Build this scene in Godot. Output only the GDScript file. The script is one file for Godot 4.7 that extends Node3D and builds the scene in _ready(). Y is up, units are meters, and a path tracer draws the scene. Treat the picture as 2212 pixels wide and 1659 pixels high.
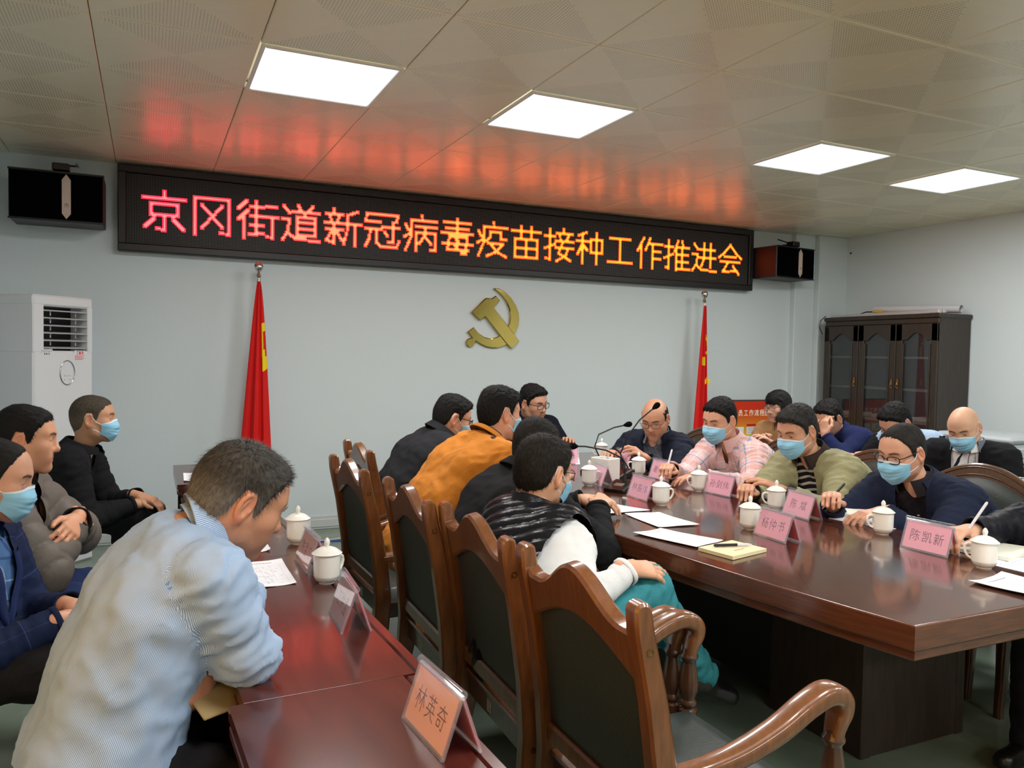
extends Node3D

const S := 1.06                      # size of the ceiling grid against the tiles' nominal 0.6 m
const ROOM_H := 2.733
const TOP := 0.745                   # height of the table tops
var taken := {}
var M := {}

# ---------------------------------------------------------------- mesh builder
class MB:
	var v := PackedVector3Array()
	var n := PackedVector3Array()
	var uv := PackedVector2Array()
	var ix := PackedInt32Array()

	# a flat face given counter-clockwise as seen from outside
	func face(pts: Array, uvs: Array = []) -> void:
		var nn: Vector3 = Vector3.ZERO
		for i in range(1, pts.size() - 1):
			nn += (pts[i] - pts[0]).cross(pts[i + 1] - pts[0])
		nn = nn.normalized()
		var o := v.size()
		for i in pts.size():
			v.append(pts[i])
			n.append(nn)
			uv.append(uvs[i] if uvs.size() else Vector2.ZERO)
		for i in range(1, pts.size() - 1):
			ix.append(o)
			ix.append(o + i + 1)
			ix.append(o + i)

	func box(c: Vector3, s: Vector3, ch := 0.0, b := Basis()) -> void:
		var h := s * 0.5
		ch = minf(ch, minf(h.x, minf(h.y, h.z)) * 0.9)
		var ax := [Vector3(1, 0, 0), Vector3(0, 1, 0), Vector3(0, 0, 1)]
		for a in 3:
			for sg in [-1.0, 1.0]:
				var u: Vector3 = ax[(a + 1) % 3]
				var w: Vector3 = ax[(a + 2) % 3]
				var nn: Vector3 = ax[a] * sg
				var hu: float = h[(a + 1) % 3] - ch
				var hw: float = h[(a + 2) % 3] - ch
				var p := [nn * h[a] - u * hu - w * hw, nn * h[a] + u * hu - w * hw, nn * h[a] + u * hu + w * hw, nn * h[a] - u * hu + w * hw]
				if sg < 0.0:
					p.reverse()
				face([c + b * p[0], c + b * p[1], c + b * p[2], c + b * p[3]], [Vector2(0, 1), Vector2(1, 1), Vector2(1, 0), Vector2(0, 0)])
		if ch <= 0.0:
			return
		for a in 3:
			var d: Vector3 = ax[a]
			var u: Vector3 = ax[(a + 1) % 3]
			var w: Vector3 = ax[(a + 2) % 3]
			var hd: float = h[a] - ch
			var hu: float = h[(a + 1) % 3]
			var hw: float = h[(a + 2) % 3]
			for su in [-1.0, 1.0]:
				for sw in [-1.0, 1.0]:
					var e1: Vector3 = u * su * hu + w * sw * (hw - ch)
					var e2: Vector3 = u * su * (hu - ch) + w * sw * hw
					var p := [e1 - d * hd, e1 + d * hd, e2 + d * hd, e2 - d * hd]
					var nn: Vector3 = (p[1] - p[0]).cross(p[2] - p[0])
					if nn.dot(u * su + w * sw) < 0.0:
						p.reverse()
					face([c + b * p[0], c + b * p[1], c + b * p[2], c + b * p[3]])
		for sx in [-1.0, 1.0]:
			for sy in [-1.0, 1.0]:
				for sz in [-1.0, 1.0]:
					var p := [Vector3(sx * h.x, sy * (h.y - ch), sz * (h.z - ch)), Vector3(sx * (h.x - ch), sy * h.y, sz * (h.z - ch)), Vector3(sx * (h.x - ch), sy * (h.y - ch), sz * h.z)]
					if sx * sy * sz < 0.0:
						p.reverse()
					face([c + b * p[0], c + b * p[1], c + b * p[2]])

	# smooth grid of points rows[j][i]; outside is where (row direction) x (column direction) points
	func grid(rows: Array, uvs: Array = [], wrap := false) -> void:
		var nj := rows.size()
		var ni: int = rows[0].size()
		var o := v.size()
		for j in nj:
			for i in ni:
				var a: Vector3 = rows[j][(i + 1) % ni if wrap and i == ni - 1 else mini(i + 1, ni - 1)] - rows[j][(ni - 1) if wrap and i == 0 else maxi(i - 1, 0)]
				if wrap and (rows[j][0] - rows[j][ni - 1]).length() < 1e-6:
					a = rows[j][1 if i == ni - 1 else mini(i + 1, ni - 1)] - rows[j][ni - 2 if i == 0 else i - 1]
				var bb: Vector3 = rows[mini(j + 1, nj - 1)][i] - rows[maxi(j - 1, 0)][i]
				var nn := a.cross(bb)
				v.append(rows[j][i])
				n.append(nn.normalized() if nn.length() > 1e-12 else Vector3.UP)
				uv.append(uvs[j][i] if uvs.size() else Vector2(float(i) / (ni - 1), float(j) / (nj - 1)))
		for j in nj - 1:
			for i in ni - 1:
				var p := o + j * ni + i
				ix.append_array([p, p + ni, p + 1, p + 1, p + ni, p + ni + 1])

	# tube along pts with radius r (float or Array) ; ratio squashes the section along the frame's second axis
	func tube(pts: Array, r: Variant, sides := 8, ratio := 1.0, up := Vector3.UP, caps := true, square := 2.0) -> void:
		var rows := []
		var m := pts.size()
		var last := Vector3.ZERO
		for j in m:
			var t: Vector3 = (pts[mini(j + 1, m - 1)] - pts[maxi(j - 1, 0)]).normalized()
			var s := t.cross(up)
			if s.length() < 0.05:
				s = last if last != Vector3.ZERO else t.cross(Vector3(0.3, 0.1, 1))
			s = (s - t * s.dot(t)).normalized()
			last = s
			var w := s.cross(t)
			var rad: float = r[j] if r is Array else r
			var row := []
			for i in sides + 1:
				var an := -TAU * i / sides
				var cx := cos(an)
				var cy := sin(an)
				if square != 2.0:
					cx = signf(cx) * pow(absf(cx), 2.0 / square)
					cy = signf(cy) * pow(absf(cy), 2.0 / square)
				row.append(pts[j] + s * cx * rad + w * cy * rad * ratio)
			rows.append(row)
		grid(rows, [], true)
		if caps:
			var a: Array = rows[0].slice(0, sides)
			var z: Array = rows[m - 1].slice(0, sides)
			z.reverse()
			var t0: Vector3 = pts[0] - pts[1]
			var nn: Vector3 = (a[1] - a[0]).cross(a[2] - a[0])
			if nn.dot(t0) < 0.0:
				a.reverse()
				z.reverse()
			face(a)
			face(z)

	# turned shape: profile of (radius, height) from bottom to top
	func lathe(prof: Array, seg := 24, x := Transform3D(), flute := 0.0, nflute := 12, f0 := 0.0, f1 := 0.0) -> void:
		for k in prof.size() - 1:
			pass
		var start := 0
		while start < prof.size() - 1:
			var stop := start + 1
			while stop < prof.size() - 1:
				var d0: Vector2 = (prof[stop] - prof[stop - 1]).normalized()
				var d1: Vector2 = (prof[stop + 1] - prof[stop]).normalized()
				if d0.dot(d1) < 0.6:
					break
				stop += 1
			var rows := []
			for k in range(start, stop + 1):
				var row := []
				for i in seg + 1:
					var an := -TAU * i / seg
					var rr: float = prof[k].x
					if flute > 0.0 and prof[k].y > f0 and prof[k].y < f1:
						rr *= 1.0 - flute * (0.5 + 0.5 * cos(an * nflute))
					row.append(x * Vector3(cos(an) * rr, prof[k].y, sin(an) * rr))
				rows.append(row)
			grid(rows, [], true)
			start = stop

	# polygon (counter-clockwise in x,y) pushed along +z by depth, edges bevelled; hole-free
	func prism(poly: PackedVector2Array, depth: float, bev := 0.0, x := Transform3D(), smooth_dot := 0.8, uvscale := 1.0) -> void:
		if Geometry2D.is_polygon_clockwise(poly):
			poly.reverse()
		var m := poly.size()
		var inner := PackedVector2Array()
		for i in m:
			var a := (poly[i] - poly[(i + m - 1) % m]).normalized()
			var b := (poly[(i + 1) % m] - poly[i]).normalized()
			var na := Vector2(-a.y, a.x)
			var nb := Vector2(-b.y, b.x)
			var bis := (na + nb).normalized()
			inner.append(poly[i] + bis * bev / maxf(0.4, bis.dot(na)))
		var tri := Geometry2D.triangulate_polygon(inner)
		for side in 2:
			var o := v.size()
			for i in m:
				v.append(x * Vector3(inner[i].x, inner[i].y, depth if side else 0.0))
				n.append((x.basis * Vector3(0, 0, 1 if side else -1)).normalized())
				uv.append(inner[i] * uvscale)
			for k in range(0, tri.size(), 3):
				var p := tri[k]
				var q := tri[k + 1]
				var w := tri[k + 2]
				var ccw := (inner[q] - inner[p]).cross(inner[w] - inner[p]) > 0.0
				if ccw == (side == 1):
					ix.append_array([o + p, o + w, o + q])
				else:
					ix.append_array([o + p, o + q, o + w])
		var rings := [[inner, 0.0], [poly, bev], [poly, depth - bev], [inner, depth]] if bev > 0.0 else [[poly, 0.0], [poly, depth]]
		for k in rings.size() - 1:
			var ra: PackedVector2Array = rings[k][0]
			var rb: PackedVector2Array = rings[k + 1][0]
			for i in m:
				var j := (i + 1) % m
				var p := [Vector3(ra[i].x, ra[i].y, rings[k][1]), Vector3(ra[j].x, ra[j].y, rings[k][1]), Vector3(rb[j].x, rb[j].y, rings[k + 1][1]), Vector3(rb[i].x, rb[i].y, rings[k + 1][1])]
				var o := v.size()
				var fn: Vector3 = (x.basis * (p[1] - p[0]).cross(p[3] - p[0])).normalized()
				face([x * p[0], x * p[1], x * p[2], x * p[3]])
				# smooth round gentle corners
				for e in 2:
					var c := i if e == 0 else j
					var d0 := (poly[c] - poly[(c + m - 1) % m]).normalized()
					var d1 := (poly[(c + 1) % m] - poly[c]).normalized()
					if d0.dot(d1) > smooth_dot:
						var t := (d0 + d1).normalized()
						var out := x.basis * Vector3(t.y, -t.x, 0)
						var tz := x.basis * Vector3(0, 0, 1)
						var nn := (out.normalized() * Vector2(fn.dot(out.normalized()), 0).length() + tz.normalized() * fn.dot(tz.normalized())).normalized()
						for q in ([0, 3] if e == 0 else [1, 2]):
							n[o + q] = nn

	func quadz(c: Vector3, w: float, h: float, b := Basis()) -> void:   # a face towards b.z with its picture upright
		face([c + b * Vector3(-w / 2, -h / 2, 0), c + b * Vector3(w / 2, -h / 2, 0), c + b * Vector3(w / 2, h / 2, 0), c + b * Vector3(-w / 2, h / 2, 0)], [Vector2(0, 1), Vector2(1, 1), Vector2(1, 0), Vector2(0, 0)])

	func arrays() -> Array:
		var a := []
		a.resize(Mesh.ARRAY_MAX)
		a[Mesh.ARRAY_VERTEX] = v
		a[Mesh.ARRAY_NORMAL] = n
		a[Mesh.ARRAY_TEX_UV] = uv
		a[Mesh.ARRAY_INDEX] = ix
		return a

# ---------------------------------------------------------------- nodes
func numbered(called: String) -> String:
	var k: int = taken.get(called, -1) + 1
	taken[called] = k
	return called if k == 0 else "%s_%03d" % [called, k]

func tag(o: Node3D, label := "", category := "", group := "", kind := "") -> Node3D:
	if label: o.set_meta("label", label)
	if category: o.set_meta("category", category)
	if group: o.set_meta("group", group)
	if kind: o.set_meta("kind", kind)
	return o

func thing(called: String, at := Vector3.ZERO, turn := 0.0, label := "", category := "", group := "") -> Node3D:
	var o := Node3D.new()
	o.name = numbered(called)
	o.position = at
	o.rotation.y = turn
	add_child(o)
	return tag(o, label, category, group)

func part(called: String, mesh: Variant, m: Material, parent: Node3D = null) -> MeshInstance3D:
	var o := MeshInstance3D.new()
	var am: Mesh
	if mesh is MB:
		am = ArrayMesh.new()
		am.add_surface_from_arrays(Mesh.PRIMITIVE_TRIANGLES, mesh.arrays())
	else:
		am = mesh
	o.mesh = am
	o.material_override = m
	o.cast_shadow = GeometryInstance3D.SHADOW_CASTING_SETTING_ON
	if parent:
		var base := called
		var k := 0
		while parent.has_node(NodePath(called)):
			k += 1
			called = "%s_%03d" % [base, k]
		o.name = called
		parent.add_child(o, true)
	else:
		o.name = numbered(called)
		add_child(o, true)
	return o

func copy(o: Node3D, called: String, at: Vector3, turn: float, label: String, group := "") -> Node3D:
	var c: Node3D = o.duplicate()
	c.name = numbered(called)
	add_child(c)
	c.position = at
	c.rotation.y = turn
	c.set_meta("label", label)
	if group: c.set_meta("group", group)
	return c

func struct(called: String, mesh: Variant, m: Material, parent: Node3D = null) -> MeshInstance3D:
	var o := part(called, mesh, m, parent)
	if parent == null:
		o.set_meta("kind", "structure")
	return o

# ---------------------------------------------------------------- materials
func srgb(r: float, g: float, b: float) -> Color:
	return Color(r / 255.0, g / 255.0, b / 255.0)

func mat(c: Color, rough := 0.6, metal := 0.0, spec := 0.5) -> StandardMaterial3D:
	var m := StandardMaterial3D.new()
	m.albedo_color = c
	m.roughness = rough
	m.metallic = metal
	m.metallic_specular = spec
	return m

func noise_tex(freq: float, seed_: int, lo: Color, hi: Color, size := 256, oct := 4, normal := false, bump := 4.0) -> NoiseTexture2D:
	var f := FastNoiseLite.new()
	f.seed = seed_
	f.frequency = freq
	f.fractal_octaves = oct
	f.noise_type = FastNoiseLite.TYPE_SIMPLEX_SMOOTH
	var t := NoiseTexture2D.new()
	t.width = size
	t.height = size
	t.seamless = true
	t.noise = f
	if normal:
		t.as_normal_map = true
		t.bump_strength = bump
	else:
		var g := Gradient.new()
		g.set_color(0, lo)
		g.set_color(1, hi)
		t.color_ramp = g
	return t

func wood(lo: Color, hi: Color, scale: Vector3, rough: float, coat: float, seed_: int) -> StandardMaterial3D:
	var m := mat(Color.WHITE, rough)
	m.albedo_texture = noise_tex(0.02, seed_, lo, hi, 256, 5)
	m.uv1_triplanar = true
	m.uv1_scale = scale
	if coat > 0.0:
		m.clearcoat_enabled = true
		m.clearcoat = coat
		m.clearcoat_roughness = 0.08
	return m

func cloth(c: Color, rough := 0.85, grain := 90.0, depth := 0.12) -> StandardMaterial3D:
	var m := mat(c, rough, 0.0, 0.3)
	m.uv1_triplanar = true
	m.uv1_scale = Vector3.ONE * grain * 0.1
	m.normal_enabled = true
	m.normal_texture = M.fabric_bump
	m.normal_scale = depth
	return m

func clear(c: Color, alpha: float, rough := 0.02) -> StandardMaterial3D:
	var m := mat(Color(c.r, c.g, c.b, alpha), rough)
	m.transparency = BaseMaterial3D.TRANSPARENCY_ALPHA
	return m

func glow(c: Color, energy: float) -> StandardMaterial3D:
	var m := mat(Color(0.1, 0.1, 0.1), 0.6)
	m.emission_enabled = true
	m.emission = c
	m.emission_energy_multiplier = energy
	return m

func pic(im: Image, rough := 0.7) -> StandardMaterial3D:
	var m := mat(Color.WHITE, rough, 0.0, 0.3)
	m.albedo_texture = ImageTexture.create_from_image(im)
	return m

# ---------------------------------------------------------------- lettering drawn from strokes on a 32 x 32 square
var GL := {
	"京": "16 1 16 5;2 6 30 6;7 10 25 10 25 18 7 18 7 10;16 18 16 29 11 28;9 21 3 27;22 21 29 28",
	"冈": "4 3 4 30;4 3 28 3 28 29 22 28;9 8 23 24;23 8 9 25",
	"街": "8 2 2 8;9 9 2 16;6 14 6 30;11 6 20 6;15 2 15 13;11 13 20 13;15 16 15 27;11 20 20 20;10 27 20 26;23 5 30 5;22 13 31 13;27 13 27 29 23 28",
	"道": "3 3 7 8;2 13 7 13 6 22 2 29;6 24 12 28 30 29;14 2 16 6;25 2 22 6;10 7 30 7;20 7 18 11;13 11 27 11 27 25 13 25 13 11;13 15 27 15;13 20 27 20",
	"新": "9 2 9 5;3 6 16 6;6 8 7 11;13 8 12 11;2 13 17 13;3 18 16 18;9 13 9 29 6 28;7 20 3 27;12 21 15 26;28 3 20 6;20 6 20 17 17 29;20 13 31 13;26 13 26 30",
	"冠": "3 3 2 9;3 3 29 3 28 8;4 9 14 9;2 15 15 15;6 15 5 23 2 29;11 15 11 26 15 29 28 29 30 24;16 13 30 13;25 9 25 25 21 25;18 17 20 20",
	"病": "17 1 18 5;8 5 30 5;8 5 8 18 3 30;3 9 5 13;2 19 7 16;12 10 30 10;12 15 12 30;12 15 29 15 29 29 25 29;20 10 19 18 15 24;20 18 25 24",
	"毒": "4 4 28 4;6 9 26 9;2 13 30 13;16 1 16 13;9 16 7 27 26 27;9 16 25 16 24 30 20 30;3 22 30 22;15 18 17 20;14 23 16 25",
	"疫": "17 1 18 5;8 5 30 5;8 5 8 18 3 30;3 9 5 13;2 19 7 16;14 9 14 13 11 17;14 9 24 9 24 15 29 15;12 19 26 19 20 26 11 30;14 19 20 26 29 30",
	"苗": "2 6 30 6;11 2 11 10;21 2 21 10;5 13 27 13 27 29 5 29 5 13;16 13 16 29;5 21 27 21",
	"接": "2 8 12 8;7 2 7 29 3 28;2 19 12 15;21 1 21 4;14 5 30 5;17 7 18 11;26 7 24 11;13 12 31 12;13 18 31 18;20 13 16 23 28 29;26 18 23 25 14 30",
	"种": "12 2 4 5;2 10 14 10;8 4 8 30;8 12 3 22;8 13 13 18;17 8 29 8 29 20 17 20 17 8;23 2 23 30",
	"工": "5 5 27 5;16 5 16 27;3 27 29 27",
	"作": "10 2 3 14;7 9 7 30;17 2 12 13;16 7 31 7;20 7 20 30;20 14 29 14;20 21 29 21",
	"推": "2 8 11 8;6 2 6 29 3 28;1 19 11 15;17 2 13 12;15 8 15 30;22 2 23 7;15 8 30 8;15 15 29 15;15 22 29 22;15 29 31 29;22 8 22 29",
	"进": "4 3 8 8;2 13 8 13 7 22 2 29;7 24 13 28 31 29;11 8 29 8;10 16 30 16;16 2 16 17 13 24;24 2 24 25",
	"会": "16 1 9 9 2 14;16 1 23 9 30 14;9 13 23 13;4 18 28 18;14 18 7 28 25 27;20 22 27 30",
	"林": "2 9 14 9;8 2 8 30;8 10 2 22;9 12 14 19;17 9 30 9;23 2 23 30;23 10 16 23;24 11 31 23",
	"英": "3 6 29 6;11 2 11 9;21 2 21 9;7 13 25 13 25 20;7 13 7 20;2 20 30 20;16 9 16 20 11 26 3 30;17 21 22 26 30 30",
	"奇": "4 7 28 7;16 2 14 8 6 14;17 8 26 14;2 16 30 16;6 20 15 20 15 27 6 27 6 20;24 16 24 29 20 28",
	"杨": "2 9 13 9;8 2 8 30;8 10 2 22;9 12 13 18;15 4 27 4 17 14 29 14 26 29 23 28;20 14 13 25;25 15 17 28",
	"仲": "9 2 2 15;6 10 6 30;14 9 29 9 29 20 14 20 14 9;21 2 21 30",
	"书": "6 6 24 6 24 14;3 14 28 14 27 24 22 23;15 2 15 30;25 2 29 6",
	"陈": "3 3 3 30;3 3 11 3 7 11 11 17 5 20;13 7 30 7;20 2 14 15 29 15;22 11 22 29 18 28;17 19 12 26;26 19 30 26",
	"斌": "8 2 10 5;2 8 16 8;5 9 13 25;13 9 2 27;18 9 31 9;18 4 24 4;25 3 27 20 31 28 31 23;21 12 21 26;21 18 25 18;17 15 17 27;15 28 25 25;29 3 31 6",
	"凯": "4 4 4 10 15 10 15 4;9 2 9 10;4 14 15 14 15 20 5 20 5 28 14 25;20 5 20 18 16 29;20 5 27 5 27 27 31 28 31 22",
	"孙": "2 5 12 5 8 11;8 10 8 29 4 28;1 20 13 16;22 3 22 29 18 28;17 11 14 22;27 10 31 21",
	"剑": "10 2 2 13;10 2 18 11;6 13 15 13;5 17 7 23;10 16 11 22;16 16 12 25;2 28 18 25;22 7 22 22;28 2 28 29 24 28",
	"伟": "9 2 2 15;6 10 6 30;12 8 29 8;12 14 29 14;11 20 30 20 29 26 26 26;20 2 20 30",
	"振": "2 9 11 9;7 2 7 29 3 28;2 20 11 16;14 5 30 5;14 5 14 17 11 29;17 10 28 10;15 16 31 16;18 16 18 28 23 25;23 16 31 29;29 19 25 23",
	"谢": "4 3 7 6;2 12 6 12 6 26 10 23;14 2 12 6;11 6 19 6 19 28 16 27;11 6 11 20;11 11 19 11;11 15 19 15;9 20 20 20 10 29;21 9 31 9;27 2 27 29 23 28;23 14 25 18",
	"树": "1 9 11 9;6 2 6 30;6 11 2 20;7 13 11 18;13 7 20 7 13 26;13 11 20 25;21 10 31 10;27 2 27 29 23 28;22 15 25 20",
	"桂": "2 9 13 9;7 2 7 30;7 10 2 22;8 12 12 18;16 7 29 7;22 2 22 14;14 14 31 14;16 20 29 20;22 15 22 28;14 28 31 28",
	"锋": "8 2 2 10;4 8 13 8;3 15 13 15;8 8 8 28 13 24;21 2 15 11;20 5 28 5 16 16;18 7 30 16;17 18 29 18;18 22 28 22;15 26 31 26;23 16 23 31",
	"群": "4 4 13 4 13 13;2 8 15 8;3 13 13 13;8 4 3 18;5 18 13 18 13 28 5 28 5 18;19 3 21 7;28 2 26 7;17 9 31 9;18 15 30 15;16 21 31 21;24 9 24 31",
	"洪": "4 3 8 7;2 11 6 15;3 29 9 19;11 9 31 9;16 2 16 18;26 2 26 18;10 18 31 18;17 22 11 29;24 22 30 29",
	"江": "4 3 8 7;2 11 6 15;3 29 9 19;13 6 29 6;21 6 21 27;11 27 31 27",
	"孟": "8 3 24 3 17 8;16 7 16 16 12 15;3 10 29 10;7 19 7 28;7 19 25 19 25 28;13 19 13 28;19 19 19 28;2 29 30 29",
	"发": "3 9 29 9;12 2 10 14 3 27;22 2 26 6;10 15 25 15 12 29;12 18 28 30",
	"展": "5 3 27 3 27 9 5 9;5 3 5 16 2 30;8 14 28 14;7 20 30 20;13 10 13 20;22 10 22 20;11 20 11 29 17 26;16 20 30 30",
	"党": "8 2 11 6;16 1 16 7;24 2 21 6;4 8 28 8;4 8 3 12;28 8 28 12;9 12 23 12 23 18 9 18 9 12;12 18 10 24 3 29;19 18 19 28 29 29 30 24",
	"员": "9 3 23 3 23 9 9 9 9 3;6 13 26 13;6 13 6 25;26 13 26 25;16 15 15 22 4 30;18 24 28 30",
	"流": "4 4 8 7;2 12 6 15;3 29 9 19;20 1 20 5;11 6 30 6;17 7 14 12 27 11;14 15 12 29;20 15 20 29;26 15 26 28 31 28",
	"程": "12 2 4 5;2 10 14 10;8 4 8 30;8 12 3 22;8 13 13 18;17 3 29 3 29 11 17 11 17 3;16 15 31 15;17 21 30 21;23 15 23 29;15 29 31 29",
	"图": "3 3 29 3 29 29 3 29 3 3;13 7 8 14;12 9 23 9 8 20;12 12 25 20;13 20 18 22;12 24 20 27",
	"J": "20 4 20 24 16 29 11 26", "B": "9 3 9 29;9 3 18 4 20 9 17 15 9 16;17 15 22 21 19 28 9 29", "L": "9 3 9 29 22 29",
}

func strokes(ch: String) -> Array:
	var out := []
	for s in (GL[ch] as String).split(";"):
		var q := s.split_floats(" ")
		var line := PackedVector2Array()
		for i in range(0, q.size() - 1, 2):
			line.append(Vector2(q[i], q[i + 1]))
		out.append(line)
	return out

func draw_char(im: Image, ch: String, at: Vector2, size: Vector2, radius: float, c: Color) -> void:
	for line in strokes(ch):
		for k in line.size() - 1:
			var a: Vector2 = at + line[k] / 32.0 * size
			var b: Vector2 = at + line[k + 1] / 32.0 * size
			var lo := Vector2i((a.min(b) - Vector2.ONE * (radius + 1)).floor())
			var hi := Vector2i((a.max(b) + Vector2.ONE * (radius + 1)).ceil())
			for y in range(maxi(lo.y, 0), mini(hi.y + 1, im.get_height())):
				for x in range(maxi(lo.x, 0), mini(hi.x + 1, im.get_width())):
					var d := Geometry2D.get_closest_point_to_segment(Vector2(x + 0.5, y + 0.5), a, b).distance_to(Vector2(x + 0.5, y + 0.5))
					var f := clampf(radius + 0.5 - d, 0.0, 1.0)
					if f > 0.0:
						im.set_pixel(x, y, im.get_pixel(x, y).lerp(c, f * c.a))

# ---------------------------------------------------------------- start
func _ready() -> void:
	# camera
	var cam := Camera3D.new()
	cam.name = "camera"
	add_child(cam)
	cam.position = Vector3(0, 1.424, 0)
	cam.basis = Basis(Vector3.UP, -0.4327) * Basis(Vector3.RIGHT, -0.0374) * Basis(Vector3.BACK, 0.0181)
	cam.fov = rad_to_deg(2.0 * atan(829.5 / 1701.5))
	cam.near = 0.05
	cam.current = true
	# sky, exposure
	var we := WorldEnvironment.new()
	we.name = "world_environment"
	var env := Environment.new()
	var sky := Sky.new()
	var sm := ProceduralSkyMaterial.new()
	sm.sky_top_color = Color(0.55, 0.66, 0.8)
	sm.sky_horizon_color = Color(0.86, 0.88, 0.88)
	sm.ground_bottom_color = Color(0.35, 0.34, 0.3)
	sm.ground_horizon_color = Color(0.6, 0.6, 0.56)
	sky.sky_material = sm
	env.background_mode = Environment.BG_SKY
	env.sky = sky
	env.background_energy_multiplier = 1.0
	env.tonemap_mode = Environment.TONE_MAPPER_LINEAR
	env.tonemap_exposure = EXPOSURE
	env.sdfgi_enabled = true
	env.ssao_enabled = true
	env.ssil_enabled = true
	we.environment = env
	var sun := DirectionalLight3D.new()
	sun.name = "sun"
	sun.light_energy = SUN
	sun.light_color = Color(1.0, 0.93, 0.8)
	sun.light_angular_distance = 0.5
	sun.shadow_enabled = true
	sun.basis = Basis.looking_at(Vector3(0.8, -0.42, -0.25))
	add_child(sun)
	add_child(we)
	make_materials()
	ceiling_lights()
	room()
	sign_board()
	wall_things()
	cabinet()
	tables()
	chairs()
	table_things()
	people()

const EXPOSURE := 1.25
const LAMP := 2.2                    # light of one ceiling panel
const SUN := 4.5
const LEDS := 4.4

func make_materials() -> void:
	M.fabric_bump = noise_tex(0.12, 5, Color.BLACK, Color.WHITE, 128, 3, true, 6.0)
	M.wall = mat(srgb(208, 220, 224), 0.75, 0.0, 0.3)
	M.wall.normal_enabled = true
	M.wall.normal_texture = noise_tex(0.03, 9, Color.BLACK, Color.WHITE, 256, 4, true, 2.0)
	M.wall.normal_scale = 0.12
	M.wall.uv1_triplanar = true
	M.wall.uv1_scale = Vector3.ONE * 1.3
	M.white_paint = mat(srgb(205, 212, 214), 0.45)
	M.floor = mat(Color.WHITE, 0.22, 0.0, 0.5)
	M.floor.albedo_texture = noise_tex(0.015, 3, srgb(112, 128, 112), srgb(130, 144, 128), 256, 5)
	M.floor.uv1_triplanar = true
	M.floor.uv1_scale = Vector3.ONE * 0.7
	M.baseboard = mat(srgb(198, 204, 204), 0.4)
	M.black = mat(srgb(14, 15, 18), 0.45)
	M.black_gloss = mat(srgb(12, 12, 15), 0.25)
	M.chair_wood = wood(srgb(94, 56, 27), srgb(128, 80, 42), Vector3(9, 1.5, 9), 0.32, 0.7, 21)
	M.chair_dark = wood(srgb(60, 36, 20), srgb(84, 52, 30), Vector3(9, 1.5, 9), 0.3, 0.6, 22)
	M.rchair_wood = wood(srgb(74, 48, 28), srgb(100, 68, 42), Vector3(9, 9, 1.5), 0.35, 0.4, 23)
	M.leather = mat(srgb(50, 57, 54), 0.42, 0.0, 0.5)
	M.leather.normal_enabled = true
	M.leather.normal_texture = noise_tex(0.08, 33, Color.BLACK, Color.WHITE, 128, 3, true, 5.0)
	M.leather.normal_scale = 0.07
	M.leather.uv1_triplanar = true
	M.leather.uv1_scale = Vector3.ONE * 6.0
	M.table_wood = wood(srgb(62, 34, 25), srgb(90, 52, 38), Vector3(5, 5, 0.8), 0.16, 0.6, 31)
	M.table_edge = wood(srgb(80, 43, 26), srgb(106, 59, 35), Vector3(1, 12, 1), 0.25, 0.5, 32)
	M.desk_wood = wood(srgb(62, 28, 24), srgb(84, 40, 33), Vector3(5, 5, 0.7), 0.2, 0.25, 35)
	M.panel_wood = wood(srgb(46, 36, 30), srgb(64, 50, 42), Vector3(6, 1, 6), 0.5, 0.0, 36)
	M.cabinet_wood = wood(srgb(36, 27, 19), srgb(54, 41, 28), Vector3(7, 0.9, 7), 0.4, 0.2, 37)
	M.glass = clear(srgb(215, 225, 225), 0.12)
	M.dark_glass = clear(srgb(60, 66, 70), 0.28)
	M.acrylic = clear(srgb(225, 228, 245), 0.07, 0.05)
	M.porcelain = mat(srgb(238, 238, 232), 0.12, 0.0, 0.55)
	M.chrome = mat(srgb(205, 205, 205), 0.14, 1.0)
	M.gold = mat(srgb(214, 186, 104), 0.09, 1.0)
	M.brass = mat(srgb(150, 118, 70), 0.3, 1.0)
	M.steel = mat(srgb(176, 172, 168), 0.32, 0.8)
	M.paper = mat(srgb(238, 240, 244), 0.8, 0.0, 0.2)
	M.plastic_white = mat(srgb(226, 231, 236), 0.35)
	M.flag_red = mat(srgb(212, 34, 32), 0.62, 0.0, 0.3)
	M.flag_red.backlight_enabled = true
	M.flag_red.backlight = Color(0.1, 0.01, 0.01)
	M.flag_yellow = mat(srgb(238, 214, 30), 0.65, 0.0, 0.3)

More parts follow.
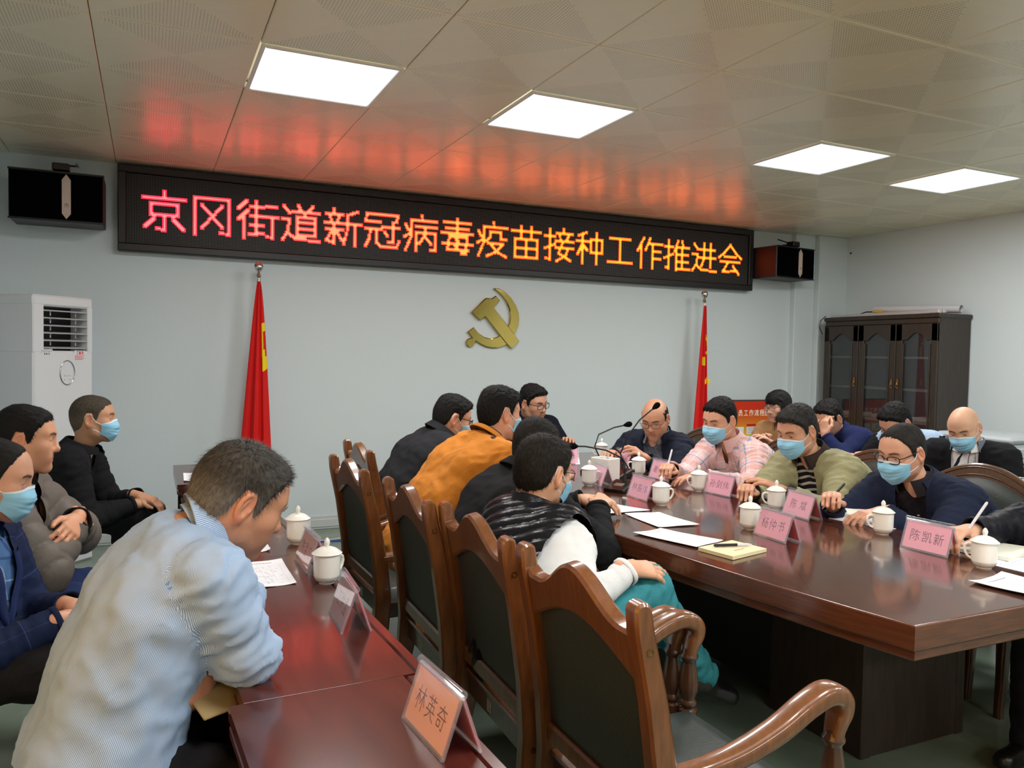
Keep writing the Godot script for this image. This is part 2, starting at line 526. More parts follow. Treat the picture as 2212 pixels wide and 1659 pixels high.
# ---------------------------------------------------------------- lamps in the ceiling
func ceiling_lights() -> void:
	var frame := mat(srgb(225, 228, 228), 0.4)
	var face := glow(Color(1.0, 0.995, 0.98), 2.4)
	var xs := [0.452, 1.738, 3.664, 4.953]
	var names := ["square white ceiling light panel nearest the left wall, above the start of the red sign", "square white ceiling light panel over the middle of the red sign, left of the table", "square white ceiling light panel third along the row, towards the right wall", "square white ceiling light panel nearest the right wall and the bookcase"]
	for row in 3:
		for k in 4:
			var z: float = [-3.87, -0.67, 2.5][row]
			var o := thing("ceiling_light", Vector3(xs[k] + 0.30, ROOM_H, z), 0.0, names[k] if row == 0 else "square ceiling light panel %s the camera, %s in its row from the left wall" % [["above", "behind"][row - 1], ["first", "second", "third", "fourth"][k]], "ceiling light", "square ceiling light panels")
			var f := MB.new()
			for s in [-1, 1]:
				f.box(Vector3(s * 0.305, -0.006, 0), Vector3(0.02, 0.014, 0.63), 0.003)
				f.box(Vector3(0, -0.006, s * 0.305), Vector3(0.59, 0.014, 0.02), 0.003)
			part("frame", f, frame, o)
			var d := MB.new()
			d.box(Vector3(0, -0.001, 0), Vector3(0.592, 0.006, 0.592), 0.001)
			part("diffuser", d, face, o)
			var l := AreaLight3D.new()
			l.name = "panel_lamp"
			l.area_size = Vector2(0.58, 0.58)
			l.light_energy = LAMP
			l.light_color = Color(1.0, 0.99, 0.98)
			l.area_range = 14.0
			l.area_attenuation = 2.0
			l.shadow_enabled = true
			l.position = Vector3(0, -0.012, 0)
			l.rotation.x = -PI / 2
			o.add_child(l)

# ---------------------------------------------------------------- the room
const X0 := -1.25
const X1 := 6.78
const Z0 := -6.32
const Z1 := 4.6
func room() -> void:
	var f := MB.new()
	f.box(Vector3((X0 + X1) / 2, -0.05, (Z0 + Z1) / 2), Vector3(X1 - X0 + 0.4, 0.1, Z1 - Z0 + 0.4))
	struct("floor", f, M.floor)
	var w := MB.new()
	w.box(Vector3((X0 + X1) / 2, ROOM_H / 2, Z0 - 0.1), Vector3(X1 - X0 + 0.4, ROOM_H + 0.3, 0.2))
	struct("wall_back", w, M.wall)
	w = MB.new()
	w.box(Vector3(X1 + 0.1, ROOM_H / 2, (Z0 + Z1) / 2), Vector3(0.2, ROOM_H + 0.3, Z1 - Z0))
	struct("wall_right", w, M.wall)
	w = MB.new()
	w.box(Vector3((X0 + X1) / 2, ROOM_H / 2, Z1 + 0.1), Vector3(X1 - X0 + 0.4, ROOM_H + 0.3, 0.2))
	struct("wall_front", w, M.wall)
	# left wall with a window behind the camera's left
	var wz0 := -1.6
	var wz1 := 1.9
	var wy0 := 0.9
	var wy1 := 2.35
	w = MB.new()
	w.box(Vector3(X0 - 0.1, ROOM_H / 2, (Z0 + wz0) / 2), Vector3(0.2, ROOM_H + 0.3, wz0 - Z0))
	w.box(Vector3(X0 - 0.1, ROOM_H / 2, (Z1 + wz1) / 2), Vector3(0.2, ROOM_H + 0.3, Z1 - wz1))
	w.box(Vector3(X0 - 0.1, wy0 / 2 - 0.08, (wz0 + wz1) / 2), Vector3(0.2, wy0 + 0.16, wz1 - wz0))
	w.box(Vector3(X0 - 0.1, (wy1 + ROOM_H + 0.15) / 2, (wz0 + wz1) / 2), Vector3(0.2, ROOM_H + 0.15 - wy1, wz1 - wz0))
	struct("wall_left", w, M.wall)
	var fr := MB.new()
	for k in 4:
		fr.box(Vector3(X0 - 0.1, (wy0 + wy1) / 2, lerpf(wz0 + 0.03, wz1 - 0.03, k / 3.0)), Vector3(0.06, wy1 - wy0, 0.05), 0.004)
	for y in [wy0 + 0.025, wy1 - 0.025]:
		fr.box(Vector3(X0 - 0.1, y, (wz0 + wz1) / 2), Vector3(0.055, 0.05, wz1 - wz0), 0.004)
	var win := struct("window_1", fr, M.white_paint)
	var pn := MB.new()
	pn.box(Vector3(X0 - 0.1, (wy0 + wy1) / 2, (wz0 + wz1) / 2), Vector3(0.006, wy1 - wy0 - 0.08, wz1 - wz0 - 0.1))
	part("pane", pn, clear(Color.WHITE, 0.05), win)
	var cu := MB.new()
	var rows := []
	for j in 3:
		var row := []
		for i in 121:
			var z := lerpf(wz1 + 0.15, wz0 - 0.15, i / 120.0)
			row.append(Vector3(X0 + 0.07 + 0.025 * sin(i * 0.9), lerpf(wy0 - 0.2, wy1 + 0.15, j / 2.0), z))
		rows.append(row)
	cu.grid(rows)
	var cm := mat(srgb(236, 190, 110), 0.9)
	cm.backlight_enabled = true
	cm.backlight = Color(1.0, 0.78, 0.42)
	tag(part("curtain", cu, cm), "yellow curtain drawn over the window in the left wall", "curtain")
	# corner casing and jog on the right of the end wall
	var c := MB.new()
	c.box(Vector3(6.255, ROOM_H / 2, Z0 + 0.03), Vector3(0.27, ROOM_H, 0.07), 0.008)
	c.box(Vector3(6.60, ROOM_H / 2, Z0 + 0.06), Vector3(0.42, ROOM_H, 0.13), 0.008)
	struct("trim_1", c, M.wall)
	var bb := MB.new()
	bb.box(Vector3((X0 + X1) / 2, 0.055, Z0 + 0.008), Vector3(X1 - X0, 0.11, 0.016), 0.004)
	bb.box(Vector3((X0 + X1) / 2, 0.05, Z0 + 0.013), Vector3(X1 - X0, 0.065, 0.018), 0.004)
	struct("baseboard_back", bb, M.baseboard)
	bb = MB.new()
	bb.box(Vector3(X1 - 0.008, 0.055, (Z0 + Z1) / 2), Vector3(0.016, 0.11, Z1 - Z0), 0.004)
	struct("baseboard_right", bb, M.baseboard)
	bb = MB.new()
	bb.box(Vector3(X0 + 0.008, 0.055, (Z0 + Z1) / 2), Vector3(0.016, 0.11, Z1 - Z0), 0.004)
	struct("baseboard_left", bb, M.baseboard)
	# ceiling: a dark void with pressed metal tiles hung under it, each tile a piece
	var cb := MB.new()
	cb.box(Vector3((X0 + X1) / 2, ROOM_H + 0.09, (Z0 + Z1) / 2), Vector3(X1 - X0 + 0.4, 0.1, Z1 - Z0 + 0.4))
	var ceil := struct("ceiling", cb, mat(srgb(168, 156, 128), 0.8))
	var tm := mat(Color.WHITE, 0.25, 0.0, 0.8)
	tm.albedo_texture = ImageTexture.create_from_image(tile_picture())
	tm.normal_enabled = true
	tm.normal_texture = tm_bump()
	tm.normal_scale = 0.6
	var pitch := 0.6424
	var x00 := 0.452 - 0.02
	var z00 := -3.87 + 0.3212 - pitch * 4
	var meshes := {}
	var i0 := int(floor((X0 - x00) / pitch))
	for i in range(i0, int(ceil_div(X1 - x00, pitch))):
		for j in range(-1, 15):
			var a := maxf(x00 + i * pitch, X0)
			var b := minf(x00 + (i + 1) * pitch, X1)
			var c0 := maxf(z00 + j * pitch, Z0 + 0.0)
			var c1 := minf(z00 + (j + 1) * pitch, Z1)
			if b - a < 0.03 or c1 - c0 < 0.03:
				continue
			var lit := false
			for lz in [-3.87, -0.67, 2.5]:
				for lx in [0.452, 1.738, 3.664, 4.953]:
					if absf((a + b) / 2 - lx - 0.30) < 0.2 and absf((c0 + c1) / 2 - lz) < 0.36:
						lit = true
			if lit:
				continue
			var key := "%.3f %.3f %.3f %.3f" % [b - a, c1 - c0, a - (x00 + i * pitch), c0 - (z00 + j * pitch)]
			if not meshes.has(key):
				var mb := MB.new()
				var g := 0.0014
				var hx := (b - a) / 2 - g
				var hz := (c1 - c0) / 2 - g
				var u0 := (a - (x00 + i * pitch)) / pitch
				var u1 := (b - (x00 + i * pitch)) / pitch
				var v0 := (c0 - (z00 + j * pitch)) / pitch
				var v1 := (c1 - (z00 + j * pitch)) / pitch
				var e := 0.004
				mb.face([Vector3(-hx + e, -e, -hz + e), Vector3(hx - e, -e, -hz + e), Vector3(hx - e, -e, hz - e), Vector3(-hx + e, -e, hz - e)], [Vector2(u0, v0), Vector2(u1, v0), Vector2(u1, v1), Vector2(u0, v1)])
				var q := [Vector3(-hx, 0, -hz), Vector3(hx, 0, -hz), Vector3(hx, 0, hz), Vector3(-hx, 0, hz)]
				var p := [Vector3(-hx + e, -e, -hz + e), Vector3(hx - e, -e, -hz + e), Vector3(hx - e, -e, hz - e), Vector3(-hx + e, -e, hz - e)]
				var up := Vector3(0, 0.03, 0)
				for k in 4:
					var k2 := (k + 1) % 4
					mb.face([q[k], q[k2], p[k2], p[k]], [Vector2(0.02, 0.5), Vector2(0.02, 0.5), Vector2(0.02, 0.5), Vector2(0.02, 0.5)])
					mb.face([q[k] + up, q[k2] + up, q[k2], q[k]], [Vector2(0.02, 0.5), Vector2(0.02, 0.5), Vector2(0.02, 0.5), Vector2(0.02, 0.5)])
				var am := ArrayMesh.new()
				am.add_surface_from_arrays(Mesh.PRIMITIVE_TRIANGLES, mb.arrays())
				meshes[key] = am
			var o := MeshInstance3D.new()
			o.name = "tile" if not ceil.has_node("tile") else "tile_%03d" % ceil.get_child_count()
			o.mesh = meshes[key]
			o.material_override = tm
			o.position = Vector3((a + b) / 2, ROOM_H, (c0 + c1) / 2)
			ceil.add_child(o)
	# drill hole on the right wall
	var hole := MB.new()
	hole.lathe([Vector2(0.0, -0.004), Vector2(0.011, -0.004), Vector2(0.009, 0.004), Vector2(0.0, 0.004)], 12, Transform3D(Basis(Vector3.BACK, PI / 2), Vector3(X1 - 0.002, 2.565, -6.147)))
	tag(part("wall_plug", hole, M.black), "small dark plug in the right wall above the bookcase", "wall plug")

func ceil_div(a: float, b: float) -> float:
	return floor(a / b) + 1.0

# the pressed tile: two perforated triangles that meet in its centre
func holes(u: float, w: float) -> bool:
	return absf(w - 0.5) > absf(u - 0.5) * 1.0 and absf(u - 0.5) < 0.485 and absf(w - 0.5) < 0.488

func tile_picture() -> Image:
	var n := 768
	var im := Image.create(n, n, true, Image.FORMAT_RGB8)
	im.fill(srgb(226, 217, 188))
	var cells := 48
	for j in cells:
		for i in cells:
			if holes((i + 0.5) / cells, (j + 0.5) / cells):
				var c := Vector2i(int((i + 0.5) * n / cells), int((j + 0.5) * n / cells))
				for y in range(-3, 4):
					for x in range(-3, 4):
						var d := sqrt(x * x + y * y)
						if d < 3.2:
							im.set_pixel(c.x + x, c.y + y, srgb(226, 217, 188).lerp(srgb(92, 84, 68), clampf(3.2 - d, 0, 1)))
	return im

func tm_bump() -> Texture2D:
	return noise_tex(0.01, 41, Color.BLACK, Color.WHITE, 256, 3, true, 1.2)

# ---------------------------------------------------------------- the red lettering board
func sign_board() -> void:
	var x0 := -0.198
	var x1 := 5.525
	var y0 := 2.109
	var y1 := 2.714
	var o := thing("led_sign", Vector3((x0 + x1) / 2, (y0 + y1) / 2, Z0), 0.0, "long black dot-matrix board with glowing red and orange Chinese characters high on the end wall", "sign")
	var w := x1 - x0
	var h := y1 - y0
	var dz := 0.1
	var fr := MB.new()
	for s in [-1, 1]:
		fr.box(Vector3(0, s * (h / 2 - 0.027), dz / 2), Vector3(w, 0.054, dz), 0.006)
		fr.box(Vector3(s * (w / 2 - 0.027), 0, dz / 2), Vector3(0.054, h - 0.1, dz), 0.006)
	fr.box(Vector3(0, 0, 0.02), Vector3(w - 0.06, h - 0.06, 0.03))
	part("frame", fr, M.black, o)
	var cols := 538
	var rows := 47
	var pitch := (w - 0.112) / cols
	var ph := pitch * rows
	var dot := Image.create(16, 16, false, Image.FORMAT_RGB8)
	dot.fill(srgb(14, 14, 17))
	for y in 16:
		for x in 16:
			if Vector2(x - 7.5, y - 7.5).length() < 4.2:
				dot.set_pixel(x, y, srgb(120, 118, 116))
	var pm := pic(dot, 0.45)
	pm.uv1_scale = Vector3(cols, rows, 1)
	var pb := MB.new()
	pb.quadz(Vector3(0, 0, 0.078), cols * pitch, ph)
	part("dot_panel", pb, pm, o)
	var text := "京冈街道新冠病毒疫苗接种工作推进会"
	for k in text.length():
		var on := {}
		for line in strokes(text[k]):
			for q in line.size() - 1:
				for y in 33:
					for x in 33:
						var p := Vector2(x, y)
						if Geometry2D.get_closest_point_to_segment(p, line[q], line[q + 1]).distance_to(p) < 1.45:
							on[Vector2i(x, y)] = true
		var a := MB.new()   # dots whose neighbours all glow
		var b := MB.new()   # dots on the rim
		for p in on:
			var inside: bool = on.has(p + Vector2i(1, 0)) and on.has(p + Vector2i(-1, 0)) and on.has(p + Vector2i(0, 1)) and on.has(p + Vector2i(0, -1))
			var cx: float = -cols * pitch / 2 + (8 + k * 30.8 + p.x * 0.94 + 0.5) * pitch
			var cy: float = ph / 2 - (9 + p.y * 0.94 + 0.5) * pitch
			var r := pitch * 0.47
			var t: MB = a if inside else b
			var pts := []
			for i in 8:
				pts.append(Vector3(cx + cos(TAU * (i + 0.5) / 8) * r, cy + sin(TAU * (i + 0.5) / 8) * r, 0.0805))
			t.face(pts)
		var f := k / 16.0
		var lv := func(r: float, g: float, bl: float) -> Color: return Color(r, g, bl).linear_to_srgb()
		var core := glow(lv.call(1.0, lerpf(0.075, 0.19, minf(1.0, f * 1.5)), lerpf(0.085, 0.008, minf(1.0, f * 1.8))), LEDS)
		var rim := glow(lv.call(1.0, lerpf(0.012, 0.06, minf(1.0, f * 1.2)), lerpf(0.030, 0.004, minf(1.0, f * 2.0))), LEDS * 0.8)
		var am := ArrayMesh.new()
		am.add_surface_from_arrays(Mesh.PRIMITIVE_TRIANGLES, b.arrays())
		am.surface_set_material(0, rim)
		if a.v.size():
			am.add_surface_from_arrays(Mesh.PRIMITIVE_TRIANGLES, a.arrays())
			am.surface_set_material(1, core)
		var mi := part("character", am, null, o)
		mi.material_override = null
	# the light that the board throws: soft strips in front of its face
	for k in 6:
		var l := AreaLight3D.new()
		l.name = "sign_lamp"
		l.area_size = Vector2(w / 6.2, 0.3)
		l.light_energy = 0.02
		l.light_color = Color(1.0, 0.22, 0.12)
		l.area_range = 12.0
		l.area_attenuation = 2.0
		l.shadow_enabled = true
		l.position = Vector3(-w / 2 + (k + 0.5) * w / 6, 0, dz + 0.012)
		l.rotation.y = PI
		o.add_child(l)

# ---------------------------------------------------------------- what hangs on or stands along the end wall
func speaker(at: Vector3, turn: float, size: Vector3, label: String) -> void:
	var o := thing("wall_speaker", at, turn, label, "loudspeaker", "black wall loudspeakers")
	var w := size.x
	var h := size.y
	var d := size.z
	var b := MB.new()
	b.box(Vector3(0, 0, -d / 2), Vector3(w, h, d), 0.008)
	b.box(Vector3(0, h / 2 - 0.006, 0.004), Vector3(w + 0.006, 0.014, 0.014), 0.003)
	b.box(Vector3(0, -h / 2 + 0.006, 0.004), Vector3(w + 0.006, 0.014, 0.014), 0.003)
	part("body", b, M.black, o)
	var g := MB.new()
	g.box(Vector3(0, 0, 0.005), Vector3(w - 0.012, h - 0.03, 0.012), 0.003)
	var gm := mat(srgb(7, 8, 12), 0.95, 0.0, 0.1)
	gm.normal_enabled = true
	gm.normal_texture = noise_tex(0.4, 7, Color.BLACK, Color.WHITE, 128, 1, true, 8.0)
	gm.uv1_triplanar = true
	gm.uv1_scale = Vector3.ONE * 14.0
	part("grille", g, gm, o)
	var im := Image.create(64, 256, true, Image.FORMAT_RGB8)
	im.fill(srgb(206, 186, 176))
	for k in 3:
		draw_char(im, "JBL"[k], Vector2(10 + k * 15, 178), Vector2(20, 26), 1.6, srgb(120, 100, 96))
	im.fill_rect(Rect2i(12, 210, 42, 3), srgb(150, 132, 126))
	var s := MB.new()
	var poly := PackedVector2Array([Vector2(-0.026, -h * 0.34), Vector2(0, -h * 0.45), Vector2(0.026, -h * 0.34), Vector2(0.026, h * 0.34), Vector2(0, h * 0.45), Vector2(-0.026, h * 0.34)])
	s.prism(poly, 0.008, 0.002, Transform3D(Basis(), Vector3(w * 0.10, 0, 0.011)))
	part("badge", s, mat(srgb(200, 182, 172), 0.35, 0.3), o)
	var q := MB.new()
	q.quadz(Vector3(w * 0.10, 0, 0.0202), 0.05, h * 0.66)
	part("badge_print", q, pic(im, 0.4), o)
	var br := MB.new()
	br.box(Vector3(0.02, h / 2 + 0.035, -0.05), Vector3(0.1, 0.05, 0.09), 0.006)
	br.box(Vector3(0.02, h / 2 + 0.03, -d * 0.75), Vector3(0.04, 0.03, d * 0.7), 0.006)
	br.tube([Vector3(0.06, h / 2 + 0.05, -0.03), Vector3(0.1, h / 2 + 0.055, -0.05), Vector3(0.11, h / 2 + 0.08, -0.2), Vector3(0.09, h / 2 + 0.12, -d)], 0.006, 8)
	part("bracket", br, M.black_gloss, o)

func flag(at: Vector3, label: String, kind: int) -> void:
	var o := thing("flag", at, 0.0, label, "flag", "red flags on poles by the end wall")
	var p := MB.new()
	p.tube([Vector3(0, 0.02, 0), Vector3(0, 2.0, 0)], 0.013, 12)
	part("pole", p, M.chrome if kind == 0 else mat(srgb(225, 225, 222), 0.3), o)
	var f := MB.new()
	f.lathe([Vector2(0, 1.985), Vector2(0.012, 1.985), Vector2(0.020, 2.0), Vector2(0.012, 2.016), Vector2(0.009, 2.03), Vector2(0.022, 2.04), Vector2(0.033, 2.062), Vector2(0.03, 2.085), Vector2(0.018, 2.1), Vector2(0.0, 2.104)], 20)
	part("finial", f, M.chrome, o)
	var b := MB.new()
	b.lathe([Vector2(0, 0), Vector2(0.15, 0), Vector2(0.15, 0.02), Vector2(0.06, 0.04), Vector2(0.02, 0.07), Vector2(0.0, 0.07)], 28)
	part("base", b, M.chrome, o)
	# hanging cloth: gathered folds that open downwards
	var rows := []
	var nu := 72
	var nv := 44
	var deep := 1.38 if kind == 0 else 1.3
	for j in nv + 1:
		var t := float(j) / nv
		var row := []
		for i in nu + 1:
			var u := float(i) / nu
			var wl := lerpf(0.012, 0.135 if kind == 0 else 0.11, pow(t, 0.85))
			var wr := lerpf(0.012, 0.10 if kind == 0 else 0.06, pow(t, 0.7))
			var x := lerpf(-wl, wr, u)
			var fold := sin(u * TAU * 2.6 + 0.6 + 0.5 * t) * 0.5 + sin(u * TAU * 5.3 + 2.0) * 0.18
			var z := 0.016 + (0.010 + 0.045 * t) * (1.0 + fold) * sin(PI * clampf(u * 0.96 + 0.02, 0, 1))
			var drop: float = deep * (1.0 - 0.06 * t * sin(u * PI * 2.0 + (0.4 if kind == 0 else 2.4)))
			row.append(Vector3(x, 1.96 - drop * t, z))
		rows.append(row)
	var c := MB.new()
	c.grid(rows.duplicate(true), [], false)
	# turn the sheet so that its outside looks at the room, and give it a back
	var back := []
	for r in rows:
		var rr := []
		for q in r:
			rr.append(q - Vector3(0, 0, 0.004))
		rr.reverse()
		back.append(rr)
	c = MB.new()
	var front := rows.duplicate()
	front.reverse()
	c.grid(front)
	back.reverse()
	c.grid(back)
	var cm := part("cloth", c, M.flag_red, o)
	# gold charge sewn on the cloth, following its folds
	var at_uv := func(u: float, t: float) -> Vector3:
		var fi := clampf(u, 0, 0.999) * nu
		var fj := clampf(t, 0, 0.999) * nv
		var i := int(fi)
		var j := int(fj)
		var a: Vector3 = rows[j][i].lerp(rows[j][i + 1], fi - i)
		var b2: Vector3 = rows[j + 1][i].lerp(rows[j + 1][i + 1], fi - i)
		return a.lerp(b2, fj - j) + Vector3(0, 0, 0.0035)
	var e := MB.new()
	var patches := [[0.70, 0.22, 0.99, 0.265], [0.70, 0.265, 0.80, 0.40], [0.72, 0.40, 0.99, 0.47], [0.80, 0.36, 0.9, 0.40]] if kind == 0 else [[0.45, 0.215, 0.7, 0.235], [0.6, 0.235, 0.8, 0.26], [0.72, 0.26, 0.92, 0.3], [0.74, 0.3, 0.92, 0.34], [0.6, 0.34, 0.85, 0.36], [0.28, 0.37, 0.42, 0.43]]
	for q in patches:
		var rws := []
		for j in 7:
			var rw := []
			for i in 9:
				rw.append(at_uv.call(lerpf(q[0], q[2], i / 8.0), lerpf(q[3], q[1], j / 6.0)))
			rws.append(rw)
		e.grid(rws)
	if kind == 1:
		var cc := at_uv.call(0.86, 0.575) as Vector3
		var poly := PackedVector2Array()
		for k in 10:
			var rr := 0.05 if k % 2 == 0 else 0.02
			poly.append(Vector2(sin(TAU * k / 10.0), cos(TAU * k / 10.0)) * rr)
		e.prism(poly, 0.004, 0.0, Transform3D(Basis(Vector3.UP, -0.35), cc + Vector3(-0.012, 0, 0.006)))
	part("emblem", e, M.flag_yellow, cm)

func wall_things() -> void:
	speaker(Vector3(-0.545, 2.405, -5.98), 0.0, Vector3(0.545, 0.325, 0.3), "black loudspeaker hung on the end wall left of the lettering board")
	speaker(Vector3(5.845, 2.385, -5.98), 0.13, Vector3(0.56, 0.31, 0.3), "black loudspeaker hung at the far right corner past the lettering board")
	flag(Vector3(0.742, -0.03, -6.12), "red flag with a yellow hammer patch on the left pole by the end wall", 0)
	flag(Vector3(4.845, -0.035, -6.12), "red flag with yellow stars on the right pole by the end wall", 1)
	# the gold emblem
	var o := thing("wall_emblem", Vector3(2.72, 1.733, Z0 + 0.004), 0.0, "gold hammer and sickle emblem mounted in the middle of the end wall", "emblem")
	var k := 0.545 / 1300.0       # drawing units to metres
	var to := func(x: float, y: float) -> Vector2: return Vector2((x - 800.0) * k * 1.02, -(y - 880.0) * k * 0.99)
	var ham := PackedVector2Array()
	for q in [[310, 770], [615, 460], [750, 465], [840, 400], [925, 495], [800, 655], [1125, 1030], [1285, 1215], [1380, 1340], [1205, 1510], [1090, 1400], [930, 1220], [610, 850], [495, 935]]:
		ham.append(to.call(q[0], q[1]))
	var hm := MB.new()
	hm.prism(ham, 0.028, 0.006, Transform3D(Basis(), Vector3(0, 0, 0.004)))
	part("hammer", hm, M.gold, o)
	var sk := PackedVector2Array()
	for q in [[780, 262], [850, 240], [960, 262], [1080, 330], [1200, 440], [1300, 580], [1360, 720], [1380, 860], [1360, 1010], [1290, 1190], [1190, 1340], [1060, 1440], [920, 1490], [780, 1495], [640, 1470], [520, 1420], [425, 1362], [400, 1420], [345, 1480], [280, 1490], [225, 1450], [210, 1380], [245, 1320], [335, 1290], [238, 1175], [375, 1072], [480, 1190], [600, 1270], [730, 1300], [860, 1275], [980, 1215], [1090, 1110], [1160, 960], [1175, 810], [1150, 660], [1080, 520], [970, 390], [870, 305]]:
		sk.append(to.call(q[0], q[1]))
	var sb := MB.new()
	sb.prism(sk, 0.022, 0.006, Transform3D(Basis(), Vector3(0, 0, 0.002)))
	part("sickle", sb, M.gold, o)
	# air conditioner
	var turn := deg_to_rad(47.0)
	var ac := thing("air_conditioner", Vector3(-0.49, 0, -5.80), turn, "tall white floor-standing air conditioner in the left corner with open louvres", "air conditioner")
	var b := MB.new()
	var W := 0.45
	var D := 0.37
	var H := 1.745
	var lz0 := H - 0.07      # louvre opening
	var lz1 := H - 0.35
	b.box(Vector3(0, lz1 / 2, -D / 2), Vector3(W, lz1, D), 0.012)
	b.box(Vector3(0, (H + lz0) / 2, -D / 2), Vector3(W, H - lz0, D), 0.012)
	b.box(Vector3(-W / 2 + 0.04, (lz0 + lz1) / 2, -D / 2), Vector3(0.08, lz0 - lz1 + 0.03, D), 0.008)
	b.box(Vector3(W / 2 - 0.02, (lz0 + lz1) / 2, -D / 2), Vector3(0.04, lz0 - lz1 + 0.03, D), 0.008)
	b.box(Vector3(0, (lz0 + lz1) / 2, -D + 0.05), Vector3(W, lz0 - lz1, 0.1))
	part("body", b, M.plastic_white, ac)
	var dk := MB.new()
	dk.box(Vector3(0.02, (lz0 + lz1) / 2, -0.16), Vector3(W - 0.11, lz0 - lz1, 0.02))
	part("duct", dk, M.black, ac)
	for i in 6:
		var sl := MB.new()
		var y := lerpf(lz0 - 0.025, lz1 + 0.02, i / 5.0)
		sl.box(Vector3(0.02, y, -0.035), Vector3(W - 0.115, 0.006, 0.06), 0.002, Basis(Vector3.RIGHT, 0.12))
		for s in [-0.06, 0.13]:
			sl.box(Vector3(s, y - 0.018, -0.05), Vector3(0.03, 0.03, 0.008), 0.003, Basis(Vector3.UP, 0.8))
		part("slat", sl, mat(srgb(196, 200, 202), 0.4), ac)
	var ring := MB.new()
	var pts := []
	for i in 33:
		pts.append(Vector3(0.02 + cos(TAU * i / 32) * 0.055, 1.255 + sin(TAU * i / 32) * 0.078, 0.002))
	ring.tube(pts, 0.004, 6, 1.0, Vector3.BACK, false)
	part("display_ring", ring, M.chrome, ac)
	var btn := MB.new()
	for q in [[-0.02, -0.02], [0.0, -0.02], [0.02, -0.02], [-0.02, -0.045], [0.02, -0.045]]:
		btn.box(Vector3(0.02 + q[0], 1.255 + q[1], 0.001), Vector3(0.009, 0.006, 0.003), 0.001)
	part("button", btn, mat(srgb(180, 186, 190), 0.5), ac)
	var im := Image.create(128, 96, true, Image.FORMAT_RGB8)
	im.fill(srgb(226, 231, 236))
	for i in 3:
		draw_char(im, "工新员"[i], Vector2(26 + i * 30, 4), Vector2(26, 36), 2.0, srgb(205, 40, 40))
	for i in 4:
		im.fill_rect(Rect2i(8, 48 + i * 11, 112 - (i % 2) * 22, 5), srgb(214, 84, 80))
	var st := MB.new()
	st.quadz(Vector3(0.115, 1.365, 0.0015), 0.085, 0.066)
	part("sticker", st, pic(im), ac)
	im = Image.create(128, 64, true, Image.FORMAT_RGB8)
	im.fill(srgb(226, 231, 236))
	for i in 9:
		im.fill_rect(Rect2i(6 + i * 13, 10 + (i * 7) % 9, 6, 12), srgb(110, 118, 126))
	for i in 3:
		draw_char(im, "新风会"[i], Vector2(30 + i * 24, 34), Vector2(20, 24), 1.2, srgb(90, 98, 106)) if GL.has("新风会"[i]) else im.fill_rect(Rect2i(30 + i * 24, 38, 16, 18), srgb(120, 128, 136))
	st = MB.new()
	st.quadz(Vector3(-0.13, 1.385, 0.0015), 0.08, 0.04)
	part("logo", st, pic(im), ac)
	# poster board standing by the right flag
	var pb := thing("poster_board", Vector3(5.47, 0.1, -6.22), 0.0, "red and yellow notice board standing by the end wall behind the woman", "poster board")
	var fr := MB.new()
	fr.box(Vector3(0, 0.45, 0), Vector3(0.82, 0.92, 0.03), 0.006)
	part("frame", fr, mat(srgb(70, 60, 56), 0.5), pb)
	part("sheet", poster_quad(), pic(poster(), 0.5), pb)
	var lg := MB.new()
	for s in [-0.3, 0.3]:
		lg.tube([Vector3(s, -0.1, 0.1), Vector3(s, 0.5, -0.01)], 0.012, 8)
		lg.tube([Vector3(s, -0.1, -0.06), Vector3(s, 0.5, -0.01)], 0.012, 8)
	part("leg", lg, M.black, pb)
	# printer by the right wall
	var pr := thing("printer", Vector3(6.05, 0, -4.0), 0.0, "white office copier by the right wall, behind the bald man", "printer")
	var q := MB.new()
	q.box(Vector3(0, 0.30, 0), Vector3(0.62, 0.6, 0.66), 0.02)
	q.box(Vector3(0, 0.72, 0), Vector3(0.6, 0.2, 0.64), 0.03)
	part("body", q, mat(srgb(196, 204, 210), 0.5), pr)
	q = MB.new()
	q.box(Vector3(0, 0.85, 0), Vector3(0.6, 0.05, 0.62), 0.02)
	part("lid", q, mat(srgb(172, 180, 184), 0.5), pr)
	q = MB.new()
	for i in 3:
		q.box(Vector3(0, 0.14 + i * 0.17, 0.332), Vector3(0.54, 0.15, 0.012), 0.004)
	part("drawer", q, mat(srgb(176, 184, 190), 0.5), pr)

func poster_quad() -> MB:
	var m := MB.new()
	m.quadz(Vector3(0, 0.45, 0.0165), 0.79, 0.89)
	return m

func poster() -> Image:
	var im := Image.create(400, 450, true, Image.FORMAT_RGB8)
	for y in 450:
		var c := srgb(214, 60, 34).lerp(srgb(232, 190, 60), clampf((y - 40) / 130.0, 0, 1))
		im.fill_rect(Rect2i(0, y, 400, 1), c)
	var t := "发展党员工作流程图"
	for i in t.length():
		draw_char(im, t[i], Vector2(44 + i * 35, 42), Vector2(31, 34), 1.9, srgb(250, 240, 214))
	for r in 5:
		for c in 2:
			im.fill_rect(Rect2i(24 + c * 182, 130 + r * 64, 164, 38), srgb(236, 240, 240))
			im.fill_rect(Rect2i(24 + c * 182 + (0 if c else 30), 116 + r * 64, 60, 12), srgb(196, 40, 36))
			for k in 4:
				im.fill_rect(Rect2i(32 + c * 182, 134 + r * 64 + k * 8, 120 + ((r * 3 + k * 5 + c) % 4) * 9, 3), srgb(150, 160, 178))
	return im

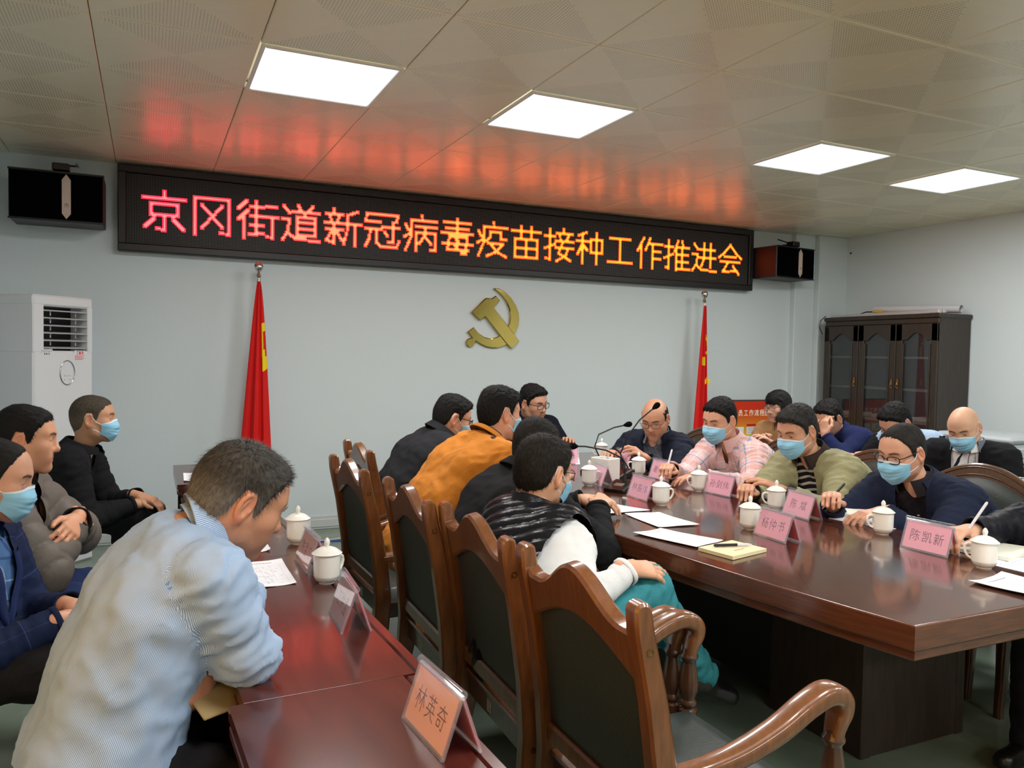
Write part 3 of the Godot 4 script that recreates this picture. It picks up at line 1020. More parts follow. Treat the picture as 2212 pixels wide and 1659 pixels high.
# ---------------------------------------------------------------- glazed bookcase on the right wall
func cabinet() -> void:
	var o := thing("bookcase", Vector3(6.355, 0, -5.40), -PI / 2, "dark brown wooden bookcase with three arched glass doors against the right wall", "bookcase")
	var W := 1.29
	var D := 0.41
	var H := 1.86
	var m: Material = M.cabinet_wood
	var b := MB.new()   # local +z looks into the room (towards -x), local x runs along +z of the room
	for s in [-1, 1]:
		b.box(Vector3(s * (W / 2 - 0.012), H / 2, -D / 2), Vector3(0.024, H, D), 0.003)
	b.box(Vector3(0, H / 2, -D + 0.008), Vector3(W - 0.04, H, 0.016))
	b.box(Vector3(0, H - 0.02, -D / 2 + 0.01), Vector3(W + 0.03, 0.04, D + 0.03), 0.008)
	b.box(Vector3(0, H - 0.065, 0.0), Vector3(W, 0.05, 0.03), 0.006)
	b.box(Vector3(0, 0.05, -D / 2), Vector3(W - 0.02, 0.1, D - 0.02))
	part("body", b, m, o)
	for y in [0.42, 0.86, 1.16, 1.46]:
		var sh := MB.new()
		sh.box(Vector3(0, y, -D / 2 - 0.01), Vector3(W - 0.05, 0.02, D - 0.06), 0.003)
		part("shelf", sh, mat(srgb(140, 138, 130), 0.5), o)
	for k in 3:
		var dw := W / 3 - 0.006
		var cx := (k - 1) * W / 3
		var d := MB.new()
		var y0 := 0.62
		var y1 := H - 0.09
		var st := 0.062
		for s in [-1, 1]:
			d.box(Vector3(cx + s * (dw / 2 - st / 2), (y0 + y1) / 2, 0.012), Vector3(st, y1 - y0, 0.022), 0.004)
			d.box(Vector3(cx + s * (dw / 2 - st - 0.012), (y0 + y1) / 2 - 0.06, 0.02), Vector3(0.014, y1 - y0 - 0.24, 0.014), 0.004)
		d.box(Vector3(cx, y0 + 0.035, 0.012), Vector3(dw, 0.07, 0.022), 0.004)
		# arched top rail
		var poly := PackedVector2Array([Vector2(dw / 2, y1 - 0.158), Vector2(dw / 2, y1), Vector2(-dw / 2, y1), Vector2(-dw / 2, y1 - 0.158)])
		var half := dw / 2 - st + 0.002
		for i in 25:
			var u := lerpf(-1, 1, i / 24.0)
			poly.append(Vector2(u * half, y1 - 0.165 + 0.085 * smoothstep(0.0, 1.0, 1.0 - absf(u)) + (0.012 if absf(u) > 0.8 else 0.0)))
		d.prism(poly, 0.022, 0.003, Transform3D(Basis(), Vector3(cx, 0, 0.001)))
		var door := part("door", d, m, o)
		var g := MB.new()
		g.box(Vector3(cx, (y0 + y1) / 2, 0.006), Vector3(dw - st * 1.6, y1 - y0 - 0.04, 0.004))
		part("glass", g, M.dark_glass, door)
		var hd := MB.new()
		var hx := cx + (dw / 2 - 0.03) * (1 if k != 2 else -1)
		hd.box(Vector3(hx, 1.23, 0.028), Vector3(0.02, 0.06, 0.008), 0.003)
		hd.tube([Vector3(hx, 1.235, 0.032), Vector3(hx + 0.012, 1.22, 0.05), Vector3(hx + 0.006, 1.19, 0.05), Vector3(hx - 0.008, 1.185, 0.045)], 0.005, 8)
		hd.box(Vector3(hx, 1.18, 0.028), Vector3(0.022, 0.022, 0.01), 0.004)
		part("handle", hd, M.brass, door)
		var ld := MB.new()
		ld.box(Vector3(cx, 0.34, 0.012), Vector3(dw, 0.5, 0.022), 0.005)
		ld.box(Vector3(cx, 0.34, 0.022), Vector3(dw - 0.13, 0.36, 0.014), 0.006)
		part("lower_door", ld, m, o)
	# what lies on the shelves
	var g2 := "papers and files in the bookcase"
	var cols := [srgb(206, 206, 200), srgb(186, 190, 194), srgb(214, 208, 192), srgb(90, 130, 190), srgb(206, 214, 206)]
	var lab := ["pile of white papers behind the left glass door of the bookcase", "pile of white papers behind the middle glass door of the bookcase", "flat blue edged papers behind the right glass door of the bookcase"]
	for k in 3:
		var mb := MB.new()
		for i in 3:
			mb.box(Vector3(0, 0.008 + i * 0.012, 0), Vector3(0.27, 0.011, 0.2), 0.001, Basis(Vector3.UP, (i - 1) * 0.06))
		var p := part("paper_pile", mb, mat(cols[k], 0.8))
		p.position = Vector3(6.355 + 0.17, 0.872 if k != 1 else 0.872, -5.40 + (k - 1) * W / 3 + 0.02)
		p.rotation.y = PI / 2
		tag(p, lab[k], "papers", g2)
	for i in 7:
		var mb := MB.new()
		mb.box(Vector3.ZERO, Vector3(0.26, 0.026, 0.2), 0.003, Basis(Vector3.UP, sin(i * 2.1) * 0.08))
		var p := part("file_folder", mb, mat(cols[(i * 2 + 1) % 5], 0.6))
		p.position = Vector3(6.355 + 0.17, 0.446 + i * 0.027, -5.40 + 0.03)
		p.rotation.y = PI / 2
		tag(p, "%s file in the stack behind the middle lower glass of the bookcase" % ["blue", "white", "cream", "pale grey", "pale green", "blue edged", "topmost white"][i], "file", "stack of files in the bookcase")
	# on top of it
	var tp := H + 0.0
	var roll := MB.new()
	roll.tube([Vector3(6.56, tp + 0.055, -5.62), Vector3(6.62, tp + 0.022, -4.75)], 0.035, 20, 1.0, Vector3.UP, false)
	roll.tube([Vector3(6.62, tp + 0.022, -4.75), Vector3(6.56, tp + 0.055, -5.62)], 0.029, 20, 1.0, Vector3.UP, false)
	var ro := part("paper_roll", roll, mat(srgb(196, 198, 204), 0.6))
	ro.position.y = 0.022
	tag(ro, "long white roll of paper lying on top of the bookcase", "paper roll")
	for i in 2:
		var pl := MB.new()
		pl.box(Vector3(6.42 + i * 0.045, tp + 0.016, -5.42 + i * 0.05), Vector3(0.03, 0.028, 1.24 - i * 0.1), 0.004, Basis(Vector3.UP, 0.02 * i))
		pl.box(Vector3(6.42 + i * 0.045, tp + 0.022, -4.86 + i * 0.02), Vector3(0.04, 0.038, 0.1), 0.006)
		tag(part("folding_stand", pl, mat(srgb(190, 192, 192), 0.35, 0.3)), ["grey metal banner pole along the front top edge of the bookcase", "grey metal banner pole behind the front one on the bookcase top"][i], "banner pole", "poles on the bookcase")
	var bx := MB.new()
	bx.box(Vector3(6.53, tp + 0.02, -5.34), Vector3(0.16, 0.035, 0.36), 0.004)
	tag(part("cardboard_box", bx, mat(srgb(176, 158, 122), 0.8)), "flat tan cardboard box on top of the bookcase under the roll", "box")
	var sd := thing("screwdriver", Vector3(6.50, tp + 0.05, -5.60), 0.2, "yellow and black screwdriver lying on the cardboard box on the bookcase", "screwdriver")
	var a := MB.new()
	a.tube([Vector3(0, 0, 0), Vector3(0, 0, 0.02), Vector3(0, 0, 0.1), Vector3(0, 0, 0.11)], [0.008, 0.013, 0.012, 0.007], 10)
	part("handle", a, mat(srgb(206, 164, 30), 0.4), sd)
	a = MB.new()
	a.tube([Vector3(0, 0, 0), Vector3(0, 0, -0.07), Vector3(0, -0.02, -0.14)], [0.006, 0.006, 0.003], 8)
	part("shaft", a, M.black_gloss, sd)
	var cd := MB.new()
	cd.tube([Vector3(6.36, tp + 0.02, -6.06), Vector3(6.33, tp - 0.03, -6.10), Vector3(6.32, tp - 0.10, -6.10), Vector3(6.33, tp - 0.17, -6.07)], 0.005, 6)
	tag(part("cord", cd, M.black), "short dark cord hanging off the far top corner of the bookcase", "cord")

# ---------------------------------------------------------------- tables
func boat(dx := 0.0) -> PackedVector2Array:
	# outline of the big table in (x, -z); its long sides bow outwards
	var p := PackedVector2Array()
	for i in 25:
		var z := lerpf(-1.384, -4.80, i / 24.0)
		p.append(Vector2(1.606 + 0.0625 * pow(z + 3.095, 2) - dx, -z))
	for i in 25:
		var z := lerpf(-4.80, -1.384, i / 24.0)
		p.append(Vector2(3.13 - 0.0625 * pow(z + 3.095, 2) + dx, -z))
	return p

func clip(poly: PackedVector2Array, by: PackedVector2Array) -> PackedVector2Array:
	var r := Geometry2D.intersect_polygons(poly, by)
	var best := poly
	var big := 0.0
	for q in r:
		var b := Rect2(q[0], Vector2.ZERO)
		for e in q: b = b.expand(e)
		if b.get_area() > big:
			big = b.get_area()
			best = q
	var out := PackedVector2Array()
	for e in best:
		if out.is_empty() or (out[-1].distance_to(e) > 0.002 and out[0].distance_to(e) > 0.002):
			out.append(e)
	if Geometry2D.triangulate_polygon(out).is_empty():
		print("table panel without triangles")
	return out

func tables() -> void:
	var o := thing("conference_table", Vector3.ZERO, 0.0, "long boat-shaped dark red-brown glossy conference table with bowed sides", "table")
	var x := Transform3D(Basis(Vector3.RIGHT, -PI / 2), Vector3(0, TOP - 0.068, 0))   # polygon (x, y) -> (x, -z), depth -> up
	# tops: fan segments meeting at thin joints, a straight centre strip
	var full := boat()
	var g := 0.0002
	var cx := 2.27
	var segs := []
	# near end leaf is cut by slanting joints that run from the edge to the centre strip
	var jl := [Vector2(1.60, 1.47), Vector2(2.10, 2.19)]
	var jr := [Vector2(3.10, 1.47), Vector2(2.44, 2.19)]
	segs.append(PackedVector2Array([Vector2(1.0, 0.9), Vector2(1.0, 0.9), jl[0] + Vector2(-0.2, -0.29) + Vector2(0.16, 0.0), jl[1] + Vector2(0, -g), jr[1] + Vector2(0, -g), jr[0] + Vector2(0.2, -0.24), Vector2(3.6, 0.9)]))
	segs.append(PackedVector2Array([Vector2(1.0, 0.0), Vector2(1.4, 1.178), Vector2(2.10 - g, 2.19 + g), Vector2(2.10 - g, 5.2), Vector2(1.0, 5.2)]))
	segs.append(PackedVector2Array([Vector2(2.10 + g, 2.19 + g), Vector2(2.44 - g, 2.19 + g), Vector2(2.44 - g, 5.2), Vector2(2.10 + g, 5.2)]))
	segs.append(PackedVector2Array([Vector2(3.7, 0.0), Vector2(3.34, 1.208), Vector2(2.44 + g, 2.19 + g), Vector2(2.44 + g, 5.2), Vector2(3.7, 5.2)]))
	segs[0] = PackedVector2Array([Vector2(1.40 + g * 3, 1.178 - g), Vector2(2.10, 2.19 - g), Vector2(2.44, 2.19 - g), Vector2(3.34 - g * 3, 1.208 - g), Vector2(3.0, 0.7), Vector2(1.7, 0.7)])
	for s in segs:
		var mb := MB.new()
		mb.prism(clip(boat(-0.006), s), 0.068, 0.0, x, 0.9)
		part("top_panel", mb, M.table_wood, o)
	# band under the rim
	var ap := MB.new()
	ap.prism(boat(-0.012), 0.03, 0.004, Transform3D(Basis(Vector3.RIGHT, -PI / 2), Vector3(0, TOP - 0.098, 0)), 0.9)
	part("apron", ap, M.table_edge, o)
	var eb := MB.new()
	var ring_pts := []
	for q in boat(-0.007):
		ring_pts.append(Vector3(q.x, 0, -q.y))
	ring_pts.append(ring_pts[0])
	var sect := []
	for e in [[-0.001, -0.0005], [0.004, -0.0006], [0.0063, -0.0022], [0.007, -0.006], [0.007, -0.064], [0.0055, -0.068], [-0.002, -0.068]]:
		var row := []
		for i in ring_pts.size():
			var a0: Vector3 = ring_pts[maxi(i - 1, 0)] if i > 0 else ring_pts[ring_pts.size() - 2]
			var a1: Vector3 = ring_pts[i]
			var a2: Vector3 = ring_pts[i + 1] if i + 1 < ring_pts.size() else ring_pts[1]
			var t := ((a1 - a0).normalized() + (a2 - a1).normalized()).normalized()
			var nn := t.cross(Vector3.UP)
			var mit := 1.0 / maxf(0.4, (a1 - a0).normalized().dot(t))
			if nn.dot(a1 - Vector3(2.37, 0, -3.1)) < 0.0:
				nn = -nn
			row.append(a1 + nn * e[0] * mit + Vector3(0, TOP + e[1], 0))
		sect.append(row)
	var mid := Vector3(2.37, 0.7, -3.1)
	eb.grid(sect)
	if eb.n[3 * ring_pts.size() + 5].dot(eb.v[3 * ring_pts.size() + 5] - mid) < 0.0:
		eb = MB.new()
		sect.reverse()
		eb.grid(sect)
	part("edge_band", eb, M.table_edge, o)
	# worn patches of bare board on the rim
	var wear := MB.new()
	for q in [[1.905, -1.3795, 0.03], [1.92, -1.379, 0.022], [1.893, -1.379, 0.02]]:
		wear.prism(PackedVector2Array([Vector2(-0.012, -0.004), Vector2(0.0, -0.012), Vector2(0.013, -0.006), Vector2(0.006, 0.002), Vector2(0.011, 0.011), Vector2(-0.002, 0.007), Vector2(-0.009, 0.012)]), 0.0008, 0.0, Transform3D(Basis(Vector3.BACK, q[0] * 9.0), Vector3(q[0], TOP - q[2] - 0.005, q[1] - 0.0042)))
	part("chipped_patch", wear, mat(srgb(205, 198, 186), 0.8), o)
	# pedestals and modesty boards
	var pd := MB.new()
	pd.box(Vector3(2.58, 0.325, -1.99), Vector3(0.50, 0.65, 0.03), 0.004)
	pd.box(Vector3(2.33, 0.325, -2.2), Vector3(0.05, 0.65, 0.46), 0.004)
	pd.box(Vector3(2.83, 0.325, -2.2), Vector3(0.04, 0.65, 0.46), 0.004)
	pd.box(Vector3(2.58, 0.325, -2.42), Vector3(0.50, 0.65, 0.03), 0.004)
	part("pedestal", pd, M.panel_wood, o)
	pd = MB.new()
	pd.box(Vector3(2.33, 0.36, -3.2), Vector3(0.03, 0.58, 1.55), 0.004)
	part("modesty_board", pd, mat(srgb(26, 24, 24), 0.6), o)
	pd = MB.new()
	pd.box(Vector3(2.36, 0.325, -4.1), Vector3(0.6, 0.65, 0.5), 0.006)
	part("pedestal", pd, M.panel_wood, o)
	# narrow desks on the left, one label each
	var ry := 0.035
	var segsz := [[-0.45, -1.569, "near left desk unit at the bottom of the photo, under the closest nameplate"], [-1.570, -2.6575, "middle left desk unit of dark red wood, under the leaning man's elbow"], [-2.658, -3.60, "far left desk unit behind the leaning man's head"]]
	for s in segsz:
		desk(Vector3(lerpf(0.352, 0.305, (-(s[0] + s[1]) / 2 - 1.2) / 2.4), 0.0, (s[0] + s[1]) / 2), 0.385, s[0] - s[1], 0.045, s[2], -1)
	desk(Vector3(0.36, 0, -4.6), 0.46, 0.73, 0.0, "separate small desk by the end wall below the left flag", 0)
	desk(Vector3(4.02, 0, -3.35), 0.40, 2.9, 0.0, "long narrow desk in front of the people along the right wall", 1)
	desk(Vector3(4.02, 0, -1.2), 0.40, 1.2, 0.0, "narrow desk by the right wall nearest the camera", 1)

func desk(at: Vector3, w: float, l: float, turn: float, label: String, open_side: int) -> void:
	var o := thing("side_desk", at, turn, label, "desk", "narrow dark red desks")
	var t := MB.new()
	var fx := 1.0 if open_side <= 0 else -1.0
	t.box(Vector3(-fx * 0.018, TOP - 0.0125, 0), Vector3(w - 0.036, 0.025, l - 0.0016), 0.0002)
	part("top", t, M.desk_wood, o)
	t = MB.new()
	t.box(Vector3(fx * (w / 2 - 0.016), TOP - 0.014, 0), Vector3(0.030, 0.025, l - 0.0016), 0.005)
	part("edge_trim", t, M.desk_wood, o)
	t = MB.new()
	for s in [-1, 1]:
		t.box(Vector3(s * (w / 2 - 0.016), TOP - 0.042, 0), Vector3(0.032, 0.034, l - 0.006), 0.010)
	t.box(Vector3(0, TOP - 0.032, l / 2 - 0.02), Vector3(w - 0.03, 0.02, 0.03), 0.003)
	t.box(Vector3(0, TOP - 0.032, -l / 2 + 0.02), Vector3(w - 0.03, 0.02, 0.03), 0.003)
	part("rim", t, M.desk_wood, o)
	t = MB.new()
	t.box(Vector3(fx * (w / 2 - 0.06), 0.40, 0), Vector3(0.018, 0.6, l - 0.08), 0.003)
	part("front_board", t, M.panel_wood, o)
	for s in [-1, 1]:
		t = MB.new()
		t.box(Vector3(0, 0.345, s * (l / 2 - 0.04)), Vector3(w - 0.05, 0.69, 0.022), 0.003)
		part("end_board", t, M.panel_wood, o)
	t = MB.new()
	t.box(Vector3(-fx * 0.02, 0.56, 0), Vector3(w - 0.12, 0.016, l - 0.1), 0.003)
	part("under_shelf", t, M.panel_wood, o)

# ---------------------------------------------------------------- chairs (they face +z)
func make_chair(label: String, kind: int) -> Node3D:
	var o := thing("conference_chair", Vector3.ZERO, 0.0, label, "chair", "brown wooden armchairs with dark leather")
	var wd: Material = M.chair_wood if kind == 0 else M.rchair_wood
	var dark: Material = M.chair_dark
	var hw := 0.247 if kind == 0 else 0.262     # centre of the posts
	# rear posts, running down into the back legs
	for s in [-1, 1]:
		var poly := PackedVector2Array()      # profile in (z, y)
		var fr := []
		var bk := []
		for q in [[-0.315, 0.0, 0.05], [-0.262, 0.15, 0.055], [-0.232, 0.32, 0.062], [-0.225, 0.44, 0.064], [-0.238, 0.58, 0.058], [-0.268, 0.76, 0.05], [-0.300, 0.90, 0.044], [-0.306, 0.945, 0.040]]:
			fr.append(Vector2(q[0] + q[2] / 2, q[1]))
			bk.append(Vector2(q[0] - q[2] / 2, q[1]))
		for p in fr: poly.append(p)
		if kind == 1:
			fr.resize(7)
			bk.resize(7)
			fr[6].y = 0.85
			bk[6].y = 0.85
			poly = PackedVector2Array(fr)
		for i in (5 if kind == 0 else 0):
			var an := PI * (i + 1) / 6.0
			poly.append(Vector2(-0.306 + cos(an) * 0.020, 0.945 + sin(an) * 0.018))
		bk.reverse()
		for p in bk: poly.append(p)
		var mb := MB.new()
		# (z, y) plane pushed along x
		mb.prism(poly, 0.042, 0.006, Transform3D(Basis(Vector3(0, 0, 1), Vector3(0, 1, 0), Vector3(-1, 0, 0)), Vector3(s * hw + 0.021, 0, 0)), 0.85)
		# routed line on the outer face and the screw hole near the top
		part("post", mb, wd, o)
		mb = MB.new()
		mb.lathe([Vector2(0, -0.003), Vector2(0.0075, -0.003), Vector2(0.0085, 0.0012), Vector2(0.0055, 0.0012), Vector2(0.005, -0.001), Vector2(0, -0.001)], 14, Transform3D(Basis(Vector3.BACK, -s * PI / 2), Vector3(s * (hw + 0.0212), 0.868, -0.291)))
		part("screw_hole", mb, M.brass, o)
		mb = MB.new()
		mb.lathe([Vector2(0, -0.003), Vector2(0.0065, -0.003), Vector2(0.0075, 0.0012), Vector2(0.0045, 0.0012), Vector2(0.004, -0.001), Vector2(0, -0.001)], 14, Transform3D(Basis(Vector3.BACK, -s * PI / 2), Vector3(s * (hw + 0.0212), 0.405, -0.228)))
		part("screw_hole", mb, M.brass, o)
	# crest rail: polygon in (x, y) lying on the raked back
	var rake := Basis(Vector3.RIGHT, -0.185)
	var base := Vector3(0, 0.88 if kind == 0 else 0.842, -0.288 if kind == 0 else -0.281)
	var crest := PackedVector2Array()
	var iw := hw - 0.018
	var n := 28
	for i in n + 1:
		var u := lerpf(-1, 1, float(i) / n)
		var hump := pow(cos(clampf(u * 1.28, -1, 1) * PI / 2), 2)
		crest.append(Vector2(u * iw, -0.098 + (0.074 if kind == 0 else 0.11) * pow(cos(u * 0.97 * PI / 2), 1.1)) if kind == 0 else Vector2(u * iw, -0.07 + 0.085 * pow(cos(u * PI / 2), 0.9)))
	for i in n + 1:
		var u := lerpf(1, -1, float(i) / n)
		var hump := pow(cos(clampf(u * 1.28, -1, 1) * PI / 2), 2)
		crest.append(Vector2(u * iw, 0.012 + 0.078 * hump + (0.012 if absf(u) > 0.93 else 0.0)) if kind == 0 else Vector2(u * iw, 0.0 + 0.095 * pow(cos(u * PI / 2), 0.9)))
	var cr := MB.new()
	cr.prism(crest, 0.04, 0.007, Transform3D(rake, base + Vector3(0, 0, -0.02)), 0.8)
	part("crest_rail", cr, wd, o)
	if kind == 1:
		for off in [0.035, 0.08]:
			var ln := []
			for i in n + 1:
				var u := lerpf(-0.96, 0.96, float(i) / n)
				ln.append(base + rake * Vector3(u * iw, lerpf(-0.07 + 0.085 * pow(cos(u * PI / 2), 0.9), 0.095 * pow(cos(u * PI / 2), 0.9), off * 10.0), 0.021))
			var gm := MB.new()
			gm.tube(ln, 0.004, 6)
			part("moulding", gm, dark, o)
	# leather panel of the back, both sides padded
	var rows := []
	var rowsb := []
	var y0 := 0.505
	for j in 17:
		var rf := []
		var rb := []
		for i in 25:
			var u := lerpf(-1, 1, i / 24.0)
			var top: float = 0.80 + 0.072 * pow(cos(u * 0.97 * PI / 2), 1.1) if kind == 0 else 0.79 + 0.085 * pow(cos(u * PI / 2), 0.9)
			var y := lerpf(y0, top, j / 16.0)
			var zc := -0.222 - pow(maxf(y - 0.46, 0), 1.25) * 0.155
			var puff: float = 0.016 * pow(1 - pow(u, 6), 0.7) * (1 - pow(absf(j / 8.0 - 1.0), 6))
			rf.append(Vector3(u * (iw - 0.002), y, zc + 0.006 + puff * 1.4))
			rb.append(Vector3(-u * (iw - 0.002), y, zc - 0.010 - puff * 0.35))
		rows.append(rf)
		rowsb.append(rb)
	var bp := MB.new()
	bp.grid(rows)
	bp.grid(rowsb)
	part("back_panel", bp, M.leather, o)
	var rl := MB.new()
	rl.box(Vector3(0, 0.486, -0.231), Vector3(iw * 2, 0.048, 0.032), 0.006)
	part("back_rail", rl, wd, o)
	# seat
	var st := MB.new()
	st.box(Vector3(0, 0.39, -0.215), Vector3(iw * 2, 0.075, 0.024), 0.003)
	st.box(Vector3(0, 0.39, 0.205), Vector3(hw * 2 + 0.03, 0.07, 0.03), 0.005)
	for s in [-1, 1]:
		st.box(Vector3(s * hw, 0.39, 0.0), Vector3(0.03, 0.065, 0.42), 0.005)
	part("seat_rail", st, dark, o)
	rl = MB.new()
	rl.box(Vector3(0, 0.432, -0.222), Vector3(iw * 2, 0.012, 0.034), 0.004)
	part("rear_trim", rl, wd, o)
	var sr := []
	for j in 13:
		var row := []
		for i in 17:
			var u := lerpf(-1, 1, i / 16.0)
			var t := lerpf(1, -1, j / 12.0)
			var e := minf(1.0, (1 - absf(u)) * 9.0) * minf(1.0, (1 - absf(t)) * 9.0)
			row.append(Vector3(u * (hw + 0.012), 0.418 + 0.045 * pow(e, 0.5) + 0.012 * (1 - u * u) * (1 - t * t), t * 0.222))
		sr.append(row)
	var cu := MB.new()
	cu.grid(sr)
	cu.box(Vector3(0, 0.412, 0), Vector3(hw * 2 + 0.02, 0.016, 0.44), 0.003)
	part("seat_cushion", cu, M.leather, o)
	if kind == 0:
		var im := Image.create(48, 48, true, Image.FORMAT_RGB8)
		im.fill(srgb(206, 204, 190))
		im.fill_rect(Rect2i(5, 5, 38, 3), srgb(176, 90, 70))
		im.fill_rect(Rect2i(5, 40, 38, 2), srgb(176, 90, 70))
		im.fill_rect(Rect2i(9, 16, 24, 3), srgb(120, 122, 120))
		im.fill_rect(Rect2i(9, 24, 18, 3), srgb(120, 122, 120))
		im.fill_rect(Rect2i(28, 28, 9, 7), srgb(80, 120, 110))
		var lb := MB.new()
		lb.quadz(Vector3(0.05, 0.385, -0.2276), 0.034, 0.038, Basis(Vector3.UP, PI))
		if not M.has("sticker"):
			M.sticker = pic(im)
		part("sticker", lb, M.sticker, o)
	# front legs, turned arm posts and sweeping arms
	for s in [-1, 1]:
		var lg := MB.new()
		lg.box(Vector3(s * hw, 0.385, 0.205), Vector3(0.05, 0.10, 0.05), 0.006)
		lg.tube([Vector3(s * hw, 0.0, 0.225), Vector3(s * hw, 0.16, 0.212), Vector3(s * hw, 0.35, 0.205)], [0.019, 0.023, 0.030], 4, 1.0, Vector3(0.7, 0, 0.7))
		part("leg", lg, dark, o)
		var px: float = s * (hw + 0.0054)
		var bl := MB.new()
		bl.lathe([Vector2(0.0, 0.43), Vector2(0.024, 0.43), Vector2(0.025, 0.455), Vector2(0.017, 0.46), Vector2(0.022, 0.468), Vector2(0.024, 0.474), Vector2(0.020, 0.482), Vector2(0.018, 0.486), Vector2(0.026, 0.505), Vector2(0.028, 0.525), Vector2(0.024, 0.555), Vector2(0.019, 0.585), Vector2(0.018, 0.590), Vector2(0.024, 0.598), Vector2(0.025, 0.605), Vector2(0.018, 0.613), Vector2(0.017, 0.625), Vector2(0.0, 0.625)], 24, Transform3D(Basis(), Vector3(px, 0, 0.205 * (1.0 if kind == 0 else 0.8))), 0.16, 9, 0.49, 0.585)
		part("arm_post", bl, dark, o)
		var ar := MB.new()
		var ps := []
		var rs := []
		var ctl := [[-0.225, 0.600, 0.0, 0.023], [-0.14, 0.604, 0.006, 0.025], [-0.05, 0.622, 0.016, 0.027], [0.04, 0.655, 0.024, 0.028], [0.11, 0.690, 0.026, 0.029], [0.165, 0.708, 0.022, 0.030], [0.200, 0.703, 0.016, 0.030], [0.220, 0.686, 0.012, 0.029], [0.222, 0.662, 0.012, 0.027], [0.213, 0.640, 0.012, 0.024], [0.206, 0.618, 0.012, 0.021]]
		for k in ctl.size() - 1:
			for q in 4:
				var t := q / 4.0
				var a0: Array = ctl[maxi(k - 1, 0)]
				var a1: Array = ctl[k]
				var a2: Array = ctl[k + 1]
				var a3: Array = ctl[mini(k + 2, ctl.size() - 1)]
				var c := []
				for e in 4:
					c.append(cubic_interpolate(a1[e], a2[e], a0[e], a3[e], t))
				ps.append(Vector3(s * (hw + c[2] * 0.45), c[1], c[0] * (1.0 if kind == 0 or c[0] < 0.0 else 0.8)))
				rs.append(c[3] * 0.80)
		ps.append(Vector3(s * (hw + 0.0054), 0.606, 0.205 * (1.0 if kind == 0 else 0.8)))
		rs.append(0.0165)
		ar.tube(ps, rs, 14, 1.28, Vector3.RIGHT, true, 3.0)
		part("arm", ar, wd, o)
	return o

func chairs() -> void:
	var left := [
		[Vector3(1.15, 0, -1.483), "empty armchair nearest the camera with its arm and seat in full view"],
		[Vector3(1.14, 0, -2.043), "armchair second from the camera, in which the man in the quilted vest sits"],
		[Vector3(1.11, 0, -2.58), "armchair third from the camera in the row with its back to the left desks"],
		[Vector3(1.07, 0, -3.30), "armchair fourth from the camera, seen nearly edge on, beside the orange jacket"],
		[Vector3(1.255, 0, -3.87), "armchair farthest from the camera in the row of backs by the end wall"]]
	var c0: Node3D = make_chair(left[0][1], 0)
	var turns := [1.57, 1.54, 1.55, 1.60, 1.56]
	c0.position = left[0][0]
	c0.rotation.y = turns[0]
	for k in range(1, 5):
		copy(c0, "conference_chair", left[k][0], turns[k], left[k][1])
	var right := [
		[Vector3(3.36, 0, -2.45), -1.50, "arched armchair with wide black back right of the man in the navy blazer"],
		[Vector3(3.37, 0, -3.06), -1.57, "arched armchair behind the man in the olive jacket"],
		[Vector3(3.37, 0, -3.72), -1.57, "arched armchair between the plaid shirt and the olive jacket"],
		[Vector3(3.32, 0, -4.42), -1.45, "arched armchair below the right flag, behind the balding man"],
		[Vector3(3.33, 0, -1.74), -1.55, "arched armchair at the right edge of the photo under the man in black"]]
	var r0: Node3D = make_chair(right[0][2], 1)
	r0.position = right[0][0]
	r0.rotation.y = right[0][1]
	for k in range(1, 5):
		copy(r0, "conference_chair", right[k][0], right[k][1], right[k][2])

# ---------------------------------------------------------------- things on the tables
func cup(at: Vector3, turn: float, label: String) -> void:
	if not M.has("cup"):
		var o := thing("tea_cup", at, turn, label, "cup", "white lidded tea cups")
		var b := MB.new()
		b.lathe([Vector2(0, 0.0), Vector2(0.023, 0.0), Vector2(0.0235, 0.004), Vector2(0.026, 0.006), Vector2(0.033, 0.011), Vector2(0.0372, 0.019), Vector2(0.0380, 0.0225), Vector2(0.0385, 0.0235), Vector2(0.0388, 0.05), Vector2(0.0392, 0.085), Vector2(0.0372, 0.085), Vector2(0.036, 0.05), Vector2(0.033, 0.015), Vector2(0, 0.012)], 40)
		part("body", b, M.porcelain, o)
		var h := MB.new()
		h.tube([Vector3(0.036, 0.070, 0), Vector3(0.048, 0.0735, 0), Vector3(0.0575, 0.068, 0), Vector3(0.0605, 0.056, 0), Vector3(0.057, 0.042, 0), Vector3(0.049, 0.030, 0), Vector3(0.037, 0.024, 0)], [0.0055, 0.005, 0.0048, 0.0046, 0.0044, 0.0042, 0.004], 10, 1.35, Vector3.BACK)
		part("handle", h, M.porcelain, o)
		var l := MB.new()
		l.lathe([Vector2(0.0, 0.082), Vector2(0.034, 0.082), Vector2(0.0435, 0.0865), Vector2(0.0440, 0.0880), Vector2(0.0415, 0.0895), Vector2(0.036, 0.0945), Vector2(0.026, 0.1015), Vector2(0.015, 0.1055), Vector2(0.0075, 0.107), Vector2(0.0065, 0.110), Vector2(0.0085, 0.117), Vector2(0.0085, 0.122), Vector2(0.006, 0.128), Vector2(0.0025, 0.1325), Vector2(0.0, 0.1335)], 40)
		part("lid", l, M.porcelain, o)
		M.cup = o
	else:
		copy(M.cup, "tea_cup", at, turn, label)

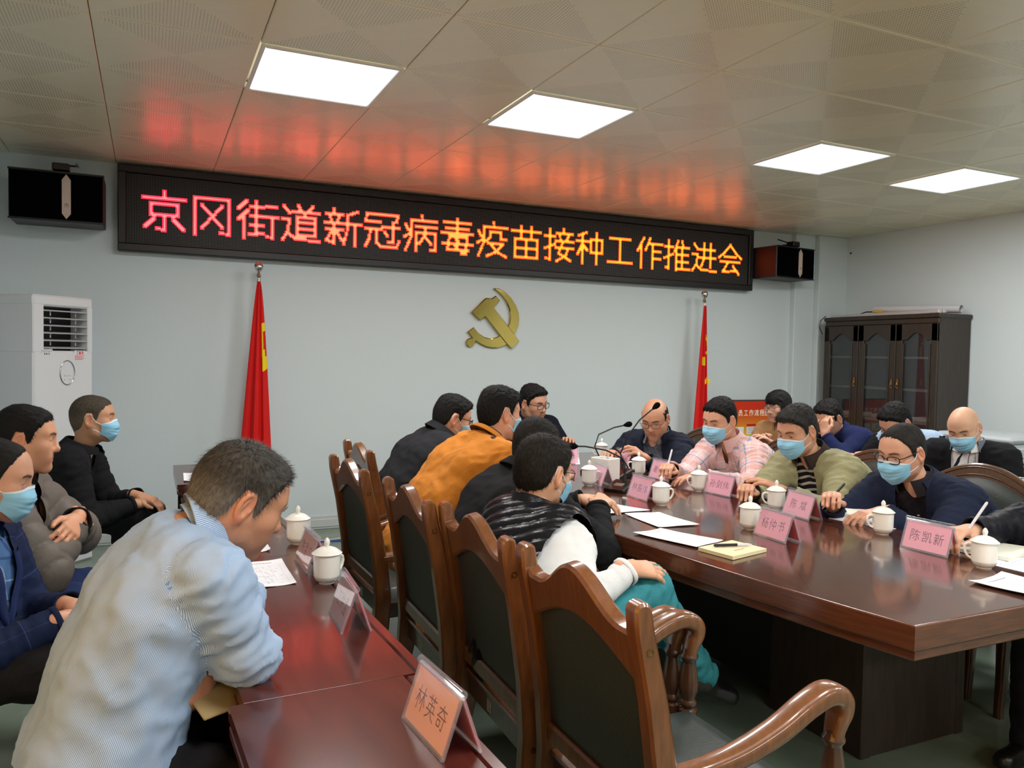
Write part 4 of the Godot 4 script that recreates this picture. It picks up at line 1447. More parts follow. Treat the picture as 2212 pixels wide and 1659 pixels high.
# an A-shaped clear stand with a pink card; text reads along +x, faces +z
func plate(at: Vector3, turn: float, text: String, card_c: Color, label: String) -> void:
	var o := thing("name_stand", at, turn, label, "name plate", "clear name stands with pink cards")
	var L := 0.182
	var Hh := 0.104
	var half := 0.036
	var ang := atan2(half, Hh)
	var slant := Hh / cos(ang)
	for s in [1, -1]:
		var bs := Basis(Vector3.RIGHT, -s * ang)
		var c := Vector3(0, Hh / 2, s * half / 2)
		var a := MB.new()
		a.box(c + bs * Vector3(0, 0, s * 0.0022), Vector3(L, slant, 0.0016), 0.0004, bs)
		a.box(c - bs * Vector3(0, 0, s * 0.0022), Vector3(L, slant, 0.0016), 0.0004, bs)
		for e in [-1, 1]:
			a.box(c + bs * Vector3(e * (L / 2 - 0.003), 0, 0), Vector3(0.006, slant, 0.006), 0.001, bs)
			a.box(c + bs * Vector3(0, e * (slant / 2 - 0.003), 0), Vector3(L, 0.006, 0.006), 0.001, bs)
		part("stand_side", a, M.acrylic, o)
		var q := MB.new()
		var cs := Vector2(L - 0.014, slant - 0.014)
		q.box(c, Vector3(cs.x, cs.y, 0.0006), 0.0, bs)
		part("card_back", q, mat(srgb(226, 84, 110) if card_c.g > 0.6 else srgb(220, 90, 110), 0.7), o)
		if s == 1:
			var im := Image.create(300, 172, true, Image.FORMAT_RGB8)
			im.fill(card_c)
			var nn := text.length()
			var cw := 70.0
			var gap := 80.0 if nn == 3 else 110.0
			for i in nn:
				draw_char(im, text[i], Vector2(150 - gap * (nn - 1) / 2.0 - cw / 2 + gap * i, 44), Vector2(cw, 82), 2.1, srgb(104, 52, 66))
			var f := MB.new()
			f.quadz(c + bs * Vector3(0, 0, 0.0006), cs.x, cs.y, bs)
			part("name_card", f, pic(im, 0.7), o)
	var top := MB.new()
	top.tube([Vector3(-L / 2, Hh + 0.002, 0), Vector3(L / 2, Hh + 0.002, 0)], 0.0085, 16)
	part("hinge_roll", top, M.acrylic, o)

func sheet(called: String, quad: Array, thick: float, m: Material, label: String, cat: String, group := "", curl := 0.004, y := TOP) -> MeshInstance3D:
	# quad: four corners (x, z) in order around; a thin slab with a slight wave
	var c := Vector2.ZERO
	for q in quad:
		c += Vector2(q[0], q[1]) / 4.0
	var p := []
	for q in quad:
		p.append(Vector2(q[0], q[1]) - c)
	if (p[1] - p[0]).cross(p[2] - p[0]) > 0.0:
		p = [p[1], p[0], p[3], p[2]]
	var top := []
	var bot := []
	var uvs := []
	for j in 9:
		var a := []
		var b := []
		var uu := []
		for i in 9:
			var u := i / 8.0
			var t := j / 8.0
			var q: Vector2 = p[0].lerp(p[1], u).lerp(p[3].lerp(p[2], u), t)
			var h := curl * (0.35 + 0.5 * sin(u * 4.1 + t * 1.3 + c.x * 9.0) + 0.5 * pow(absf(u - 0.5) * 2.0, 3) * absf(t - 0.3) * 2.0)
			h = maxf(h, 0.0) + 0.0006
			a.append(Vector3(q.x, h + thick, q.y))
			b.append(Vector3(q.x, h * 0.9, q.y))
			uu.append(Vector2(u, t))
		top.append(a)
		bot.append(b)
		uvs.append(uu)
	var mb := MB.new()
	var chk: Vector3 = (top[0][8] - top[0][0]).cross(top[8][0] - top[0][0])
	if chk.y < 0.0:
		for r in top: r.reverse()
		for r in bot: r.reverse()
		for r in uvs: r.reverse()
	mb.grid(top, uvs)
	var b2 := bot.duplicate()
	b2.reverse()
	mb.grid(b2)
	for k in 8:
		mb.face([bot[8][k], bot[8][k + 1], top[8][k + 1], top[8][k]], [Vector2.ZERO, Vector2.ZERO, Vector2.ZERO, Vector2.ZERO])
		mb.face([bot[0][k + 1], bot[0][k], top[0][k], top[0][k + 1]], [Vector2.ZERO, Vector2.ZERO, Vector2.ZERO, Vector2.ZERO])
		mb.face([bot[k][0], bot[k + 1][0], top[k + 1][0], top[k][0]], [Vector2.ZERO, Vector2.ZERO, Vector2.ZERO, Vector2.ZERO])
		mb.face([bot[k + 1][8], bot[k][8], top[k][8], top[k + 1][8]], [Vector2.ZERO, Vector2.ZERO, Vector2.ZERO, Vector2.ZERO])
	var o := part(called, mb, m)
	o.position = Vector3(c.x, y + 0.0003, c.y)
	tag(o, label, cat, group)
	return o

func page(lines: int, table := false, seed_ := 1) -> StandardMaterial3D:
	var im := Image.create(200, 280, true, Image.FORMAT_RGB8)
	im.fill(srgb(236, 239, 246))
	var r := RandomNumberGenerator.new()
	r.seed = seed_
	for i in 14:
		im.fill_rect(Rect2i(44 + i * 8, 26, 6, 6), srgb(120, 124, 150))
	for k in lines:
		var y := 50 + k * 15
		if y > 262:
			break
		if table:
			im.fill_rect(Rect2i(20, y, 160, 1), srgb(196, 202, 214))
		var x := 26
		while x < (172 if k % 4 != 3 else 90):
			var wd := r.randi_range(4, 14)
			if not table or r.randf() < 0.25:
				im.fill_rect(Rect2i(x, y + 4, wd, 4), srgb(178, 184, 200))
			x += wd + 3
	if table:
		for i in 5:
			im.fill_rect(Rect2i(20 + i * 40, 50, 1, 210), srgb(196, 202, 214))
	return pic(im, 0.8)

func pen(at: Vector3, dir: Vector3, label: String, dark_back := true) -> void:
	var o := thing("pen", at, 0.0, label, "pen")
	var d := dir.normalized()
	var up := Vector3.UP if absf(d.y) < 0.9 else Vector3.RIGHT
	var a := MB.new()
	a.tube([d * -0.068, d * -0.062, d * 0.02], [0.003, 0.0052, 0.0052], 10, 1.0, up)
	part("cap", a, M.black_gloss if dark_back else mat(srgb(210, 212, 216), 0.3), o)
	a = MB.new()
	a.tube([d * 0.02, d * 0.055, d * 0.068, d * 0.076], [0.0050, 0.0050, 0.003, 0.0008], 10, 1.0, up)
	part("barrel", a, mat(srgb(206, 210, 222), 0.3), o)

func mic(at: Vector3, turn: float, neck: Array, tip: Vector3, label: String, big := true) -> void:
	var o := thing("gooseneck_microphone", at, turn, label, "microphone", "black gooseneck microphones on the conference table")
	var b := MB.new()
	var w := 0.115
	var l := 0.15
	# wedge base
	var poly := PackedVector2Array([Vector2(-l / 2, 0), Vector2(l / 2, 0), Vector2(l / 2, 0.018), Vector2(-l / 2 + 0.03, 0.05), Vector2(-l / 2, 0.046)])
	b.prism(poly, w, 0.006, Transform3D(Basis(Vector3(0, 0, 1), Vector3(0, 1, 0), Vector3(-1, 0, 0)), Vector3(w / 2, 0, 0)), 0.95)
	part("base", b, M.black_gloss, o)
	if big:
		b = MB.new()
		b.box(Vector3(0, 0.034, 0.012), Vector3(0.05, 0.003, 0.034), 0.001, Basis(Vector3.RIGHT, 0.27))
		part("display", b, mat(srgb(120, 112, 104), 0.3, 0.4), o)
	b = MB.new()
	var inv := Basis(Vector3.UP, -turn)
	var pts := [Vector3(0, 0.045, -0.04), Vector3(0, 0.08, -0.04)]
	for q in neck:
		pts.append(inv * (q - at))
	var end: Vector3 = inv * (tip - at)
	pts.append(end)
	b.tube(pts, 0.0042, 8)
	b.tube([Vector3(0, 0.044, -0.04), Vector3(0, 0.075, -0.04)], [0.014, 0.009], 12)
	part("neck", b, M.black, o)
	b = MB.new()
	var d: Vector3 = (end - pts[pts.size() - 2]).normalized()
	b.tube([end - d * 0.012, end, end + d * 0.008, end + d * 0.024, end + d * 0.036, end + d * 0.041], [0.006, 0.011, 0.015, 0.017, 0.012, 0.003], 14)
	part("foam_head", b, mat(srgb(16, 16, 18), 1.0, 0.0, 0.1), o)

func table_things() -> void:
	var pink := srgb(242, 172, 190)
	var peach := srgb(238, 188, 182)
	# cups
	var cups := [
		[0.476, -2.304, 0.5, "white lidded cup with its handle towards the camera, nearest on the left desk"],
		[0.479, -2.818, 0.7, "white lidded cup second from the camera on the left desks"],
		[0.500, -3.401, 0.7, "white lidded cup half hidden by the leaning man's forehead"],
		[2.103, -3.566, -0.3, "white lidded cup left of the wedge microphone in front of the clasped hands"],
		[2.145, -2.985, -0.2, "white lidded cup with its handle right, beside the stand right of the microphone base"],
		[2.559, -3.784, 2.4, "white lidded cup in front of the balding man in the navy jacket"],
		[2.556, -3.234, 2.8, "white lidded cup in front of the man in the plaid shirt"],
		[2.184, -2.437, -0.25, "white lidded cup behind the cream notebook, on the near side of the table"],
		[2.583, -2.715, 2.5, "white lidded cup in front of the man in the olive jacket"],
		[2.625, -2.179, 2.6, "white lidded cup in front of the man in the navy blazer"],
		[2.521, -1.693, 1.9, "largest looking white lidded cup at the right edge of the photo"],
		[2.736, -4.484, 2.6, "farthest white lidded cup at the end of the table by the end wall"],
		[3.93, -2.62, 2.6, "white lidded cup on the desk by the right wall, only its lid showing"]]
	for c in cups:
		cup(Vector3(c[0], TOP, c[1]), c[2], c[3])
	# name stands: turn -90 deg makes them face -x with the text running along +z
	var q := -PI / 2
	plate(Vector3(0.472, TOP, -1.300), q + 0.08, "林英奇", peach, "name stand nearest the camera, pink card with three characters, on the left desk")
	plate(Vector3(0.460, TOP, -1.946), q - 0.05, "江洪孟", peach, "name stand second from the camera on the left desk, with light glaring on its card")
	plate(Vector3(0.470, TOP, -2.504), q + 0.03, "陈孟江", peach, "name stand between the two cups on the left desk")
	plate(Vector3(2.545, TOP, -1.913), q + 0.07, "陈凯新", pink, "name stand with three characters left of the cup at the right edge")
	plate(Vector3(2.168, TOP, -2.271), q - 0.06, "杨仲书", pink, "name stand beside the cup behind the cream notebook")
	plate(Vector3(2.570, TOP, -2.548), q - 0.12, "陈斌", pink, "name stand with only two characters in front of the navy blazer's pen hand")
	plate(Vector3(2.596, TOP, -3.103), q + 0.10, "孙剑伟", pink, "name stand in front of the hand of the man in the olive jacket")
	plate(Vector3(2.155, TOP, -3.144), q - 0.03, "林振伟", pink, "name stand right of the wedge microphone base")
	plate(Vector3(2.600, TOP, -3.600), q + 0.06, "谢树新", pink, "name stand in front of the hand of the man in plaid")
	plate(Vector3(2.648, TOP, -4.069), q - 0.05, "江树桂", pink, "name stand in front of the balding man, behind the pen holder")
	plate(Vector3(2.178, TOP, -3.560), q - 0.2, "洪群", pink, "name stand left of the wedge microphone base, partly behind a cup")
	plate(Vector3(2.365, TOP, -4.32), -0.12, "江洪锋", pink, "name stand at the far end of the table facing the camera")
	plate(Vector3(3.95, TOP, -3.36), q, "林群", pink, "name stand on the right wall desk before the man in the light blue vest")
	plate(Vector3(3.95, TOP, -2.40), q, "树桂", pink, "name stand at the right edge, on the desk by the right wall")
	# papers
	var g := "white printed papers on the conference table"
	sheet("paper", [[1.73, -3.02], [1.93, -3.12], [2.009, -2.874], [1.798, -2.865]], 0.0006, page(13, false, 3), "white sheet touching the clasped hands on the conference table", "paper", g, 0.006)
	sheet("paper", [[1.857, -2.844], [2.03, -2.834], [2.025, -2.55], [1.84, -2.572]], 0.0006, page(12, false, 4), "white sheet in the middle of the three loose sheets on the table", "paper", g, 0.006)
	sheet("paper", [[1.684, -2.518], [1.843, -2.562], [1.94, -2.303], [1.768, -2.242]], 0.0006, page(13, false, 5), "white sheet nearest the edge, next to the cream notebook", "paper", g, 0.006)
	sheet("paper", [[2.291, -1.585], [2.50, -1.62], [2.56, -1.33], [2.34, -1.30]], 0.0006, page(14, false, 6), "white sheet at the right edge of the photo near the table's end", "paper", g, 0.01)
	sheet("paper", [[2.57, -1.75], [2.80, -1.80], [2.84, -1.48], [2.60, -1.45]], 0.0006, page(14, false, 7), "white sheet under the phone beyond the rightmost cup", "paper", g, 0.003)
	sheet("paper", [[2.645, -2.47], [2.86, -2.55], [2.90, -2.28], [2.725, -2.21]], 0.0006, page(10, false, 8), "white sheet under the open notebook of the man in the navy blazer", "paper", g, 0.004)
	sheet("paper", [[2.72, -3.80], [2.90, -3.82], [2.90, -3.55], [2.73, -3.54]], 0.0006, page(10, false, 9), "white sheet under the writing hand of the man in plaid", "paper", g, 0.004)
	sheet("paper", [[2.70, -4.28], [2.90, -4.3], [2.91, -4.02], [2.71, -4.0]], 0.0006, page(10, false, 10), "white sheet in front of the balding man", "paper", g, 0.004)
	sheet("paper", [[0.222, -2.615], [0.392, -2.604], [0.392, -2.32], [0.245, -2.305]], 0.0006, page(14, true, 11), "white table form on the left desk beside the leaning man", "paper", "papers on the left desks", 0.006)
	sheet("paper", [[0.23, -2.98], [0.375, -2.985], [0.375, -2.735], [0.26, -2.72]], 0.0006, page(14, true, 12), "white sheet under the leaning man's chin", "paper", "papers on the left desks", 0.012)
	sheet("paper", [[0.172, -4.61], [0.33, -4.626], [0.32, -4.31], [0.164, -4.32]], 0.0006, page(14, true, 13), "white sheet on the small desk by the end wall", "paper", "papers on the left desks", 0.004)
	# notebooks
	var im := Image.create(256, 180, true, Image.FORMAT_RGB8)
	im.fill(srgb(226, 214, 176))
	for i in 2:
		draw_char(im, "工作"[i], Vector2(96 + i * 34, 40), Vector2(28, 26), 1.6, srgb(206, 96, 60))
	im.fill_rect(Rect2i(90, 120, 74, 7), srgb(206, 110, 70))
	var nb := sheet("notebook", [[1.756, -2.215], [1.946, -2.262], [1.975, -2.115], [1.785, -2.068]], 0.012, pic(im), "cream covered notebook lying at the table edge with a pen on it", "notebook", "", 0.001)
	pen(Vector3(1.873, TOP + 0.0205, -2.178), Vector3(0.11, 0, 0.028), "black and silver marker pen lying on the cream notebook")
	sheet("open_notebook", [[2.70, -3.14], [2.89, -3.16], [2.90, -2.86], [2.71, -2.86]], 0.012, M.paper, "open white notebook under the hands of the man in the olive jacket", "notebook", "", 0.012)
	sheet("open_notebook", [[2.70, -2.545], [2.87, -2.63], [2.93, -2.46], [2.76, -2.38]], 0.016, mat(srgb(232, 230, 216), 0.8), "thick open notebook in front of the man in the navy blazer", "notebook", "", 0.004)
	sheet("open_notebook", [[2.62, -2.02], [2.80, -2.05], [2.86, -1.74], [2.66, -1.70]], 0.012, mat(srgb(226, 228, 214), 0.8), "open notebook behind the rightmost cup", "notebook", "", 0.010)
	var ph := MB.new()
	ph.box(Vector3(2.70, TOP + 0.0095, -1.50), Vector3(0.074, 0.009, 0.15), 0.003, Basis(Vector3.UP, 0.4))
	tag(part("phone", ph, M.black_gloss), "dark phone lying on white paper at the right edge of the photo", "phone")
	# pen holder / tissue box
	var h := thing("pen_holder", Vector3(2.29, TOP, -3.71), -1.25, "white printed pen holder box behind the wedge microphone", "pen holder")
	var b := MB.new()
	for s in [-1, 1]:
		b.box(Vector3(s * 0.062, 0.06, 0), Vector3(0.006, 0.12, 0.09), 0.002)
		b.box(Vector3(0, 0.06, s * 0.045), Vector3(0.13, 0.12, 0.006), 0.002)
	b.box(Vector3(0, 0.055, 0), Vector3(0.004, 0.11, 0.086))
	b.box(Vector3(0, 0.006, 0), Vector3(0.124, 0.01, 0.086))
	part("box", b, M.porcelain, h)
	im = Image.create(160, 140, true, Image.FORMAT_RGB8)
	im.fill(srgb(222, 224, 216))
	for r in 6:
		for c in 9:
			if (r * 5 + c * 3) % 4 != 0:
				im.fill_rect(Rect2i(14 + c * 15 + (r % 2) * 4, 24 + r * 14, 8, 2), srgb(110, 112, 106))
	for k in 40:
		var an := k * 0.31
		var c := Vector2(80 + cos(an) * (16 + k * 0.2), 74 + sin(an) * 9)
		im.fill_rect(Rect2i(int(c.x), int(c.y), 3, 2), srgb(100, 102, 96))
	b = MB.new()
	b.quadz(Vector3(0, 0.058, 0.0482), 0.124, 0.108)
	part("print", b, pic(im, 0.5), h)
	pen(Vector3(2.30, TOP + 0.10, -3.70), Vector3(0.02, -0.12, -0.01), "silver and red pen standing in the white pen holder", false)
	# microphones
	mic(Vector3(2.165, TOP, -3.36), deg_to_rad(-62), [Vector3(2.215, 0.86, -3.37), Vector3(2.20, 0.905, -3.40), Vector3(2.12, 0.945, -3.43), Vector3(1.99, 0.970, -3.42)], Vector3(1.925, 0.975, -3.40), "gooseneck microphone with large wedge base, bent low to the left")
	mic(Vector3(2.36, TOP, -3.93), deg_to_rad(-70), [Vector3(2.345, 0.90, -3.92), Vector3(2.37, 0.97, -3.92), Vector3(2.46, 1.01, -3.90)], Vector3(2.53, 1.025, -3.885), "gooseneck microphone behind the pen holder, bent to the right", false)
	mic(Vector3(2.40, TOP, -3.74), deg_to_rad(-70), [Vector3(2.405, 0.88, -3.74), Vector3(2.44, 0.98, -3.72), Vector3(2.50, 1.07, -3.70)], Vector3(2.58, 1.14, -3.675), "tallest gooseneck microphone, rising straight in front of the balding man", false)
	# cables on the floor by the end wall
	for k in 2:
		var c := MB.new()
		var pts := []
		for i in 14:
			pts.append(Vector3(0.95 + i * 0.09, 0.006, -5.93 + k * 0.07 + 0.03 * sin(i * 0.9 + k * 2.0) + i * 0.006))
		c.tube(pts, 0.006, 6)
		tag(part("floor_cable", c, mat(srgb(200, 204, 200) if k == 0 else srgb(40, 84, 170), 0.5)), ["white cable on the floor along the end wall", "blue cable on the floor along the end wall"][k], "cable")

# ---------------------------------------------------------------- smooth bodies: tapered capsules blended and meshed as surface nets
class Field:
	var A := PackedVector3Array()
	var B := PackedVector3Array()
	var RA := PackedFloat32Array()
	var RB := PackedFloat32Array()
	var K := PackedFloat32Array()
	var G := PackedInt32Array()          # which limb: 0 trunk, 1 left arm, 2 right arm, 3 legs
	var verts := PackedVector3Array()
	var tris := PackedInt32Array()
	var norms := PackedVector3Array()

	func add(a: Vector3, b: Vector3, ra: float, rb: float, k := 0.04, g := 0) -> void:
		A.append(a)
		B.append(b)
		RA.append(ra)
		RB.append(rb)
		K.append(k)
		G.append(g)

	func chain(p: Array, r: Array, k := 0.04, g := 0) -> void:
		for i in p.size() - 1:
			add(p[i], p[i + 1], r[i], r[i + 1], k, g)

	func dist(p: Vector3, list: PackedInt32Array) -> float:
		var d := 1e3
		for i in list:
			var a := A[i]
			var ba := B[i] - a
			var pa := p - a
			var t := clampf(pa.dot(ba) / maxf(ba.length_squared(), 1e-9), 0.0, 1.0)
			var e := (pa - ba * t).length() - lerpf(RA[i], RB[i], t)
			var k := K[i]
			var h := k - absf(d - e)
			d = minf(d, e)
			if h > 0.0:
				d -= h * h / k * 0.25
		return d

	func all() -> PackedInt32Array:
		return PackedInt32Array(range(A.size()))

	func limb(p: Vector3) -> int:      # nearest bone
		var best := 1e3
		var w := 0
		for i in A.size():
			var a := A[i]
			var ba := B[i] - a
			var pa := p - a
			var t := clampf(pa.dot(ba) / maxf(ba.length_squared(), 1e-9), 0.0, 1.0)
			var e := (pa - ba * t).length() - lerpf(RA[i], RB[i], t)
			if e < best:
				best = e
				w = i
		return w

	func bounds(i: int) -> AABB:
		var m := maxf(RA[i], RB[i])
		return AABB(A[i], Vector3.ZERO).expand(B[i]).grow(m)

	func build(cell: float) -> void:
		var n := A.size()
		var box := bounds(0)
		for i in n:
			box = box.merge(bounds(i))
		box = box.grow(cell * 3.0 + 0.015)
		var o := box.position
		var bs := 4
		var nbx := int(ceil(box.size.x / cell / bs))
		var nby := int(ceil(box.size.y / cell / bs))
		var nbz := int(ceil(box.size.z / cell / bs))
		var sx := nbx * bs + 1
		var sy := nby * bs + 1
		var sz := nbz * bs + 1
		var sxy := sx * sy
		var val := PackedFloat32Array()
		val.resize(sxy * sz)
		val.fill(1e9)
		var bw := cell * bs
		var hd := bw * 0.8661
		var lists := {}
		for i in n:
			var bb := bounds(i).grow(K[i] + hd)
			var lo := ((bb.position - o) / bw).floor()
			var hi := ((bb.end - o) / bw).floor()
			for z in range(maxi(int(lo.z), 0), mini(int(hi.z), nbz - 1) + 1):
				for y in range(maxi(int(lo.y), 0), mini(int(hi.y), nby - 1) + 1):
					for x in range(maxi(int(lo.x), 0), mini(int(hi.x), nbx - 1) + 1):
						var c := o + Vector3(x + 0.5, y + 0.5, z + 0.5) * bw
						var a := A[i]
						var ba := B[i] - a
						var pa := c - a
						var t := clampf(pa.dot(ba) / maxf(ba.length_squared(), 1e-9), 0.0, 1.0)
						var e := (pa - ba * t).length() - lerpf(RA[i], RB[i], t)
						if e > hd + K[i] + hd:
							continue
						var key := (z * nby + y) * nbx + x
						if not lists.has(key):
							lists[key] = PackedInt32Array()
						lists[key].append(i)
		var active := PackedInt32Array()
		for key in lists:
			var x: int = key % nbx
			var y: int = (key / nbx) % nby
			var z: int = key / (nbx * nby)
			var c := o + Vector3(x + 0.5, y + 0.5, z + 0.5) * bw
			var l: PackedInt32Array = lists[key]
			if absf(dist(c, l)) > hd * 1.12 + cell:
				continue
			active.append(key)
			for kz in bs + 1:
				for ky in bs + 1:
					var at := (z * bs + kz) * sxy + (y * bs + ky) * sx + x * bs
					for kx in bs + 1:
						if val[at + kx] > 1e8:
							val[at + kx] = dist(o + Vector3(x * bs + kx, y * bs + ky, z * bs + kz) * cell, l)
		net(active, val, o, cell, nbx, nby, bs, sx, sxy, sz)

	func net(active: PackedInt32Array, val: PackedFloat32Array, o: Vector3, cell: float, nbx: int, nby: int, bs: int, sx: int, sxy: int, sz: int) -> void:
		var idx := PackedInt32Array()
		idx.resize(sxy * sz)
		idx.fill(-1)
		var off := PackedInt32Array([0, 1, sx, sx + 1, sxy, sxy + 1, sxy + sx, sxy + sx + 1])
		var ea := PackedInt32Array([0, 2, 4, 6, 0, 1, 4, 5, 0, 1, 2, 3])
		var eb := PackedInt32Array([1, 3, 5, 7, 2, 3, 6, 7, 4, 5, 6, 7])
		var cs := PackedInt32Array()
		for key in active:
			var bx := key % nbx
			var by := (key / nbx) % nby
			var bz := key / (nbx * nby)
			for z in range(bz * bs, bz * bs + bs):
				for y in range(by * bs, by * bs + bs):
					var at := z * sxy + y * sx + bx * bs
					for x in range(bx * bs, bx * bs + bs):
						var m := 0
						for k in 8:
							if val[at + off[k]] < 0.0:
								m |= 1 << k
						if m != 0 and m != 255:
							var s := Vector3.ZERO
							var c := 0
							for e in 12:
								var i := ea[e]
								var j := eb[e]
								if ((m >> i) & 1) != ((m >> j) & 1):
									var vi := val[at + off[i]]
									var vj := val[at + off[j]]
									if vj > 1e8 or vi > 1e8:
										continue
									var t := vi / (vi - vj)
									s += Vector3(lerpf(i & 1, j & 1, t), lerpf((i >> 1) & 1, (j >> 1) & 1, t), lerpf(i >> 2, j >> 2, t))
									c += 1
							if c:
								idx[at] = verts.size()
								verts.append(o + (Vector3(x, y, z) + s / c) * cell)
								cs.append(at)
						at += 1
		for at in cs:
			var inside := val[at] < 0.0
			for ax in 3:
				var d := 1 if ax == 0 else sx if ax == 1 else sxy
				if (val[at + d] < 0.0) == inside:
					continue
				var u := sx if ax == 0 else sxy if ax == 1 else 1
				var w := sxy if ax == 0 else 1 if ax == 1 else sx
				if at - u - w < 0:
					continue
				var a := idx[at]
				var b := idx[at - u]
				var c := idx[at - u - w]
				var e := idx[at - w]
				if a < 0 or b < 0 or c < 0 or e < 0:
					continue
				if inside:
					tris.append_array([a, b, c, a, c, e])
				else:
					tris.append_array([a, c, b, a, e, c])

	# counter-clockwise triangles here; turned when handed to Godot
	func find_normals() -> void:
		norms = PackedVector3Array()
		norms.resize(verts.size())
		for k in range(0, tris.size(), 3):
			var a := tris[k]
			var b := tris[k + 1]
			var c := tris[k + 2]
			var nn := (verts[b] - verts[a]).cross(verts[c] - verts[a])
			norms[a] += nn
			norms[b] += nn
			norms[c] += nn
		for i in norms.size():
			norms[i] = norms[i].normalized()

	func relax(times := 1, amount := 0.5) -> void:
		for q in times:
			var sum := PackedVector3Array()
			var cnt := PackedInt32Array()
			sum.resize(verts.size())
			cnt.resize(verts.size())
			for k in range(0, tris.size(), 3):
				for e in 3:
					var i := tris[k + e]
					sum[i] += verts[tris[k + (e + 1) % 3]]
					cnt[i] += 1
			for i in verts.size():
				if cnt[i] > 0:
					verts[i] = verts[i].lerp(sum[i] / cnt[i], amount)

	# walk from p along dir to the surface
	func hit(p: Vector3, dir: Vector3) -> Vector3:
		var l := all()
		var t := 0.0
		for i in 60:
			var d := dist(p + dir * t, l)
			if d < 0.0006:
				break
			t += d * 0.9
			if t > 0.8:
				break
		return p + dir * t

# keep the part of a surface where cut is positive (values per vertex), cutting triangles cleanly
static func sliced(verts: PackedVector3Array, norms: PackedVector3Array, tris: PackedInt32Array, cut: PackedFloat32Array) -> Array:
	var v := verts.duplicate()
	var n := norms.duplicate()
	var t := PackedInt32Array()
	var made := {}
	for k in range(0, tris.size(), 3):
		var keep := []
		for e in 3:
			var i := tris[k + e]
			var j := tris[k + (e + 1) % 3]
			if cut[i] >= 0.0:
				keep.append(i)
			if (cut[i] >= 0.0) != (cut[j] >= 0.0):
				var key := Vector2i(mini(i, j), maxi(i, j))
				if not made.has(key):
					var f := cut[i] / (cut[i] - cut[j])
					made[key] = v.size()
					v.append(verts[i].lerp(verts[j], f))
					n.append(norms[i].lerp(norms[j], f).normalized())
				keep.append(made[key])
		for e in range(1, keep.size() - 1):
			t.append_array([keep[0], keep[e], keep[e + 1]])
	return [v, n, t]

static func packed(v: PackedVector3Array, n: PackedVector3Array, t: PackedInt32Array, col := PackedColorArray(), uv := PackedVector2Array()) -> Array:
	# drop unused points, turn the triangles clockwise
	var to := PackedInt32Array()
	to.resize(v.size())
	to.fill(-1)
	var v2 := PackedVector3Array()
	var n2 := PackedVector3Array()
	var c2 := PackedColorArray()
	var u2 := PackedVector2Array()
	var ix := PackedInt32Array()
	ix.resize(t.size())
	for k in t.size():
		var i := t[k]
		if to[i] < 0:
			to[i] = v2.size()
			v2.append(v[i])
			n2.append(n[i])
			if col.size():
				c2.append(col[i])
			if uv.size():
				u2.append(uv[i])
		var at := k
		if k % 3 == 1: at = k + 1
		elif k % 3 == 2: at = k - 1
		ix[at] = to[i]
	var a := []
	a.resize(Mesh.ARRAY_MAX)
	a[Mesh.ARRAY_VERTEX] = v2
	a[Mesh.ARRAY_NORMAL] = n2
	a[Mesh.ARRAY_INDEX] = ix
	if col.size():
		a[Mesh.ARRAY_COLOR] = c2
	if uv.size():
		a[Mesh.ARRAY_TEX_UV] = u2
	return a

